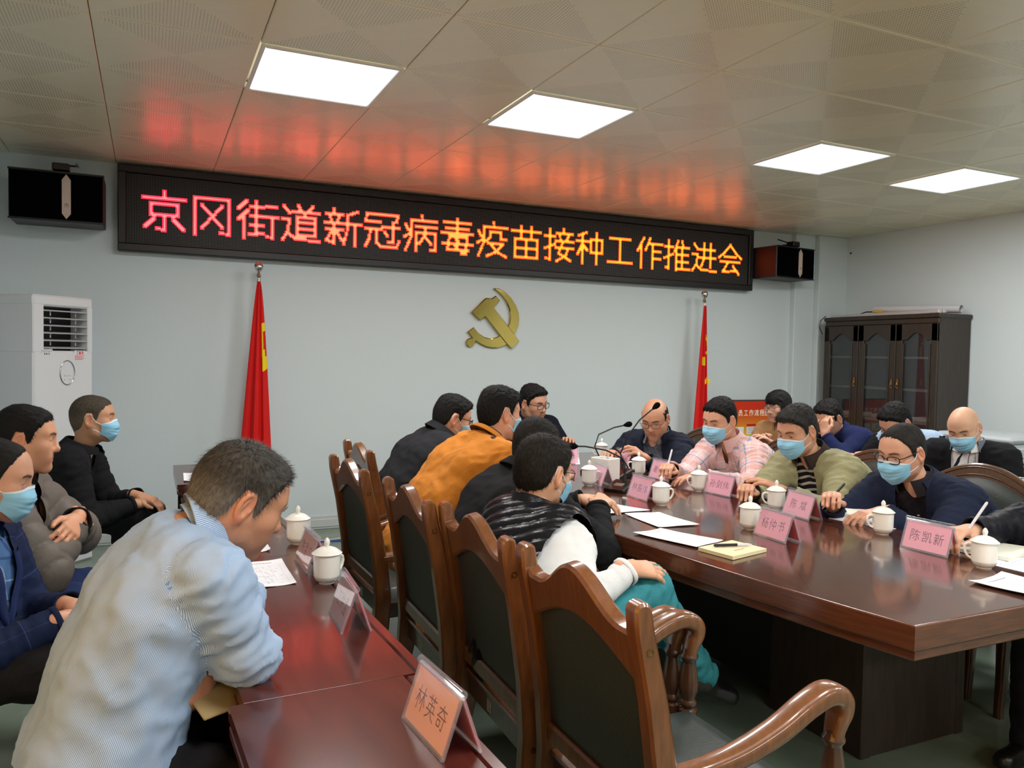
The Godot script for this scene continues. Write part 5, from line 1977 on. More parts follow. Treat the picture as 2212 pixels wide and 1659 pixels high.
# ---------------------------------------------------------------- the head: x to its left, y up, z forward, metres
class HeadField extends Field:
	func ell(p: Vector3, c: Vector3, r: Vector3) -> float:
		var q := (p - c) / r
		var k0 := q.length()
		var k1 := (q / r).length()
		return k0 * (k0 - 1.0) / maxf(k1, 1e-6)

	func cap(p: Vector3, a: Vector3, b: Vector3, ra: float, rb: float) -> float:
		var ba := b - a
		var pa := p - a
		var t := clampf(pa.dot(ba) / ba.length_squared(), 0.0, 1.0)
		return (pa - ba * t).length() - lerpf(ra, rb, t)

	func smin(a: float, b: float, k: float) -> float:
		var h := maxf(k - absf(a - b), 0.0) / k
		return minf(a, b) - h * h * k * 0.25

	func dist(p0: Vector3, _list: PackedInt32Array) -> float:
		var p := Vector3(absf(p0.x), p0.y, p0.z)
		var d := ell(p, Vector3(0, 0.028, -0.016), Vector3(0.0765, 0.092, 0.099))
		d = smin(d, ell(p, Vector3(0, 0.036, 0.036), Vector3(0.063, 0.062, 0.050)), 0.03)
		d = smin(d, ell(p, Vector3(0, -0.045, 0.030), Vector3(0.058, 0.070, 0.058)), 0.035)
		d = smin(d, ell(p, Vector3(0.0, -0.020, -0.01), Vector3(0.064, 0.06, 0.06)), 0.03)
		if p.y < -0.01 and p.z > -0.04:
			d = smin(d, cap(p, Vector3(0.052, -0.035, -0.004), Vector3(0.046, -0.066, 0.012), 0.02, 0.017), 0.025)
			d = smin(d, cap(p, Vector3(0.046, -0.066, 0.012), Vector3(0.012, -0.098, 0.066), 0.017, 0.017), 0.02)
			d = smin(d, (p - Vector3(0, -0.096, 0.076)).length() - 0.016, 0.025)
		if p.z > 0.0:
			d = smin(d, (p - Vector3(0.042, -0.020, 0.058)).length() - 0.021, 0.03)
			d = smin(d, (p - Vector3(0.026, -0.058, 0.066)).length() - 0.019, 0.03)
			d = smin(d, cap(p, Vector3(0.012, 0.028, 0.082), Vector3(0.042, 0.031, 0.068), 0.009, 0.007), 0.022)
			# eye sockets, lids
			var e := (p - Vector3(0.032, 0.010, 0.102)).length() - 0.017
			d = -smin(-d, e, 0.016) if e < 0.03 else d
			d = smin(d, (p - Vector3(0.032, 0.010, 0.0705)).length() - 0.0142, 0.006)
			var slit := cap(p, Vector3(0.0215, 0.0030, 0.0835), Vector3(0.0430, 0.0042, 0.0775), 0.0017, 0.0015)
			d = -smin(-d, slit, 0.002) if slit < 0.01 else d
			# nose
			d = smin(d, cap(p, Vector3(0, 0.020, 0.080), Vector3(0, -0.022, 0.098), 0.0085, 0.0115), 0.014)
			d = smin(d, (p - Vector3(0, -0.0265, 0.1005)).length() - 0.0125, 0.010)
			d = smin(d, (p - Vector3(0.0145, -0.0295, 0.089)).length() - 0.0088, 0.009)
			var nst := (p - Vector3(0.0085, -0.0395, 0.096)).length() - 0.0042
			d = -smin(-d, nst, 0.004) if nst < 0.01 else d
			# lips
			d = smin(d, cap(p, Vector3(0, -0.0560, 0.0875), Vector3(0.020, -0.0610, 0.0785), 0.0072, 0.0040), 0.007)
			d = smin(d, cap(p, Vector3(0, -0.0690, 0.0860), Vector3(0.018, -0.0655, 0.0785), 0.0080, 0.0040), 0.007)
			var mo := cap(p, Vector3(0, -0.0628, 0.0965), Vector3(0.023, -0.0635, 0.0845), 0.0016, 0.0016)
			d = -smin(-d, mo, 0.003) if mo < 0.008 else d
		# ears
		if p.x > 0.05 and absf(p.z) < 0.06:
			var q := p - Vector3(0.0765, -0.002, -0.014)
			q = Basis(Vector3.UP, 0.22) * q
			q = Basis(Vector3.RIGHT, -0.16) * q
			var er := ell(q, Vector3(0.004, 0.003, 0), Vector3(0.0090, 0.0335, 0.0195))
			er = smin(er, ell(q, Vector3(0.002, -0.028, 0.006), Vector3(0.0065, 0.011, 0.009)), 0.008)
			var bowl := ell(q, Vector3(0.0140, 0.004, 0.002), Vector3(0.0120, 0.0250, 0.0135))
			er = -smin(-er, bowl, 0.003) if bowl < 0.02 else er
			er = smin(er, cap(q, Vector3(0.004, 0.016, 0.000), Vector3(0.004, -0.016, -0.007), 0.0032, 0.0040), 0.003)
			er = smin(er, (q - Vector3(0.004, -0.004, 0.014)).length() - 0.005, 0.004)
			d = smin(d, er, 0.006)
		# back of the neck
		d = smin(d, cap(p, Vector3(0, -0.03, -0.040), Vector3(0, -0.105, -0.030), 0.052, 0.053), 0.04)
		return d

	func build_head(cell: float) -> void:
		add(Vector3(0, 0, 0), Vector3(0, 0.01, 0), 0.15, 0.15, 0.01)
		var lists := PackedInt32Array([0])
		var o := Vector3(-0.108, -0.17, -0.135)
		var bs := 4
		var bw := cell * bs
		var nbx := int(ceil(0.216 / bw))
		var nby := int(ceil(0.31 / bw))
		var nbz := int(ceil(0.265 / bw))
		var sx := nbx * bs + 1
		var sy := nby * bs + 1
		var sz := nbz * bs + 1
		var val := PackedFloat32Array()
		val.resize(sx * sy * sz)
		val.fill(1e9)
		var active := PackedInt32Array()
		for z in nbz:
			for y in nby:
				for x in nbx:
					var c := o + Vector3(x + 0.5, y + 0.5, z + 0.5) * bw
					if absf(dist(c, lists)) > bw * 1.25:
						continue
					active.append((z * nby + y) * nbx + x)
					for kz in bs + 1:
						for ky in bs + 1:
							var at := (z * bs + kz) * sx * sy + (y * bs + ky) * sx + x * bs
							for kx in bs + 1:
								if val[at + kx] > 1e8:
									val[at + kx] = dist(o + Vector3(x * bs + kx, y * bs + ky, z * bs + kz) * cell, lists)
		net(active, val, o, cell, nbx, nby, bs, sx, sx * sy, sz)
		find_normals()

var HEAD: HeadField

# height of the hairline at a place round the head
func hair_edge(z: float, rec: float, burns: float) -> float:
	var zs := [-0.12, -0.085, -0.060, -0.045, -0.034, -0.024, 0.000, 0.008, 0.014, 0.026, 0.034, 0.050, 0.062, 0.080, 0.11]
	var ys := [-0.070, -0.066, -0.056, -0.035, 0.006, 0.032, 0.034, 0.010, -0.010 - burns, 0.010 - burns, 0.036, 0.058 + rec * 0.6, 0.074 + rec, 0.080 + rec, 0.084 + rec]
	for i in zs.size() - 1:
		if z < zs[i + 1]:
			return lerpf(ys[i], ys[i + 1], clampf((z - zs[i]) / (zs[i + 1] - zs[i]), 0, 1))
	return ys[-1]

func in_hair(p: Vector3, h: Dictionary) -> float:
	var rec: float = h.get("rec", 0.0)
	var wob := 0.0026 * sin(p.x * 210.0 + p.z * 160.0) + 0.0020 * sin(p.x * 520.0 + p.z * 300.0 + 1.0) + 0.0014 * sin(p.x * 1300.0 + p.y * 900.0)
	var e := p.y - hair_edge(p.z + 0.0, rec - 0.010 * smoothstep(0.03, 0.0, absf(p.x)) * h.get("peak", 0.0), h.get("burns", 0.0)) + wob
	if absf(p.x) > 0.0775 and p.z > -0.036 and p.z < 0.012 and p.y < 0.034:
		e = -0.01
	var bald: float = h.get("bald", 0.0)
	if bald > 0.0:
		# bare crown: an oval seen from above, open towards the forehead
		var q := Vector2(p.x / 0.060, minf(p.z - 0.02, 0.0) / 0.105)
		var r := q.length()
		if p.y > 0.02:
			e = minf(e, (r - bald) * 0.06 + wob)
	if h.get("ring", 0.0) > 0.0:
		e = minf(e, minf((0.060 - p.y) * 0.6, (0.030 - p.z) * 0.8) + wob)
	return e

func hair_arrays(h: Dictionary, hb: Basis, H: Vector3, sc: Vector3) -> Array:
	var ts: float = h.get("side", 0.004)
	var tt: float = h.get("top", 0.014) * 0.82
	var nz := FastNoiseLite.new()
	nz.seed = 11
	nz.frequency = 60.0
	var f := Field.new()
	var n := HEAD.verts.size()
	var cut := PackedFloat32Array()
	cut.resize(n)
	f.verts.resize(n)
	var dk: Color = h.get("c", Color(0.012, 0.011, 0.011))
	var lt: Color = h.get("c2", dk * 1.6)
	var col := PackedColorArray()
	for i in n:
		var p := HEAD.verts[i]
		var e := in_hair(p, h)
		cut[i] = e
		var up := smoothstep(0.02, 0.095, p.y + p.z * h.get("fwd", 0.25))
		var th := lerpf(ts, tt, up)
		th *= smoothstep(-0.002, lerpf(0.036, 0.022, up), e)
		var g := nz.get_noise_3d(p.x * 1.6, p.y * 0.7, p.z * 0.5)
		th *= 1.0 + 0.35 * g
		var q := p + HEAD.norms[i] * (th + 0.0006)
		if h.get("sweep", 0.0) != 0.0 and up > 0.0:
			q += Vector3(h.get("part", 0.0), 0.2, 1.0).normalized() * up * h.sweep * smoothstep(0.02, 0.1, p.z)
		f.verts[i] = q
	f.tris = HEAD.tris
	f.find_normals()
	var s := sliced(f.verts, f.norms, f.tris, cut)
	var sv: PackedVector3Array = s[0]
	var sn: PackedVector3Array = s[1]
	var st: PackedInt32Array = s[2]
	# strands that break up the outline
	var r := RandomNumberGenerator.new()
	r.seed = 77
	var count: int = h.get("strands", 900)
	var ln: float = h.get("len", 0.012)
	var nt := st.size() / 3
	var ends := sv.size()
	for k in count:
		var t := (k * 7919 + (k * k) % 613) % nt
		var a := sv[st[t * 3]]
		var nn := sn[st[t * 3]]
		var flow := (Vector3(0, -0.4, 0.0) + Vector3(a.x, a.y - 0.09, a.z + 0.05) * 9.0)
		if a.z > 0.02 and a.y > 0.07:
			flow = Vector3(h.get("part", 0.0), 0.1, 1.0)
		flow = (flow - nn * flow.dot(nn)).normalized()
		var dir: Vector3 = (flow + nn * h.get("stand", 0.35) + Vector3(sin(k * 1.7), sin(k * 2.3), sin(k * 3.1)) * 0.28).normalized()
		var side: Vector3 = dir.cross(nn).normalized() * 0.0006
		var o := sv.size()
		var l := ln * (0.6 + 0.7 * absf(sin(k * 5.3)))
		sv.append_array([a - side, a + side, a + dir * l + nn * 0.001])
		var fn: Vector3 = (nn + side.normalized() * 0.3).normalized()
		sn.append_array([fn, fn, fn])
		st.append_array([o, o + 1, o + 2])
	for i in sv.size():
		var p := sv[i]
		var g := nz.get_noise_3d(p.x * 2.2, p.y * 1.2, p.z * 1.2) * 0.5 + 0.5
		var grey: float = h.get("grey", 0.0)
		var low := smoothstep(0.05, -0.03, p.y)
		var c := dk.lerp(lt, clampf(g * 0.45 + grey * low * (0.5 + g), 0, 1))
		if i >= ends:
			c = c * (0.7 + 0.8 * absf(sin(i / 3 * 2.7)))
		col.append(c)
		sv[i] = H + hb * (p * sc)
		sn[i] = (hb * (sn[i] / sc)).normalized()
	return packed(sv, sn, st, col)

func head_colors(p: Vector3, skin: Color, h: Dictionary) -> Color:
	var c := skin
	var ax := absf(p.x)
	# lips
	var lip := smoothstep(0.0, 0.004, 0.0245 - ax) * smoothstep(-0.0775, -0.0745, p.y) * smoothstep(-0.0500, -0.0535, p.y) * (1.0 if p.z > 0.074 else 0.0)
	c = c.lerp(Color(skin.r * 0.82, skin.g * 0.55, skin.b * 0.52), lip * 0.75)
	# brows
	if p.z > 0.04 and p.y > 0.015:
		var by := 0.0290 + 0.0035 * smoothstep(0.012, 0.032, ax) - 0.005 * smoothstep(0.036, 0.054, ax)
		var b := smoothstep(0.0056, 0.0026, absf(p.y - by)) * smoothstep(0.010, 0.014, ax) * smoothstep(0.052, 0.046, ax)
		c = c.lerp(Color(0.02, 0.016, 0.014), b * 0.85)
	# shaven shade of the jaw and scalp
	if p.y < -0.045 and p.z > 0.0:
		c = c.lerp(Color(skin.r * 0.72, skin.g * 0.72, skin.b * 0.78), 0.35 * smoothstep(-0.045, -0.06, p.y))
	var e := in_hair(p, {"rec": h.get("rec", 0.0), "bald": 0.0})
	if e > -0.004 and h.get("bald", 0.0) == 0.0 or e > 0.0 and h.get("shade", 0.0) > 0.0:
		var dk: Color = h.get("c", Color(0.012, 0.011, 0.011))
		c = c.lerp(dk, smoothstep(-0.004, 0.004, e) * (0.9 if h.get("bald", 0.0) == 0.0 else h.get("shade", 0.0)))
	# redder ears, nose and cheeks
	var red := clampf(smoothstep(0.074, 0.082, ax) + 0.5 * smoothstep(0.02, 0.0, (p - Vector3(0, -0.03, 0.1)).length()) + 0.35 * smoothstep(0.03, 0.0, (Vector3(ax, p.y, p.z) - Vector3(0.045, -0.02, 0.07)).length()), 0, 1)
	c = c.lerp(Color(minf(skin.r * 1.06, 1), skin.g * 0.78, skin.b * 0.72), red * 0.55 * (1.0 - lip))
	return c

# ---------------------------------------------------------------- one person: joints, skin, clothes
static func ik(a: Vector3, c: Vector3, l1: float, l2: float, pole: Vector3) -> Vector3:
	var d := c - a
	var l := d.length()
	var k := maxf(1.0, l / ((l1 + l2) * 0.985))
	l1 *= k
	l2 *= k
	var x := (l1 * l1 - l2 * l2 + l * l) / (2.0 * l)
	var h := sqrt(maxf(l1 * l1 - x * x, 0.0))
	var u := d / l
	var p := (pole - u * pole.dot(u)).normalized()
	return a + u * x + p * h

static func moved(mb: MB, hb: Basis, H: Vector3, sc: Vector3) -> Array:
	for i in mb.v.size():
		mb.v[i] = H + hb * (mb.v[i] * sc)
		mb.n[i] = (hb * (mb.n[i] / sc)).normalized()
	return mb.arrays()

static func joined_arrays(list: Array) -> Array:
	var v := PackedVector3Array()
	var n := PackedVector3Array()
	var c := PackedColorArray()
	var ix := PackedInt32Array()
	for a in list:
		var o := v.size()
		v.append_array(a[Mesh.ARRAY_VERTEX])
		n.append_array(a[Mesh.ARRAY_NORMAL])
		c.append_array(a[Mesh.ARRAY_COLOR])
		for i in a[Mesh.ARRAY_INDEX]:
			ix.append(i + o)
	var r := []
	r.resize(Mesh.ARRAY_MAX)
	r[Mesh.ARRAY_VERTEX] = v
	r[Mesh.ARRAY_NORMAL] = n
	r[Mesh.ARRAY_COLOR] = c
	r[Mesh.ARRAY_INDEX] = ix
	return r

# hand: wrist at w, fingers towards fw, back of the hand towards up; side +1 left hand, -1 right hand
static func hand_field(w: Vector3, fw: Vector3, up: Vector3, side: float, curl: Array, thumb: float, spread: float, k: float) -> Field:
	var f := Field.new()
	fw = fw.normalized()
	up = (up - fw * up.dot(fw)).normalized()
	var tx := up.cross(fw) * -side      # towards the thumb
	if side > 0.0:
		tx = fw.cross(up)
	else:
		tx = up.cross(fw)
	f.add(w - fw * 0.035, w + fw * 0.012, 0.027 * k, 0.026 * k, 0.02)
	var xs := [0.029, 0.0095, -0.0105, -0.0285]
	var ls := [0.043, 0.047, 0.043, 0.034]
	var mb := [0.088, 0.092, 0.087, 0.079]
	for i in 4:
		var a: Vector3 = w + (tx * xs[i] * 0.55 + fw * 0.012) * k
		var b: Vector3 = w + (tx * xs[i] + fw * mb[i] + up * (0.004 - absf(xs[i]) * 0.12)) * k
		f.add(a, b, 0.0155 * k, 0.0115 * k, 0.014)
		var d: Vector3 = (fw + tx * (xs[i] * 4.0 * spread)).normalized()
		var ax := tx
		var c: float = curl[i] if curl.size() > i else curl[0]
		var p := b
		var rads := [0.0098, 0.0090, 0.0082, 0.0070]
		for s in 3:
			d = d.rotated(ax, (-1.0 if side < 0.0 else 1.0) * 0.0).normalized()
			# bend towards the palm
			var bend: float = c * [0.8, 1.0, 0.7][s]
			d = (d * cos(bend) - up_of(d, tx, up) * sin(bend)).normalized()
			var l: float = ls[i] * [1.0, 0.62, 0.50][s] * k
			f.add(p, p + d * l, rads[s] * k, rads[s + 1] * k, 0.0045)
			p += d * l
	var t0 := w + (tx * 0.020 + fw * 0.016 - up * 0.004) * k
	var t1 := t0 + (tx * 0.026 + fw * 0.036 - up * (0.006 + 0.012 * thumb)) * k
	var t2 := t1 + (tx * lerpf(0.012, -0.006, thumb) + fw * 0.032 - up * (0.004 + 0.010 * thumb)) * k
	var t3 := t2 + (tx * lerpf(0.004, -0.012, thumb) + fw * 0.024 - up * 0.006 * thumb) * k
	f.add(t0, t1, 0.0150 * k, 0.0115 * k, 0.012)
	f.add(t1, t2, 0.0112 * k, 0.0098 * k, 0.006)
	f.add(t2, t3, 0.0098 * k, 0.0078 * k, 0.005)
	return f

static func up_of(d: Vector3, tx: Vector3, up: Vector3) -> Vector3:
	var u := (up - d * up.dot(d) - tx * up.dot(tx))
	if u.length() < 0.05:
		u = tx.cross(d)
		if u.dot(up) < 0.0:
			u = -u
	return u.normalized()

static func flat_color(f: Field, c: Color) -> Array:
	var col := PackedColorArray()
	col.resize(f.verts.size())
	col.fill(c)
	return packed(f.verts, f.norms, f.tris, col)

# bends and quilting pushed into cloth; along = place on the bone, e = point
func crease(f: Field, kind: String, fr: Dictionary, amt: float, seed_: int) -> void:
	var nz := FastNoiseLite.new()
	nz.seed = seed_
	nz.frequency = 7.0
	nz.fractal_octaves = 2
	var nf := FastNoiseLite.new()
	nf.seed = seed_ + 3
	nf.frequency = 22.0
	f.find_normals()
	for i in f.verts.size():
		var p := f.verts[i]
		var b := f.limb(p)
		var a := f.A[b]
		var ba := f.B[b] - a
		var ln := maxf(ba.length(), 0.001)
		var t := (p - a).dot(ba) / ln
		var g := f.G[b]
		var d := 0.0
		if kind == "puffer":
			var s := 0.0
			if g == 0:
				s = (p - fr.P).dot(fr.T1)
				s += 0.05 * absf((p - fr.P).dot(fr.Lf))
			else:
				s = t + 0.35 * (p - a - ba / ln * t).dot(Vector3(0.3, 1, 0.5))
			var q := absf(sin(PI * s / fr.get("quilt", 0.07)))
			d = 0.0125 * pow(q, 0.42) - 0.010 + 0.0022 * nf.get_noise_3d(p.x, p.y, p.z) * q
		elif kind == "shirt" or kind == "suit":
			var k := 1.0 if kind == "shirt" else 0.75
			# long folds that run across the pull of the limb
			var w := p
			if g != 0:
				w = a + (p - a) * 0.55 + ba / ln * t * 1.5
			var r1 := 1.0 - 2.0 * absf(nz.get_noise_3d(w.x, w.y, w.z))
			d = k * (0.0075 * (r1 - 0.62) + 0.0030 * nf.get_noise_3d(w.x, w.y, w.z))
			if g == 1 or g == 2:
				var E: Vector3 = fr.E[0] if g == 1 else fr.E[1]
				var J: Vector3 = fr.J[0] if g == 1 else fr.J[1]
				var near := exp(-pow((p - E).length() / 0.10, 2))
				var arm := exp(-pow((p - J).length() / 0.12, 2))
				d += k * (near * 0.0055 * sin(t * 150.0 + nz.get_noise_3d(p.x, p.y, p.z) * 9.0) + arm * 0.0045 * sin(t * 95.0 + nz.get_noise_3d(p.z, p.x, p.y) * 8.0))
		elif kind == "knit":
			d = 0.004 * nz.get_noise_3d(p.x * 1.5, p.y * 1.5, p.z * 1.5)
		elif kind == "trousers":
			var r1 := 1.0 - 2.0 * absf(nz.get_noise_3d(p.x * 1.3, p.y * 1.3, p.z * 1.3))
			d = 0.009 * (r1 - 0.6) + 0.004 * sin(t * 70.0 + r1 * 5.0) * exp(-pow((t - ln) / 0.12, 2))
		f.verts[i] = p + f.norms[i] * maxf(d * amt, -0.007 if kind != "puffer" else -0.02)
	f.find_normals()

func ring(c: Vector3, nd: Vector3, L: Vector3, F: Vector3, ang: float, rad: float, h: float, squash := 1.08) -> Vector3:
	return c + nd * h + L * sin(ang) * rad + F * cos(ang) * rad * squash

# builds every mesh of a person; returns rows {n, a, m, p}
func compute_person(s: Dictionary) -> Array:
	var out := []
	var k: float = s.get("size", 1.0)
	var far: float = s.get("cell", 0.011)
	var yaw := deg_to_rad(s.yaw)
	var F := Vector3(sin(yaw), 0, cos(yaw))
	var Lf := Vector3.UP.cross(F)
	var lean: float = s.get("roll", 0.0)
	Lf = (Lf + Vector3.UP * lean).normalized()
	var H: Vector3 = s.head
	var hb := Basis(Vector3.UP, deg_to_rad(s.hyaw)) * Basis(Vector3.RIGHT, deg_to_rad(s.get("hpitch", 0.0))) * Basis(Vector3.BACK, deg_to_rad(s.get("hroll", 0.0)))
	var sc: Vector3 = s.get("hscale", Vector3.ONE) * k
	var P: Vector3 = s.hip
	var fat: float = s.get("fat", 1.0)
	var up0 := (H - P).normalized()
	var nd := (hb.y * 0.45 + up0 * 0.55).normalized()
	var skull := H + hb * (Vector3(0, -0.070, -0.028) * sc)
	var N: Vector3 = skull - nd * s.get("neck", 0.11) * k
	N = s.get("nape", N)
	nd = (skull - N).normalized()
	var C: Vector3 = P.lerp(N, 0.52) - (Lf.cross(up0)).normalized() * s.get("hunch", 0.05)
	var Q := func(t: float) -> Vector3: return P.lerp(C, t).lerp(C.lerp(N, t), t)
	var T1 := (N - C).normalized()
	var F1 := Lf.cross(T1).normalized()
	var T0 := (C - P).normalized()
	var F0 := Lf.cross(T0).normalized()
	var sw: float = (s.get("shoulder", 0.178) - 0.010) * k
	var J := []
	var E := []
	var W := []
	for i in 2:
		var sg := 1.0 if i == 0 else -1.0
		J.append(Q.call(0.93) + Lf * sg * sw + F1 * s.get("fore", 0.02) + Vector3(0, [s.get("liftl", 0.0), s.get("liftr", 0.0)][i], 0))
		W.append((s.lh if i == 0 else s.rh) as Vector3)
		var pole: Vector3 = s.get("lp" if i == 0 else "rp", Lf * sg * 0.6 - Vector3.UP * 0.8 - F * 0.3)
		E.append(ik(J[i], W[i], 0.285 * k, 0.250 * k, pole))
		if s.has("le" if i == 0 else "re"):
			E[i] = s["le" if i == 0 else "re"]
	var hipj := []
	var kn := []
	var an := []
	for i in 2:
		var sg := 1.0 if i == 0 else -1.0
		hipj.append(P + Lf * sg * 0.085 * k - Vector3(0, 0.01, 0))
		kn.append(s.get("lk" if i == 0 else "rk", P + F * 0.43 * k + Lf * sg * 0.11 + Vector3(0, -0.03, 0)))
		an.append(s.get("la" if i == 0 else "ra", Vector3(kn[i].x, 0.09, kn[i].z) + F * 0.02))
	var fr := {"P": P, "T1": T1, "Lf": Lf, "F1": F1, "E": E, "J": J, "N": N, "quilt": s.get("quilt", 0.07)}
	var trunk := func(f: Field, inf: float, drop: float) -> void:
		var kk := 0.07
		f.add(P - Lf * 0.07 * k, P + Lf * 0.07 * k, 0.108 * k * fat + inf, 0.108 * k * fat + inf, kk)
		if drop > 0.0:
			f.add(P - Lf * 0.075 * k - T0 * drop, P + Lf * 0.075 * k - T0 * drop, 0.108 * k * fat + inf, 0.108 * k * fat + inf, kk)
		for sg in [-1.0, 1.0]:
			f.chain([P + Lf * sg * 0.07 * k, Q.call(0.36) + Lf * sg * 0.066 * k + F0 * 0.025 * (fat - 0.8), Q.call(0.7) + Lf * sg * 0.082 * k + F1 * 0.012, Q.call(0.90) + Lf * sg * 0.085 * k], [0.104 * k * fat + inf, 0.098 * k * fat + inf, 0.097 * k + inf, 0.060 * k + inf], kk)
			f.add(N - T1 * 0.03, Q.call(0.93) + Lf * sg * sw * 0.86 + (J[0 if sg > 0 else 1] - (Q.call(0.93) + Lf * sg * sw)) * 0.9 - T1 * 0.01, 0.052 * k + inf * 0.5, 0.047 * k + inf, 0.05)
	var arm := func(f: Field, i: int, inf: float, upto: int, cuff: float) -> void:
		f.add(J[i], E[i], 0.053 * k + inf, 0.042 * k + inf, 0.045, 1 + i)
		if upto > 1:
			f.add(E[i], W[i], 0.041 * k + inf, cuff, 0.03, 1 + i)
	# ---- skin: hidden trunk and limbs, neck, head, hands in one mesh
	var skin: Color = (s.skin as Color).srgb_to_linear()
	var list := []
	var bf := Field.new()
	trunk.call(bf, -0.022, 0.0)
	for i in 2:
		arm.call(bf, i, -0.016, 2, 0.022 * k)
		bf.chain([hipj[i], kn[i], an[i]], [0.068 * k, 0.045 * k, 0.028 * k], 0.04, 3)
	bf.build(0.024)
	bf.find_normals()
	list.append(flat_color(bf, skin))
	var nf := Field.new()
	nf.chain([Q.call(0.90) + F1 * 0.03, N + F1 * 0.004, skull, skull + hb.y * 0.03], [0.044 * k, 0.0525 * k, 0.050 * k, 0.05 * k], 0.02)
	if not s.has("bare"):
		nf.add(N - T1 * 0.03, N - T1 * 0.045 + Lf * 0.06, 0.038 * k, 0.028 * k, 0.03)
		nf.add(N - T1 * 0.03, N - T1 * 0.045 - Lf * 0.06, 0.038 * k, 0.028 * k, 0.03)
	nf.build(0.010)
	nf.find_normals()
	list.append(flat_color(nf, skin))
	var hv := PackedVector3Array()
	var hn := PackedVector3Array()
	var hc := PackedColorArray()
	var hair: Dictionary = s.get("hair", {})
	for i in HEAD.verts.size():
		var p := HEAD.verts[i]
		hc.append(head_colors(p, skin, hair))
		hv.append(H + hb * (p * sc))
		hn.append((hb * (HEAD.norms[i] / sc)).normalized())
	list.append(packed(hv, hn, HEAD.tris, hc))
	for i in 2:
		if not s.has("lhand" if i == 0 else "rhand"):
			continue
		var hd: Dictionary = s["lhand" if i == 0 else "rhand"]
		var fw: Vector3 = hd.get("f", W[i] - E[i])
		var f := hand_field(W[i] + (W[i] - E[i]).normalized() * 0.012, fw, hd.get("up", Vector3.UP), 1.0 if i == 0 else -1.0, hd.get("curl", [0.3, 0.35, 0.4, 0.45]), hd.get("thumb", 0.3), hd.get("spread", 0.6), k * hd.get("k", 1.0))
		f.build(s.get("hcell", 0.0042))
		f.relax(1, 0.35)
		f.find_normals()
		var col := PackedColorArray()
		for q in f.verts:
			col.append(Color(skin.r * 1.04, skin.g * 1.0, skin.b * 1.0))
		list.append(packed(f.verts, f.norms, f.tris, col))
	out.append({"n": "body", "a": joined_arrays(list), "m": "skin"})
	# ---- eyes
	var ey := MB.new()
	var pu := MB.new()
	for sg in [-1.0, 1.0]:
		var c := Vector3(sg * 0.032, 0.0088, 0.0712)
		ey.lathe([Vector2(0.0, 0.0), Vector2(0.006, 0.0008), Vector2(0.010, 0.004), Vector2(0.0118, 0.008), Vector2(0.0125, 0.0125)], 14, Transform3D(Basis(Vector3(1, 0, 0), Vector3(0, 0, -1), Vector3(0, 1, 0)), c + Vector3(0, 0, 0.0125)))
		pu.lathe([Vector2(0.0, -0.0006), Vector2(0.004, -0.0002), Vector2(0.0055, 0.0006), Vector2(0.0055, 0.0016)], 14, Transform3D(Basis(Vector3(1, 0, 0), Vector3(0, 0, -1), Vector3(0, 1, 0)), c + Vector3(0, -0.001, 0.0125)))
	out.append({"n": "eyes", "a": moved(ey, hb, H, sc), "m": "eye"})
	out.append({"n": "irises", "a": moved(pu, hb, H, sc), "m": "iris"})
	if hair.size() and hair.get("top", 0.01) > 0.0:
		out.append({"n": "hair", "a": hair_arrays(hair, hb, H, sc), "m": "hair"})
	if hair.get("bob", 0.0) > 0.0:
		out.append({"n": "bob", "a": moved(bob_hair(), hb, H, sc), "m": "bob"})
	if s.get("mask", 0):
		face_mask(out, hb, H, sc, s.get("mask_drop", 0.0))
	if s.get("glasses", 0):
		spectacles(out, hb, H, sc, s.glasses)
	# ---- clothes
	for w in s.wear:
		var f := Field.new()
		var inf: float = w.get("inf", 0.012)
		if w.n == "trousers":
			f.add(P - Lf * 0.075 * k, P + Lf * 0.075 * k, 0.112 * k * fat, 0.112 * k * fat, 0.06)
			f.add(P - Lf * 0.07 * k + T0 * 0.09, P + Lf * 0.07 * k + T0 * 0.09, 0.100 * k * fat, 0.100 * k * fat, 0.06)
			for i in 2:
				f.chain([hipj[i], kn[i], an[i]], [0.098 * k, 0.070 * k, 0.056 * k], 0.045, 3)
			f.build(w.get("cell", 0.016))
			crease(f, "trousers", fr, 1.0, 5)
			out.append({"n": w.n, "a": packed(f.verts, f.norms, f.tris), "m": w.m})
			continue
		if w.n == "shoes":
			for i in 2:
				var dd: Vector3 = F if not s.has("toe") else s.toe[i]
				f.add(an[i] - Vector3(0, 0.035, 0) - dd * 0.04, an[i] - Vector3(0, 0.045, 0) + dd * 0.13, 0.045, 0.036, 0.03)
				f.add(an[i] - Vector3(0, 0.02, 0), an[i] + Vector3(0, 0.02, 0), 0.045, 0.042, 0.03)
			f.build(0.014)
			f.find_normals()
			out.append({"n": "shoes", "a": packed(f.verts, f.norms, f.tris), "m": w.m})
			continue
		trunk.call(f, inf, w.get("drop", 0.0))
		var cuffr: float = w.get("cuff", 0.040) * k
		for i in 2:
			if w.get("arms", 2) > 0:
				arm.call(f, i, inf + w.get("ease", 0.004), w.arms if w.has("arms") else 2, cuffr)
			elif w.get("arms", 2) == 0:
				f.add(Q.call(0.93) + Lf * (1.0 if i == 0 else -1.0) * sw * 0.75, J[i], 0.046 * k + inf, 0.064 * k if w.get("hole", true) else 0.044 * k + inf, 0.05)
		f.build(w.get("cell", far))
		var raw := Field.new()
		trunk.call(raw, inf, w.get("drop", 0.0))
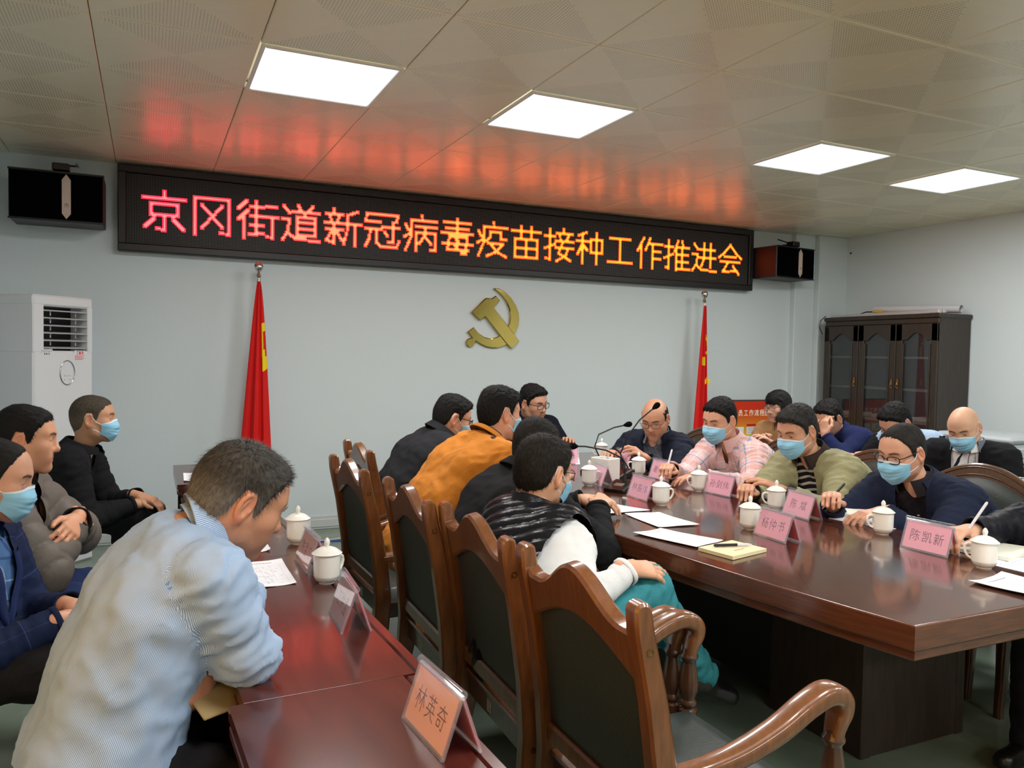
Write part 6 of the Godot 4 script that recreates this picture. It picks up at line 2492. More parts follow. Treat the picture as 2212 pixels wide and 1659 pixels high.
		var surf := func(t: float, x: float, lift: float) -> Vector3:
			var c: Vector3 = Q.call(clampf(t, 0.0, 1.0)) + T0 * minf(t, 0.0) * 0.5 + T1 * maxf(t - 1.0, 0.0) * 0.5
			var fd: Vector3 = F0.lerp(F1, clampf(t * 1.3, 0, 1)).normalized()
			var h := raw.hit(c + Lf * x + fd * 0.42, -fd)
			return h + fd * lift
		crease(f, w.get("disp", "suit"), fr, w.get("amt", 1.0), w.get("seed", 7))
		# openings
		var cut := PackedFloat32Array()
		cut.resize(f.verts.size())
		var open: Array = w.get("open", [])
		for i in f.verts.size():
			var p := f.verts[i]
			var c := 1.0
			var g := f.G[f.limb(p)]
			if g == 0:
				# spine coordinate
				var d := p - P
				var t := (p - C).dot(T1) / maxf((N - C).length(), 0.01) * 0.5 + 0.5 if (p - C).dot(T1) > 0.0 else 0.5 + (p - C).dot(T0) / maxf((C - P).length(), 0.01) * 0.5
				if open.size():
					var x: float = (p - N).dot(Lf)
					var fz: float = (p - Q.call(clampf(t, 0, 1))).dot(F1)
					if fz > -0.01:
						var half: float = lerpf(open[1], open[2], clampf((t - open[0]) / (1.0 - open[0]), 0, 1)) if t > open[0] else -0.02 if open[0] > 0 else open[1]
						c = minf(c, maxf(absf(x + open[3] if open.size() > 3 else x) - half, (-0.01 - fz) * 2.0 + 0.02))
				var lo: float = w.get("lo", -0.3)
				c = minf(c, (t - lo) * 0.4)
			elif g <= 2 and w.get("arms", 2) == 2:
				var dir: Vector3 = (W[g - 1] - E[g - 1]).normalized()
				c = minf(c, -(p - W[g - 1]).dot(dir) + w.get("cuffoff", 0.0))
			if w.get("arms", 2) == 0 and w.get("hole", true):
				for i2 in 2:
					var sg := 1.0 if i2 == 0 else -1.0
					c = minf(c, 0.002 + (0.016 - ((p - J[i2]).dot(Lf) * sg)))
			# neck hole
			var hgt := (p - N).dot(nd)
			if hgt > -0.02:
				c = minf(c, ((p - N) - nd * hgt).length() - w.get("nc", 0.045) * k)
			cut[i] = c
		var sl := sliced(f.verts, f.norms, f.tris, cut)
		if w.get("uv", 0):
			out.append({"n": w.n, "a": with_uv(sl, f, fr, J, E, W, T0, w.get("uvs", 8.0)), "m": w.m})
		else:
			out.append({"n": w.n, "a": packed(sl[0], sl[1], sl[2]), "m": w.m})
		var me := out.size() - 1
		# cuffs
		if w.get("arms", 2) == 2 and w.get("rim", true):
			for i in 2:
				var dir: Vector3 = (W[i] - E[i]).normalized()
				var a := dir.cross(Vector3.UP if absf(dir.y) < 0.9 else Vector3.RIGHT).normalized()
				var b := dir.cross(a)
				var rows := []
				var rr: float = cuffr + 0.002
				var wid: float = w.get("cuffw", 0.014)
				for q in [[-wid, 0.001], [-wid + 0.004, 0.0045], [w.get("cuffoff", 0.0) + 0.001, 0.004], [w.get("cuffoff", 0.0) + 0.003, 0.000], [w.get("cuffoff", 0.0) - 0.002, -0.004], [-wid, -0.006]]:
					var row := []
					for j in 25:
						var an2 := TAU * j / 24.0
						var r2: float = rr + q[1] + 0.0012 * sin(an2 * 5.0 + i)
						row.append(W[i] + dir * q[0] + a * cos(an2) * r2 + b * sin(an2) * r2)
					rows.append(row)
				var mb := MB.new()
				rows.reverse()
				mb.grid(rows, [], true)
				out.append({"n": "cuff", "a": mb.arrays(), "m": w.get("cm", w.m), "p": me})
		# collars and lapels
		var Fc := Lf.cross(nd).normalized()
		if w.has("collar"):
			var kind: String = w.collar
			var rc: float = (w.get("cr", 0.064) + 0.005) * k
			var mb := MB.new()
			var rows := []
			var gap: float = w.get("gap", 0.35)
			var na := 40
			var sec := []
			if kind == "fold":
				sec = [[-0.03, 0.004, 0.0], [0.012, 0.001, 0.0], [0.030, 0.002, 0.003], [0.030, 0.0045, 0.006], [0.012, 0.011, -0.006], [-0.012, 0.020, -0.020], [-0.014, 0.017, -0.020]]
			elif kind == "stand":
				sec = [[-0.035, 0.010, 0.0], [0.0, 0.010, 0.0], [0.036, 0.008, 0.0], [0.040, 0.005, 0.0], [0.036, 0.001, 0.0], [-0.02, 0.002, 0.0]]
			elif kind == "rib":
				sec = [[-0.030, 0.020, 0.0], [0.0, 0.016, 0.0], [0.028, 0.010, 0.0], [0.034, 0.006, 0.0], [0.030, 0.002, 0.0], [-0.02, 0.002, 0.0]]
			else:   # notched coat collar, low
				sec = [[-0.02, 0.004, 0.0], [0.018, 0.004, 0.0], [0.024, 0.008, 0.0], [0.018, 0.014, 0.0], [-0.020, 0.030, -0.004], [-0.024, 0.026, -0.004]]
			for q in sec:
				var row := []
				for j in na + 1:
					var ang := lerpf(gap, TAU - gap, float(j) / na)
					var fm := 0.5 + 0.5 * cos(ang)          # 1 at the front
					var h: float = q[0] * w.get("ch", 1.0) * (1.0 - 0.35 * fm) + q[2] * fm * 1.6 - w.get("cdrop", 0.0) * fm
					row.append(ring(N, nd, Lf, Fc, ang, rc - 0.004 + q[1] * 1.1 + 0.004 * fm, h + w.get("cup", 0.040)))
				rows.append(row)
			mb.grid(rows)
			var back := []
			for r2 in rows:
				var q2: Array = r2.duplicate()
				q2.reverse()
				back.append(q2)
			if kind == "fold" or true:
				var mb2 := MB.new()
				mb2.grid(back)
				# keep whichever side faces out
				if mb.n[na / 2 + (na + 1)].dot(-Fc) < 0.0 and kind != "fold":
					mb = mb2
				elif kind == "fold" and mb.n[4 * (na + 1) + na / 2].dot(-Fc) < 0.0:
					mb = mb2
			out.append({"n": "collar", "a": mb.arrays(), "m": w.get("colm", w.m), "p": me})
		if w.has("lapel") and open.size():
			var lw: float = w.lapel
			for sg in [-1.0, 1.0]:
				var rows := []
				for j in 15:
					var t := lerpf(open[0] - 0.02, w.get("laptop", 0.97), j / 14.0)
					var x0: float = maxf(lerpf(open[1], open[2], clampf((t - open[0]) / (1.0 - open[0]), 0, 1)), 0.004)
					var wd: float = lw * sin(PI * clampf(j / 14.0 * 0.62 + 0.04, 0, 1)) * (0.82 if j > 10 else 1.0)
					var xo: float = -(open[3] if open.size() > 3 else 0.0)
					rows.append([surf.call(t, xo + sg * (x0 - 0.002), -0.002), surf.call(t, xo + sg * x0, 0.010), surf.call(t, xo + sg * (x0 + wd * 0.5), 0.010), surf.call(t, xo + sg * (x0 + wd), 0.008), surf.call(t, xo + sg * (x0 + wd), 0.0)])
				if sg > 0.0:
					pass
				var mb := MB.new()
				if sg > 0.0:
					for r2 in rows: r2.reverse()
				rows.reverse()
				mb.grid(rows)
				if mb.n[mb.n.size() / 2].dot(F1) < 0.0:
					for r2 in rows: r2.reverse()
					mb = MB.new()
					mb.grid(rows)
				out.append({"n": "lapel", "a": mb.arrays(), "m": w.get("lm", w.m), "p": me})
		if w.has("buttons"):
			for j in int(w.buttons):
				var t := lerpf(0.90, 0.25, (j + 0.3) / 5.0)
				var p: Vector3 = surf.call(t, 0.0, 0.002)
				var mb := MB.new()
				mb.lathe([Vector2(0, 0), Vector2(0.006, 0), Vector2(0.006, 0.002), Vector2(0.004, 0.003), Vector2(0, 0.0024)], 12, Transform3D(Basis(Quaternion(Vector3.UP, F1)), p))
				out.append({"n": "button", "a": mb.arrays(), "m": w.get("bm", "white"), "p": me})
		if w.has("placket"):
			var rows := []
			for j in 19:
				var t := lerpf(0.12, 0.93, j / 18.0)
				rows.append([surf.call(t, -0.016, -0.003), surf.call(t, -0.014, 0.004), surf.call(t, 0.014, 0.004), surf.call(t, 0.016, -0.003)])
			rows.reverse()
			var mb := MB.new()
			mb.grid(rows)
			if mb.n[mb.n.size() / 2].dot(F1) < 0.0:
				for r2 in rows: r2.reverse()
				mb = MB.new()
				mb.grid(rows)
			out.append({"n": "placket", "a": mb.arrays(), "m": w.get("pm", w.m), "p": me})
	return out

func with_uv(sl: Array, f: Field, fr: Dictionary, J: Array, E: Array, W: Array, T0: Vector3, us: float) -> Array:
	var sv: PackedVector3Array = sl[0]
	var sn: PackedVector3Array = sl[1]
	var st: PackedInt32Array = sl[2]
	var lim := PackedInt32Array()
	for p in sv:
		lim.append(f.limb(p))
	var v := PackedVector3Array()
	var n := PackedVector3Array()
	var uv := PackedVector2Array()
	var t := PackedInt32Array()
	var made := {}
	for k in range(0, st.size(), 3):
		var c := 0
		var ls := [lim[st[k]], lim[st[k + 1]], lim[st[k + 2]]]
		var b: int = ls[0]
		if f.G[ls[1]] == f.G[ls[2]]:
			b = ls[1]
		var g := f.G[b]
		# which frame: 0 trunk, 1..2 upper arms, 3..4 forearms
		var fid := 0
		if g > 0:
			var arm := g - 1
			fid = 1 + arm if (f.A[b] - J[arm]).length() < 1e-4 else 3 + arm
		for e in 3:
			var i := st[k + e]
			var key := Vector2i(i, fid)
			if not made.has(key):
				made[key] = v.size()
				v.append(sv[i])
				n.append(sn[i])
				var p := sv[i]
				if fid == 0:
					var axs: Vector3 = (fr.N - fr.P).normalized()
					var rel: Vector3 = p - fr.P
					var fw2: Vector3 = fr.Lf.cross(axs)
					uv.append(Vector2(atan2(rel.dot(fr.Lf), -rel.dot(fw2)) * 0.15, -rel.dot(axs)) * us)
				else:
					var arm2 := (fid - 1) % 2
					var a: Vector3 = J[arm2] if fid < 3 else E[arm2]
					var bb: Vector3 = E[arm2] if fid < 3 else W[arm2]
					var ax := (bb - a).normalized()
					var s1 := ax.cross((W[arm2] - J[arm2]).cross(E[arm2] - J[arm2]).normalized()).normalized()
					var s2 := ax.cross(s1)
					uv.append(Vector2(atan2((p - a).dot(s1), (p - a).dot(s2)) * 0.065, (p - a).dot(ax)) * us)
			t.append(made[key])
	return packed(v, n, t, PackedColorArray(), uv)

func bob_hair() -> MB:
	var mb := MB.new()
	var rows := []
	var prof := [[0.0, 0.134], [0.03, 0.131], [0.060, 0.115], [0.082, 0.085], [0.094, 0.045], [0.098, 0.0], [0.096, -0.045], [0.088, -0.078], [0.070, -0.088], [0.05, -0.07]]
	for j in prof.size():
		var row := []
		var r: float = prof[j][0]
		var y: float = prof[j][1]
		for i in 37:
			var open := smoothstep(0.10, 0.03, y) * 0.98
			var ang := lerpf(open, TAU - open, i / 36.0)
			var rr := r * (1.0 + 0.02 * sin(ang * 23.0))
			row.append(Vector3(sin(ang) * rr * 0.95, y + 0.004 * sin(ang * 17.0) * (1.0 if y < -0.03 else 0.0), cos(ang) * rr * 1.12 - 0.012))
		rows.append(row)
	mb.grid(rows)
	var mid := 4 * 37 + 18
	if mb.n[mid].z > 0.0:
		mb = MB.new()
		for r2 in rows: r2.reverse()
		mb.grid(rows)
	# fringe
	var fr := []
	for j in 5:
		var row := []
		var y := lerpf(0.112, 0.040, j / 4.0)
		for i in 17:
			var u := lerpf(-1.0, 1.0, i / 16.0)
			row.append(Vector3(sin(u * 1.25) * (0.084 - 0.012 * (4 - j) * 0.25), y + 0.0035 * sin(i * 2.6) * j * 0.4 - 0.02 * u * u * j * 0.25, cos(u * 1.25) * 0.104 - 0.004 - (0.030 if j == 0 else 0.010 if j == 1 else 0.0)))
		fr.append(row)
	fr.reverse()
	mb.grid(fr)
	return mb

func face_mask(out: Array, hb: Basis, H: Vector3, sc: Vector3, drop: float) -> void:
	var rows := []
	var nv := 28
	var nu := 36
	for j in nv + 1:
		var v := float(j) / nv
		var row := []
		for i in nu + 1:
			var u := lerpf(-1.0, 1.0, float(i) / nu)
			var ang := u * 1.42
			var top := lerpf(0.0035, -0.020, pow(absf(u), 1.3))
			var bot := lerpf(-0.116, -0.072, pow(absf(u), 1.5))
			var y := lerpf(top, bot, v) - drop
			# how far the front stands out
			var fz := 0.0
			if v < 0.28:
				fz = lerpf(0.1075, 0.1225, smoothstep(0.0, 0.28, v))
			elif v < 0.7:
				fz = lerpf(0.1225, 0.1125, (v - 0.28) / 0.42)
			else:
				fz = lerpf(0.1125, 0.088, pow((v - 0.7) / 0.3, 1.5))
			var z0 := 0.018
			var wide := lerpf(0.0715, 0.060, v)
			var x := sin(ang) / sin(1.42) * wide
			var nose := exp(-pow(x / 0.020, 2)) * smoothstep(0.35, 0.0, v)
			var zz := z0 + (fz - z0) * pow(maxf(cos(ang * 1.04), 0.0), 0.54)
			zz -= 0.014 * (1.0 - nose) * smoothstep(0.30, 0.0, v) * (1 - absf(u))
			# pleats
			var pl := 0.0
			for q in [0.34, 0.50, 0.66]:
				if v > q and v < q + 0.16:
					pl += 0.0042 * (1.0 - (v - q) / 0.16)
			zz += pl * (1 - u * u) + 0.0012 * sin(u * 9.0 + v * 14.0)
			row.append(Vector3(x, y, zz))
		rows.append(row)
	var back := []
	for r in rows:
		var b := []
		for q in r:
			b.append(q - Vector3(q.x * 0.02, 0, 0.0012))
		back.append(b)
	var mb := MB.new()
	var fl := rows.duplicate()
	fl.reverse()
	mb.grid(fl)
	mb.grid(back)
	out.append({"n": "face_mask", "a": moved(mb, hb, H, sc), "m": "mask"})
	var me := out.size() - 1
	# pale border along the top
	var st := MB.new()
	var top := []
	for j in 3:
		var row := []
		for i in nu + 1:
			row.append(rows[j + 0][i] + Vector3(0, 0.0008, 0.0012))
		top.append(row)
	top.reverse()
	st.grid(top)
	out.append({"n": "nose_strip", "a": moved(st, hb, H, sc), "m": "mask_white", "p": me})
	for sg in [-1.0, 1.0]:
		var ed: int = nu if sg > 0 else 0
		var lp := MB.new()
		var a: Vector3 = rows[2][ed]
		var b: Vector3 = rows[nv - 3][ed]
		var pts := [a + Vector3(-sg * 0.004, 0, 0.004), a.lerp(Vector3(sg * 0.077, 0.010, -0.002), 0.5) + Vector3(sg * 0.004, 0, 0), Vector3(sg * 0.0775, 0.024, -0.004), Vector3(sg * 0.0795, 0.033, -0.016), Vector3(sg * 0.080, 0.016, -0.030), Vector3(sg * 0.079, -0.012, -0.030), Vector3(sg * 0.076, -0.034, -0.016), b.lerp(Vector3(sg * 0.074, -0.04, -0.004), 0.5) + Vector3(sg * 0.003, 0, 0), b + Vector3(-sg * 0.004, 0, 0.004)]
		var sm := []
		for q in pts.size() - 1:
			for e in 4:
				var t := e / 4.0
				sm.append((pts[q] as Vector3).cubic_interpolate(pts[q + 1], pts[maxi(q - 1, 0)], pts[mini(q + 2, pts.size() - 1)], t))
		sm.append(pts[-1])
		lp.tube(sm, 0.0017, 6)
		out.append({"n": "ear_loop", "a": moved(lp, hb, H, sc), "m": "mask_white", "p": me})

func spectacles(out: Array, hb: Basis, H: Vector3, sc: Vector3, kind: int) -> void:
	var rim := MB.new()
	var gl := MB.new()
	for sg in [-1.0, 1.0]:
		var pts := []
		var face_pts := []
		for i in 29:
			var an := TAU * i / 28.0
			var c := signf(cos(an)) * pow(absf(cos(an)), 0.62)
			var sn := signf(sin(an)) * pow(absf(sin(an)), 0.72)
			var x: float = sg * 0.0335 + c * 0.0255
			pts.append(Vector3(x, 0.006 + sn * 0.0165, 0.1045 - pow(absf(x) / 0.06, 2) * 0.010))
		rim.tube(pts, 0.0021 if kind == 2 else 0.0013, 6, 1.0, Vector3.BACK, false)
		var fp := pts.slice(0, 28)
		gl.face(fp)
		rim.tube([Vector3(sg * 0.0595, 0.014, 0.094), Vector3(sg * 0.071, 0.015, 0.084), Vector3(sg * 0.0785, 0.016, 0.04), Vector3(sg * 0.0795, 0.018, 0.0), Vector3(sg * 0.080, 0.010, -0.02), Vector3(sg * 0.079, -0.008, -0.032)], 0.0021 if kind == 2 else 0.0014, 6)
	rim.tube([Vector3(-0.0085, 0.012, 0.1043), Vector3(0, 0.0145, 0.107), Vector3(0.0085, 0.012, 0.1043)], 0.0018, 6)
	out.append({"n": "glasses", "a": moved(rim, hb, H, sc), "m": "frame"})
	out.append({"n": "lens", "a": moved(gl, hb, H, sc), "m": "lens", "p": out.size() - 1})

# ---------------------------------------------------------------- everyone in the room
func sk(r: float, g: float, b: float) -> Color:
	return srgb(r, g, b)

func crop(side: float, top: float, extra := {}) -> Dictionary:
	var h := {"side": side, "top": top}
	h.merge(extra, true)
	return h

func roster() -> Array:
	var dark_tr := {"n": "trousers", "m": "black_cloth"}
	var shoes := {"n": "shoes", "m": "shoe"}
	var rest := {"curl": [0.35, 0.4, 0.45, 0.5], "thumb": 0.3}
	var fist := {"curl": [1.1, 1.15, 1.2, 1.2], "thumb": 1.0}
	var write := {"curl": [0.75, 0.85, 0.95, 1.0], "thumb": 0.9}
	var r := []
	# --- left side
	r.append({"label": "man in a pale blue striped shirt leaning over the left desk, reading with bowed head", "yaw": 97.0, "head": Vector3(0.186, 1.088, -1.829), "hyaw": 100.0, "hpitch": 27.0, "hroll": 3.0,
		"hip": Vector3(-0.09, 0.585, -1.775), "bare": 1, "nape": Vector3(0.075, 1.020, -1.815), "hunch": 0.055, "fat": 1.05, "size": 1.0, "hscale": Vector3(1.0, 1.0, 1.0), "cell": 0.009, "shoulder": 0.185, "fore": 0.05,
		"rh": Vector3(0.10, 0.80, -1.93), "re": Vector3(0.185, 0.802, -1.672), "lh": Vector3(0.125, 0.778, -1.725), "le": Vector3(0.20, 0.80, -2.02),
		"lhand": {"curl": [0.8, 0.9, 0.95, 1.0], "thumb": 0.7, "f": Vector3(-0.5, -0.62, 0.42), "up": Vector3(0.6, -0.1, 0.8), "k": 0.95},
		"skin": sk(188, 138, 110), "hair": crop(0.005, 0.013, {"c": Color(0.016, 0.015, 0.014), "c2": Color(0.19, 0.185, 0.175), "grey": 0.6, "rec": 0.004, "strands": 4200, "len": 0.014, "stand": 0.75, "burns": 0.01}), "hcell": 0.0036,
		"wear": [dark_tr, {"n": "belt_shirt", "m": "stripe_blue", "uv": 1, "inf": 0.014, "arms": 2, "cuff": 0.050, "disp": "shirt", "amt": 0.9, "drop": 0.04, "lo": -0.02, "collar": "fold", "cr": 0.060, "gap": 0.5, "colm": "stripe_collar", "seed": 3, "nc": 0.0}, shoes],
		"lk": Vector3(0.33, 0.50, -1.90), "rk": Vector3(0.31, 0.49, -1.66)})
	r.append({"label": "unmasked man in a grey quilted down jacket with folded arms", "yaw": 84.0, "head": Vector3(-0.404, 1.084, -3.314), "hyaw": 90.0, "hpitch": 6.0,
		"hip": Vector3(-0.55, 0.53, -3.30), "hunch": 0.04, "fat": 1.12, "cell": 0.010, "quilt": 0.078, "shoulder": 0.185, "liftr": -0.01,
		"rh": Vector3(-0.235, 0.775, -3.20), "re": Vector3(-0.325, 0.665, -3.045), "lh": Vector3(-0.235, 0.80, -3.20), "le": Vector3(-0.26, 0.70, -3.47),
		"lhand": {"curl": [0.4, 0.4, 0.45, 0.5], "thumb": 0.3, "f": Vector3(-0.15, -0.25, 0.9), "up": Vector3(0.8, 0.5, 0.2)}, "rhand": {"curl": [0.5], "thumb": 0.4, "f": Vector3(0.25, 0.1, -0.9), "up": Vector3(0.8, 0.4, 0.0)},
		"skin": sk(208, 154, 122), "hair": crop(0.0018, 0.010, {"strands": 1600, "len": 0.011, "stand": 0.6, "fwd": 0.6, "rec": 0.0}),
		"wear": [{"n": "trousers", "m": "denim"}, {"n": "sweater", "m": "black_cloth", "inf": 0.006, "arms": 0, "disp": "knit", "hole": false}, {"n": "down_jacket", "m": "grey_down", "inf": 0.034, "ease": 0.010, "arms": 2, "cuff": 0.044, "disp": "puffer", "drop": 0.06, "lo": -0.2, "open": [0.55, 0.006, 0.05], "collar": "stand", "cr": 0.074, "gap": 0.6, "cm": "black_cloth"}, shoes]})
	r.append({"label": "masked man with cropped greying hair in a black coat, hands clasped over his knee", "yaw": 82.0, "head": Vector3(-0.257, 1.05, -4.623), "hyaw": 84.0, "hpitch": 2.0,
		"hip": Vector3(-0.58, 0.52, -4.70), "hunch": 0.05, "fat": 1.05, "shoulder": 0.19, "fore": 0.03,
		"rh": Vector3(-0.075, 0.605, -4.535), "lh": Vector3(-0.055, 0.635, -4.60), "rp": Vector3(-0.3, -0.9, 0.35), "lp": Vector3(-0.2, -0.8, -0.6),
		"rhand": {"curl": [0.4, 0.45, 0.5, 0.5], "thumb": 0.4, "f": Vector3(0.9, 0.0, -0.35), "up": Vector3(0, 1, 0.3)}, "lhand": {"curl": [0.5, 0.55, 0.6, 0.6], "thumb": 0.3, "f": Vector3(0.85, -0.25, 0.4), "up": Vector3(0.1, 1, 0.1)},
		"lk": Vector3(-0.10, 0.53, -4.62), "rk": Vector3(-0.02, 0.545, -4.60), "ra": Vector3(0.10, 0.24, -4.52), "la": Vector3(-0.14, 0.09, -4.75),
		"skin": sk(192, 144, 114), "mask": 1, "hair": crop(0.0025, 0.005, {"c": Color(0.03, 0.027, 0.022), "c2": Color(0.16, 0.13, 0.09), "grey": 0.4, "strands": 700, "len": 0.006, "stand": 0.9}),
		"wear": [{"n": "trousers", "m": "black_cloth"}, {"n": "coat", "m": "black_cloth", "inf": 0.022, "ease": 0.006, "arms": 2, "cuff": 0.043, "disp": "suit", "drop": 0.07, "lo": -0.2, "open": [0.62, 0.004, 0.035], "collar": "notch", "cr": 0.068, "gap": 0.5, "lapel": 0.055}, {"n": "sweater", "m": "charcoal", "inf": 0.006, "arms": 0, "disp": "knit", "hole": false}, shoes]})
	r.append({"label": "masked man in a dark blue checked blazer at the left edge of the photo", "yaw": 80.0, "head": Vector3(-0.418, 1.025, -2.764), "hyaw": 86.0, "hpitch": 14.0,
		"hip": Vector3(-0.52, 0.52, -2.70), "hunch": 0.06, "fat": 1.1, "shoulder": 0.185,
		"rh": Vector3(-0.235, 0.625, -2.60), "lh": Vector3(-0.22, 0.63, -2.72), "rp": Vector3(-0.5, -0.8, 0.4),
		"rhand": {"curl": [0.6], "thumb": 0.5, "f": Vector3(0.6, -0.1, -0.6)}, "lhand": {"curl": [0.6], "thumb": 0.5, "f": Vector3(0.6, -0.1, 0.5)},
		"skin": sk(202, 152, 126), "mask": 1, "hair": crop(0.001, 0.004, {"rec": 0.03, "strands": 500, "len": 0.005}),
		"wear": [{"n": "trousers", "m": "black_cloth"}, {"n": "shirt", "m": "check_shirt", "uv": 1, "inf": 0.008, "arms": 0, "disp": "shirt", "hole": false, "collar": "fold", "gap": 0.5}, {"n": "blazer", "m": "check_navy", "uv": 1, "inf": 0.020, "ease": 0.006, "arms": 2, "cuff": 0.043, "disp": "suit", "drop": 0.07, "lo": -0.2, "open": [0.18, 0.01, 0.07], "collar": "notch", "cr": 0.070, "gap": 0.9, "lapel": 0.05, "lm": "navy_cloth", "colm": "navy_cloth"}, shoes]})
	# --- left side of the big table
	r.append({"label": "masked man with black glasses in a dark suit, bent forward beside the orange jacket", "yaw": 92.0, "head": Vector3(1.508, 1.067, -4.028), "hyaw": 86.0, "hpitch": 16.0,
		"hip": Vector3(1.16, 0.54, -3.92), "nape": Vector3(1.43, 0.965, -4.03), "hunch": 0.10, "cell": 0.012, "fore": 0.04, "lh": Vector3(1.76, 0.80, -4.13), "rh": Vector3(1.72, 0.80, -3.90), "lhand": rest, "rhand": rest,
		"skin": sk(202, 152, 124), "mask": 1, "glasses": 2, "hair": crop(0.004, 0.020, {"strands": 800, "len": 0.016, "sweep": 0.01}),
		"wear": [dark_tr, {"n": "suit_jacket", "m": "black_suit", "inf": 0.020, "ease": 0.006, "arms": 2, "disp": "suit", "drop": 0.05, "lo": -0.2, "open": [0.4, 0.01, 0.05], "collar": "notch", "cr": 0.066, "gap": 0.8}, {"n": "shirt", "m": "white_cloth", "inf": 0.006, "arms": 0, "disp": "none", "hole": false, "collar": "fold", "cr": 0.052, "ch": 0.7}, shoes]})
	r.append({"label": "masked man in a mustard orange corduroy jacket with his back to the camera", "yaw": 102.0, "head": Vector3(1.519, 1.139, -3.42), "hyaw": 98.0, "hpitch": 6.0, "hroll": -2.0,
		"hip": Vector3(1.13, 0.54, -3.38), "nape": Vector3(1.44, 1.01, -3.40), "hunch": 0.085, "cell": 0.011, "fat": 1.1, "fore": 0.045, "lh": Vector3(1.80, 0.80, -3.62), "rh": Vector3(1.80, 0.80, -3.34), "lhand": rest, "rhand": rest,
		"skin": sk(206, 156, 128), "mask": 1, "hair": crop(0.005, 0.022, {"strands": 1200, "len": 0.018, "stand": 0.5, "sweep": 0.012}),
		"wear": [dark_tr, {"n": "corduroy_jacket", "m": "mustard", "inf": 0.022, "ease": 0.006, "arms": 2, "disp": "suit", "amt": 1.4, "drop": 0.07, "lo": -0.25, "open": [0.4, 0.01, 0.05], "collar": "notch", "cr": 0.066, "ch": 0.6, "gap": 0.8}, {"n": "shirt", "m": "charcoal", "inf": 0.006, "arms": 0, "disp": "none", "hole": false, "collar": "fold", "cr": 0.052, "ch": 0.7}, shoes]})
	r.append({"label": "man in a black suit seen from behind, his clasped hands resting on the table", "yaw": 100.0, "head": Vector3(1.430, 1.042, -2.853), "hyaw": 116.0, "hpitch": 14.0,
		"hip": Vector3(1.12, 0.54, -2.66), "nape": Vector3(1.35, 0.925, -2.835), "hunch": 0.09, "cell": 0.011, "fat": 1.1, "fore": 0.05, "lh": Vector3(1.695, 0.800, -2.93), "rh": Vector3(1.660, 0.802, -2.74),
		"rp": Vector3(-0.2, -0.6, 0.8), "lp": Vector3(-0.2, -0.6, -0.8),
		"lhand": {"curl": [0.5, 0.55, 0.6, 0.6], "thumb": 0.3, "f": Vector3(0.6, 0.12, 0.75), "up": Vector3(-0.3, 0.9, -0.2)}, "rhand": {"curl": [0.75, 0.8, 0.85, 0.9], "thumb": 0.5, "f": Vector3(0.75, 0.25, -0.6), "up": Vector3(0.2, 0.9, 0.4)},
		"skin": sk(208, 162, 132), "hair": crop(0.004, 0.012, {"strands": 1500, "len": 0.013, "stand": 0.5, "c2": Color(0.05, 0.045, 0.04)}),
		"wear": [dark_tr, {"n": "suit_jacket", "m": "black_cloth", "inf": 0.020, "ease": 0.008, "arms": 2, "cuff": 0.045, "disp": "suit", "drop": 0.06, "lo": -0.2, "open": [0.4, 0.01, 0.05], "collar": "notch", "cr": 0.066, "gap": 0.8}, {"n": "shirt", "m": "white_cloth", "inf": 0.006, "arms": 0, "disp": "none", "hole": false, "collar": "fold", "cr": 0.052, "ch": 0.7}, shoes]})
	r.append({"label": "man in a black quilted vest over a white shirt with teal trousers, legs crossed", "yaw": 112.0, "head": Vector3(1.254, 1.015, -2.442), "hyaw": 112.0, "hpitch": 10.0, "hroll": 4.0,
		"hip": Vector3(1.10, 0.53, -2.13), "nape": Vector3(1.200, 0.862, -2.385), "hunch": 0.05, "cell": 0.010, "fat": 1.1, "quilt": 0.046, "fore": 0.02, "liftr": -0.02,
		"rh": Vector3(1.355, 0.757, -2.055), "rp": Vector3(-0.3, -0.6, 0.9), "lh": Vector3(1.36, 0.62, -2.42), "rhand": {"curl": [0.18, 0.2, 0.25, 0.3], "thumb": 0.25, "f": Vector3(0.9, -0.16, -0.12), "up": Vector3(0.1, 0.9, 0.45)}, "lhand": rest,
		"lk": Vector3(1.53, 0.50, -2.24), "la": Vector3(1.50, 0.09, -2.28), "rk": Vector3(1.475, 0.675, -2.12), "ra": Vector3(1.715, 0.345, -2.13), "toe": [Vector3(1, 0, 0), Vector3(0.85, -0.35, 0.1)],
		"skin": sk(214, 166, 136), "mask": 1, "glasses": 1, "hscale": Vector3(1.06, 1.02, 1.04), "hair": crop(0.0055, 0.014, {"strands": 3000, "len": 0.012, "stand": 0.6, "c2": Color(0.05, 0.045, 0.036)}),
		"wear": [{"n": "trousers", "m": "teal", "cell": 0.012}, {"n": "shirt", "m": "white_cloth", "inf": 0.008, "ease": 0.004, "arms": 2, "cuff": 0.041, "disp": "shirt", "amt": 0.6, "hole": false, "seed": 12}, {"n": "quilted_vest", "m": "black_down", "inf": 0.034, "arms": 0, "disp": "puffer", "drop": 0.05, "lo": -0.15, "collar": "stand", "cr": 0.070, "ch": 1.1, "gap": 0.25}, shoes]})
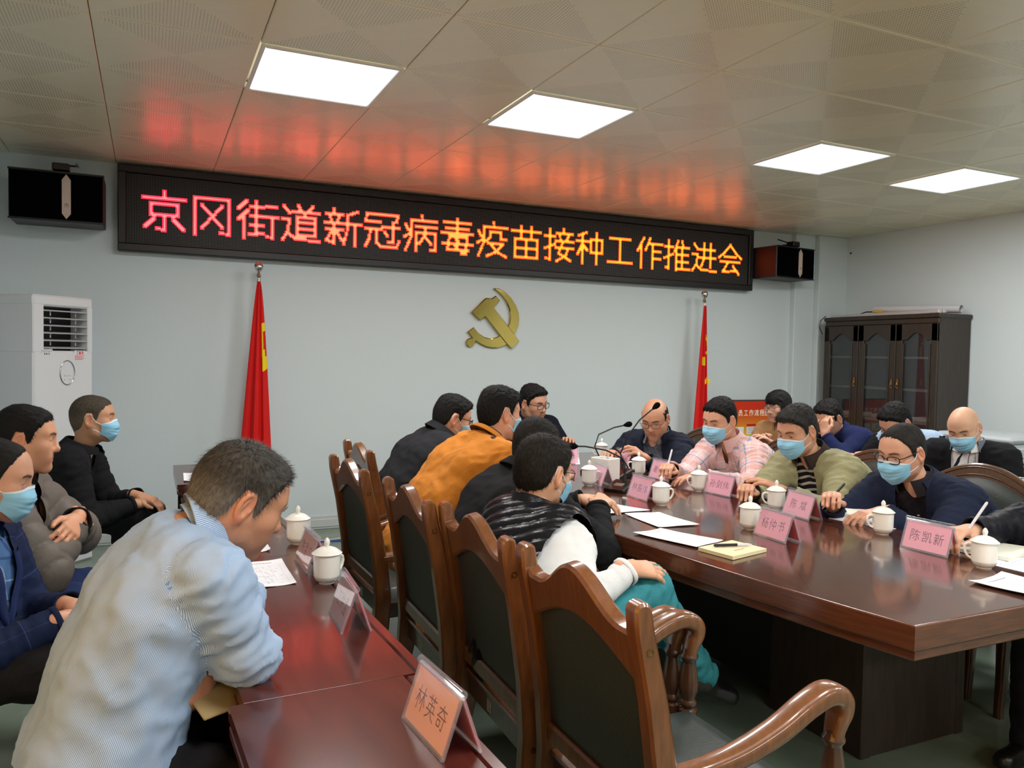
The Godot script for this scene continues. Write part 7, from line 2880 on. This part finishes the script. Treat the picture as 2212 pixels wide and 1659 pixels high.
	r.append({"label": "man with glasses in a black sweater at the far end of the table, turned aside", "yaw": 8.0, "head": Vector3(2.44, 1.084, -4.922), "hyaw": 22.0, "hpitch": 12.0, "hroll": 5.0,
		"hip": Vector3(2.42, 0.55, -5.22), "nape": Vector3(2.435, 0.955, -5.0), "hunch": 0.05, "cell": 0.013, "shoulder": 0.20, "lh": Vector3(2.62, 0.81, -4.72), "rh": Vector3(2.20, 0.81, -4.66), "lhand": rest, "rhand": rest,
		"skin": sk(188, 142, 116), "glasses": 2, "hair": crop(0.006, 0.024, {"strands": 900, "len": 0.016, "sweep": 0.006}),
		"wear": [dark_tr, {"n": "sweater", "m": "ink_cloth", "inf": 0.018, "arms": 2, "disp": "knit", "drop": 0.05, "lo": -0.2, "collar": "rib", "gap": 0.05, "cr": 0.058, "ch": 0.7}, shoes]})
	# --- right side of the big table
	r.append({"label": "balding man with thin glasses in a navy jacket over a grey shirt, no mask", "yaw": -58.0, "head": Vector3(2.861, 1.04, -4.064), "hyaw": -52.0, "hpitch": 26.0,
		"hip": Vector3(3.14, 0.55, -4.36), "nape": Vector3(2.92, 0.905, -4.13), "hunch": 0.06, "cell": 0.012, "rh": Vector3(2.57, 0.82, -4.07), "lh": Vector3(2.70, 0.81, -3.90), "fore": 0.03,
		"rhand": {"curl": [0.6], "thumb": 0.5, "f": Vector3(-0.6, 0.25, 0.5)}, "lhand": {"curl": [0.55, 0.5, 0.5, 0.6], "thumb": 0.6, "f": Vector3(-0.75, 0.55, 0.0), "up": Vector3(0.4, 0.7, 0.4)},
		"skin": sk(198, 148, 118), "glasses": 1, "hair": crop(0.003, 0.007, {"bald": 1.0, "ring": 1.0, "shade": 0.12, "strands": 500, "len": 0.008}),
		"wear": [dark_tr, {"n": "shirt", "m": "grey_check", "uv": 1, "inf": 0.008, "arms": 0, "disp": "shirt", "hole": false, "collar": "fold", "gap": 0.5, "colm": "grey_cloth"}, {"n": "jacket", "m": "navy_jacket", "inf": 0.022, "ease": 0.010, "arms": 2, "cuff": 0.045, "disp": "suit", "drop": 0.06, "lo": -0.25, "open": [0.05, 0.035, 0.062], "collar": "fold", "cr": 0.076, "gap": 0.75}, shoes]})
	r.append({"label": "masked man in a pink plaid shirt writing at the table", "yaw": -82.0, "head": Vector3(2.931, 1.074, -3.537), "hyaw": -78.0, "hpitch": 18.0, "hroll": -3.0,
		"hip": Vector3(3.27, 0.55, -3.55), "nape": Vector3(3.02, 0.93, -3.535), "hunch": 0.075, "cell": 0.011, "fat": 1.1, "fore": 0.04, "rh": Vector3(2.58, 0.812, -3.50), "lh": Vector3(2.66, 0.795, -3.30), "lp": Vector3(0.3, -0.5, 0.9), "rp": Vector3(0.3, -0.8, -0.6),
		"rhand": write, "lhand": {"curl": [0.4], "thumb": 0.3, "f": Vector3(-0.8, 0, -0.4)},
		"skin": sk(208, 158, 132), "mask": 1, "hair": crop(0.003, 0.016, {"strands": 800, "len": 0.012, "stand": 0.5}),
		"wear": [dark_tr, {"n": "plaid_shirt", "m": "plaid", "uv": 1, "inf": 0.020, "ease": 0.008, "arms": 2, "cuff": 0.044, "disp": "shirt", "amt": 1.1, "drop": 0.06, "lo": -0.2, "collar": "fold", "gap": 0.45, "cr": 0.066, "colm": "plaid_plain", "placket": 1, "buttons": 3, "open": [0.86, 0.0, 0.02]}, shoes]})
	r.append({"label": "masked man in an olive bomber jacket with dark ribbed collar and striped top", "yaw": -86.0, "head": Vector3(2.916, 1.069, -2.937), "hyaw": -84.0, "hpitch": 20.0,
		"hip": Vector3(3.26, 0.55, -2.86), "nape": Vector3(3.015, 0.925, -2.915), "hunch": 0.07, "cell": 0.010, "fat": 1.15, "fore": 0.03, "rh": Vector3(2.60, 0.795, -2.91), "lh": Vector3(2.715, 0.800, -2.79), "lp": Vector3(0.4, -0.5, 0.8),
		"rhand": {"curl": [0.8, 0.9, 1.0, 1.0], "thumb": 0.8}, "lhand": {"curl": [0.25, 0.3, 0.3, 0.4], "thumb": 0.2},
		"skin": sk(198, 150, 122), "mask": 1, "hair": crop(0.005, 0.020, {"strands": 1500, "len": 0.020, "stand": 0.5, "c2": Color(0.10, 0.10, 0.10), "sweep": 0.008}),
		"wear": [dark_tr, {"n": "striped_top", "m": "stripe_dark", "uv": 1, "inf": 0.008, "arms": 0, "disp": "shirt", "hole": false, "collar": "fold", "gap": 0.4, "colm": "charcoal"}, {"n": "bomber_jacket", "m": "olive", "inf": 0.026, "ease": 0.012, "arms": 2, "cuff": 0.042, "cuffw": 0.055, "cm": "brown_rib", "disp": "suit", "amt": 1.6, "drop": 0.06, "lo": -0.2, "open": [0.05, 0.045, 0.055], "collar": "rib", "colm": "brown_rib", "cr": 0.070, "ch": 1.2, "gap": 0.6, "seed": 21}, shoes]})
	r.append({"label": "masked man with black glasses in a navy blazer, receding hair, pen in hand", "yaw": -84.0, "head": Vector3(2.953, 1.031, -2.368), "hyaw": -88.0, "hpitch": 18.0, "hroll": -2.0,
		"hip": Vector3(3.27, 0.55, -2.26), "nape": Vector3(3.045, 0.885, -2.345), "hunch": 0.07, "cell": 0.010, "fat": 1.15, "shoulder": 0.195, "fore": 0.03, "rh": Vector3(2.665, 0.805, -2.47), "lh": Vector3(2.785, 0.790, -2.30), "lp": Vector3(0.35, -0.45, 0.9),
		"rhand": write, "lhand": {"curl": [0.35, 0.4, 0.45, 0.5], "thumb": 0.3, "f": Vector3(-0.9, -0.1, -0.25)},
		"skin": sk(206, 158, 132), "mask": 1, "glasses": 2, "hair": crop(0.003, 0.006, {"rec": 0.020, "strands": 900, "len": 0.010, "c2": Color(0.06, 0.055, 0.05)}),
		"wear": [dark_tr, {"n": "polo_shirt", "m": "ink_shirt", "inf": 0.008, "arms": 0, "disp": "shirt", "hole": false, "collar": "fold", "gap": 0.45, "cr": 0.066, "buttons": 2, "placket": 1}, {"n": "blazer", "m": "navy_blazer", "inf": 0.024, "ease": 0.010, "arms": 2, "cuff": 0.043, "disp": "suit", "drop": 0.06, "lo": -0.2, "open": [0.15, 0.012, 0.07], "collar": "notch", "cr": 0.070, "gap": 1.0, "lapel": 0.06, "seed": 9}, shoes]})
	r.append({"label": "person in a black jacket at the right edge, only a writing arm in view", "yaw": -88.0, "head": Vector3(3.13, 1.13, -1.62), "hyaw": -95.0, "hpitch": 15.0,
		"hip": Vector3(3.28, 0.55, -1.62), "hunch": 0.06, "cell": 0.011, "rh": Vector3(2.715, 0.815, -1.87), "lh": Vector3(2.84, 0.80, -1.42), "rp": Vector3(0.2, -0.6, -0.5), "rhand": write, "lhand": rest,
		"skin": sk(208, 166, 140), "hair": crop(0.004, 0.014, {}),
		"wear": [dark_tr, {"n": "jacket", "m": "black_nylon", "inf": 0.022, "ease": 0.010, "arms": 2, "cuff": 0.044, "disp": "suit", "amt": 1.5, "drop": 0.05, "lo": -0.2, "collar": "stand", "cr": 0.07}, shoes]})
	# --- along the right wall
	r.append({"label": "woman with a black bob and glasses in a tan coat before the red notice board", "yaw": -66.0, "head": Vector3(4.28, 1.071, -4.512), "hyaw": -86.0, "hpitch": 12.0, "size": 0.94,
		"hip": Vector3(4.50, 0.53, -4.62), "hunch": 0.04, "cell": 0.013, "shoulder": 0.165, "rh": Vector3(4.10, 0.80, -4.52), "lh": Vector3(4.12, 0.80, -4.36), "rhand": rest, "lhand": rest,
		"skin": sk(208, 162, 138), "glasses": 1, "hair": crop(0.012, 0.014, {"bob": 1.0, "strands": 500, "len": 0.02, "stand": 0.1}),
		"wear": [dark_tr, {"n": "coat", "m": "tan_cloth", "inf": 0.016, "arms": 2, "disp": "suit", "drop": 0.06, "lo": -0.25, "collar": "fold", "cr": 0.060, "gap": 0.5, "buttons": 2}, shoes]})
	r.append({"label": "dark haired man in a deep blue sweater resting his face on both hands", "yaw": -88.0, "head": Vector3(4.312, 1.014, -4.054), "hyaw": -84.0, "hpitch": 26.0,
		"hip": Vector3(4.58, 0.53, -4.02), "nape": Vector3(4.41, 0.92, -4.03), "hunch": 0.07, "cell": 0.013, "rh": Vector3(4.185, 0.905, -4.10), "lh": Vector3(4.200, 0.905, -3.965), "re": Vector3(4.16, 0.765, -4.18), "le": Vector3(4.22, 0.765, -3.84),
		"rhand": {"curl": [0.9], "thumb": 0.7, "f": Vector3(0.05, 1, 0.25), "up": Vector3(-1, 0, 0)}, "lhand": {"curl": [0.9], "thumb": 0.7, "f": Vector3(0.05, 1, -0.25), "up": Vector3(-1, 0, 0)},
		"skin": sk(202, 156, 130), "hair": crop(0.007, 0.024, {"strands": 700, "len": 0.018}),
		"wear": [dark_tr, {"n": "sweater", "m": "deep_blue", "inf": 0.018, "ease": 0.006, "arms": 2, "cuff": 0.038, "disp": "knit", "drop": 0.05, "lo": -0.2, "collar": "rib", "gap": 0.05, "cr": 0.058, "ch": 0.7}, shoes]})
	r.append({"label": "masked man in a light blue quilted vest bowed low over a phone", "yaw": -80.0, "head": Vector3(4.30, 1.03, -3.503), "hyaw": -84.0, "hpitch": 36.0,
		"hip": Vector3(4.56, 0.53, -3.46), "nape": Vector3(4.39, 0.93, -3.475), "hunch": 0.10, "cell": 0.012, "quilt": 0.05, "shoulder": 0.19, "rh": Vector3(4.06, 0.80, -3.56), "lh": Vector3(4.06, 0.79, -3.44), "rhand": write, "lhand": rest,
		"skin": sk(202, 156, 132), "mask": 1, "hair": crop(0.008, 0.022, {"strands": 700, "len": 0.018}),
		"wear": [dark_tr, {"n": "jersey", "m": "black_cloth", "inf": 0.016, "ease": 0.006, "arms": 2, "disp": "suit", "hole": false}, {"n": "vest", "m": "pale_blue", "inf": 0.030, "arms": 0, "disp": "puffer", "drop": 0.05, "lo": -0.2, "collar": "stand", "cr": 0.068, "ch": 0.7, "gap": 0.4}, shoes]})
	r.append({"label": "masked bald man in a black jacket with grey collar over a dark striped shirt", "yaw": -68.0, "head": Vector3(4.30, 1.042, -3.04), "hyaw": -72.0, "hpitch": 28.0, "hroll": 6.0,
		"hip": Vector3(4.55, 0.53, -3.08), "nape": Vector3(4.365, 0.915, -3.055), "hunch": 0.05, "cell": 0.011, "fat": 1.1, "shoulder": 0.195, "rh": Vector3(4.14, 0.65, -3.10), "lh": Vector3(4.18, 0.65, -2.92), "rhand": rest, "lhand": rest,
		"skin": sk(210, 166, 138), "mask": 1, "hair": crop(0.0, 0.0, {"bald": 3.0, "shade": 0.0, "c": Color(0.12, 0.1, 0.09)}),
		"wear": [dark_tr, {"n": "shirt", "m": "stripe_white", "uv": 1, "inf": 0.010, "arms": 0, "disp": "shirt", "hole": false, "collar": "fold", "gap": 0.4, "cr": 0.064, "colm": "white_cloth", "placket": 1, "pm": "white_cloth"}, {"n": "jacket", "m": "black_cloth", "inf": 0.024, "ease": 0.010, "arms": 2, "disp": "suit", "drop": 0.05, "lo": -0.2, "open": [0.02, 0.05, 0.07], "collar": "fold", "cr": 0.074, "gap": 0.85, "colm": "grey_satin"}, shoes]})
	return r

func check_pic(base: Color, lines: Array, n := 128) -> Image:
	var im := Image.create(n, n, true, Image.FORMAT_RGB8)
	im.fill(base)
	for l in lines:      # [vertical?, place, width, colour, strength]
		for i in n:
			for w in int(l[2]):
				var p: Vector2i = Vector2i((int(l[1]) + w) % n, i) if l[0] else Vector2i(i, (int(l[1]) + w) % n)
				im.set_pixel(p.x, p.y, im.get_pixel(p.x, p.y).lerp(l[3], l[4]))
	return im

func wear_materials() -> Dictionary:
	var d := {}
	d.black_cloth = cloth(srgb(24, 25, 28), 0.9)
	d.charcoal = cloth(srgb(48, 48, 52), 0.9)
	d.black_suit = cloth(srgb(34, 36, 40), 0.85)
	d.ink_cloth = cloth(srgb(18, 20, 30), 0.95)
	d.ink_shirt = cloth(srgb(30, 26, 32), 0.7)
	d.navy_cloth = cloth(srgb(28, 42, 84), 0.85)
	d.navy_jacket = cloth(srgb(24, 30, 46), 0.75)
	d.navy_blazer = cloth(srgb(28, 36, 58), 0.85)
	d.black_nylon = cloth(srgb(24, 26, 34), 0.5)
	d.deep_blue = cloth(srgb(26, 34, 74), 0.9)
	d.denim = cloth(srgb(38, 52, 92), 0.9)
	d.teal = cloth(srgb(58, 136, 146), 0.85)
	d.mustard = cloth(srgb(196, 122, 40), 0.8)
	d.mustard.rim_enabled = true
	d.mustard.rim = 0.5
	d.olive = cloth(srgb(150, 148, 112), 0.6)
	d.brown_rib = cloth(srgb(56, 46, 40), 0.95, 120.0, 0.5)
	d.tan_cloth = cloth(srgb(176, 138, 98), 0.85)
	d.white_cloth = cloth(srgb(226, 230, 232), 0.8)
	d.grey_cloth = cloth(srgb(120, 122, 128), 0.8)
	d.grey_satin = cloth(srgb(108, 116, 132), 0.4)
	d.grey_down = cloth(srgb(100, 94, 88), 0.5)
	d.black_down = cloth(srgb(28, 29, 34), 0.28)
	d.pale_blue = cloth(srgb(150, 174, 202), 0.6)
	d.shoe = mat(srgb(20, 18, 18), 0.3)
	d.eye = mat(srgb(222, 216, 208), 0.2)
	d.iris = mat(srgb(28, 20, 16), 0.1)
	d.skin = mat(Color.WHITE, 0.48, 0.0, 0.45)
	d.skin.vertex_color_use_as_albedo = true
	d.skin.subsurf_scatter_enabled = true
	d.skin.subsurf_scatter_strength = 0.08
	d.skin.normal_enabled = true
	d.skin.normal_texture = M.fabric_bump
	d.skin.normal_scale = 0.06
	d.skin.uv1_triplanar = true
	d.skin.uv1_scale = Vector3.ONE * 9.0
	d.hair = mat(Color.WHITE, 0.7, 0.0, 0.25)
	d.hair.vertex_color_use_as_albedo = true
	d.bob = mat(srgb(16, 15, 16), 0.65, 0.0, 0.3)
	d.mask = mat(srgb(142, 198, 226), 0.85, 0.0, 0.2)
	d.mask_white = mat(srgb(224, 232, 238), 0.85, 0.0, 0.2)
	d.frame = mat(srgb(20, 20, 22), 0.3, 0.3)
	d.lens = clear(srgb(230, 238, 240), 0.10)
	d.white = mat(srgb(228, 228, 224), 0.4)
	var im := Image.create(64, 64, true, Image.FORMAT_RGB8)
	im.fill(srgb(184, 203, 221))
	for x in 64:
		if x % 8 < 4:
			im.fill_rect(Rect2i(x, 0, 1, 64), srgb(112, 144, 188))
	d.stripe_blue = pic(im, 0.8)
	d.stripe_blue.uv1_scale = Vector3(6.5, 6.5, 1)
	d.stripe_collar = pic(im, 0.8)
	d.stripe_collar.uv1_scale = Vector3(14, 1, 1)
	d.stripe_collar.albedo_color = Color(1, 1, 1)
	d.check_navy = pic(check_pic(srgb(22, 34, 66), [[true, 20, 2, srgb(54, 72, 118), 0.6], [false, 30, 2, srgb(70, 96, 160), 0.6]]), 0.85)
	d.check_shirt = pic(check_pic(srgb(70, 104, 150), [[true, 20, 5, srgb(150, 180, 210), 0.7], [false, 30, 5, srgb(150, 180, 210), 0.7], [true, 80, 8, srgb(40, 66, 110), 0.7], [false, 90, 8, srgb(40, 66, 110), 0.7]]), 0.85)
	d.plaid = pic(check_pic(srgb(222, 190, 190), [[true, 10, 8, srgb(130, 150, 180), 0.75], [true, 40, 30, srgb(214, 160, 150), 0.45], [true, 92, 4, srgb(236, 226, 222), 0.8], [false, 16, 8, srgb(130, 150, 180), 0.75], [false, 50, 28, srgb(214, 160, 150), 0.45], [false, 100, 4, srgb(236, 226, 222), 0.8]]), 0.85)
	d.plaid_plain = cloth(srgb(218, 180, 180), 0.85)
	d.grey_check = pic(check_pic(srgb(88, 92, 102), [[true, 20, 10, srgb(60, 64, 74), 0.7], [false, 30, 10, srgb(60, 64, 74), 0.7], [true, 80, 4, srgb(130, 132, 140), 0.7], [false, 84, 4, srgb(130, 132, 140), 0.7]]), 0.85)
	var st := []
	for i in 4:
		st.append([false, i * 32, 12, srgb(206, 204, 196), 0.9])
	d.stripe_dark = pic(check_pic(srgb(34, 32, 34), st), 0.85)
	d.stripe_white = pic(check_pic(srgb(226, 228, 230), [[true, 20, 12, srgb(40, 40, 46), 1.0], [true, 84, 8, srgb(60, 60, 66), 1.0]]), 0.8)
	return d

func people() -> void:
	HEAD = HeadField.new()
	HEAD.build_head(0.0031)
	HEAD.relax(1, 0.3)
	HEAD.find_normals()
	var wm := wear_materials()
	var list := roster()
	var done := []
	done.resize(list.size())
	var task := WorkerThreadPool.add_group_task(func(i: int) -> void: done[i] = compute_person(list[i]), list.size())
	WorkerThreadPool.wait_for_group_task_completion(task)
	for i in list.size():
		var s: Dictionary = list[i]
		var at := Vector3(s.hip.x, 0, s.hip.z)
		var o := thing("person", at, 0.0, s.label, "person")
		var made := []
		for row in done[i]:
			var a: Array = row.a
			var v: PackedVector3Array = a[Mesh.ARRAY_VERTEX]
			for q in v.size():
				v[q] -= at
			a[Mesh.ARRAY_VERTEX] = v
			if v.size() == 0:
				made.append(null)
				continue
			var am := ArrayMesh.new()
			am.add_surface_from_arrays(Mesh.PRIMITIVE_TRIANGLES, a)
			var par: Node3D = made[row.p] if row.has("p") and made[row.p] != null else o
			made.append(part(row.n, am, wm[row.m], par))
	# what they hold
	var env := thing("envelope", Vector3(0.135, 0.715, -1.69), 0.5, "tan paper envelope held at the lap of the man in the blue striped shirt", "envelope")
	var eb := MB.new()
	eb.box(Vector3.ZERO, Vector3(0.12, 0.006, 0.085), 0.002, Basis(Vector3.RIGHT, 0.5))
	part("pouch", eb, mat(srgb(150, 132, 92), 0.85), env)
	eb = MB.new()
	var cords := []
	for i in 12:
		cords.append(Vector3(-0.07 + i * 0.013, 0.034 + 0.008 * sin(i * 0.9), -0.045 + 0.006 * cos(i * 1.3)))
	eb.tube(cords, 0.004, 6)
	part("cord", eb, mat(srgb(190, 176, 140), 0.85), env)
	pen(Vector3(2.625, 0.855, -2.425), Vector3(-0.35, -0.45, -0.15), "silver and black pen in the hand of the man in the navy blazer")
	pen(Vector3(2.545, 0.870, -3.475), Vector3(-0.3, -0.5, 0.2), "white pen in the hand of the man in the plaid shirt", false)
	pen(Vector3(2.690, 0.872, -1.84), Vector3(-0.35, -0.5, -0.1), "clear pen in the hand at the right edge of the photo", false)
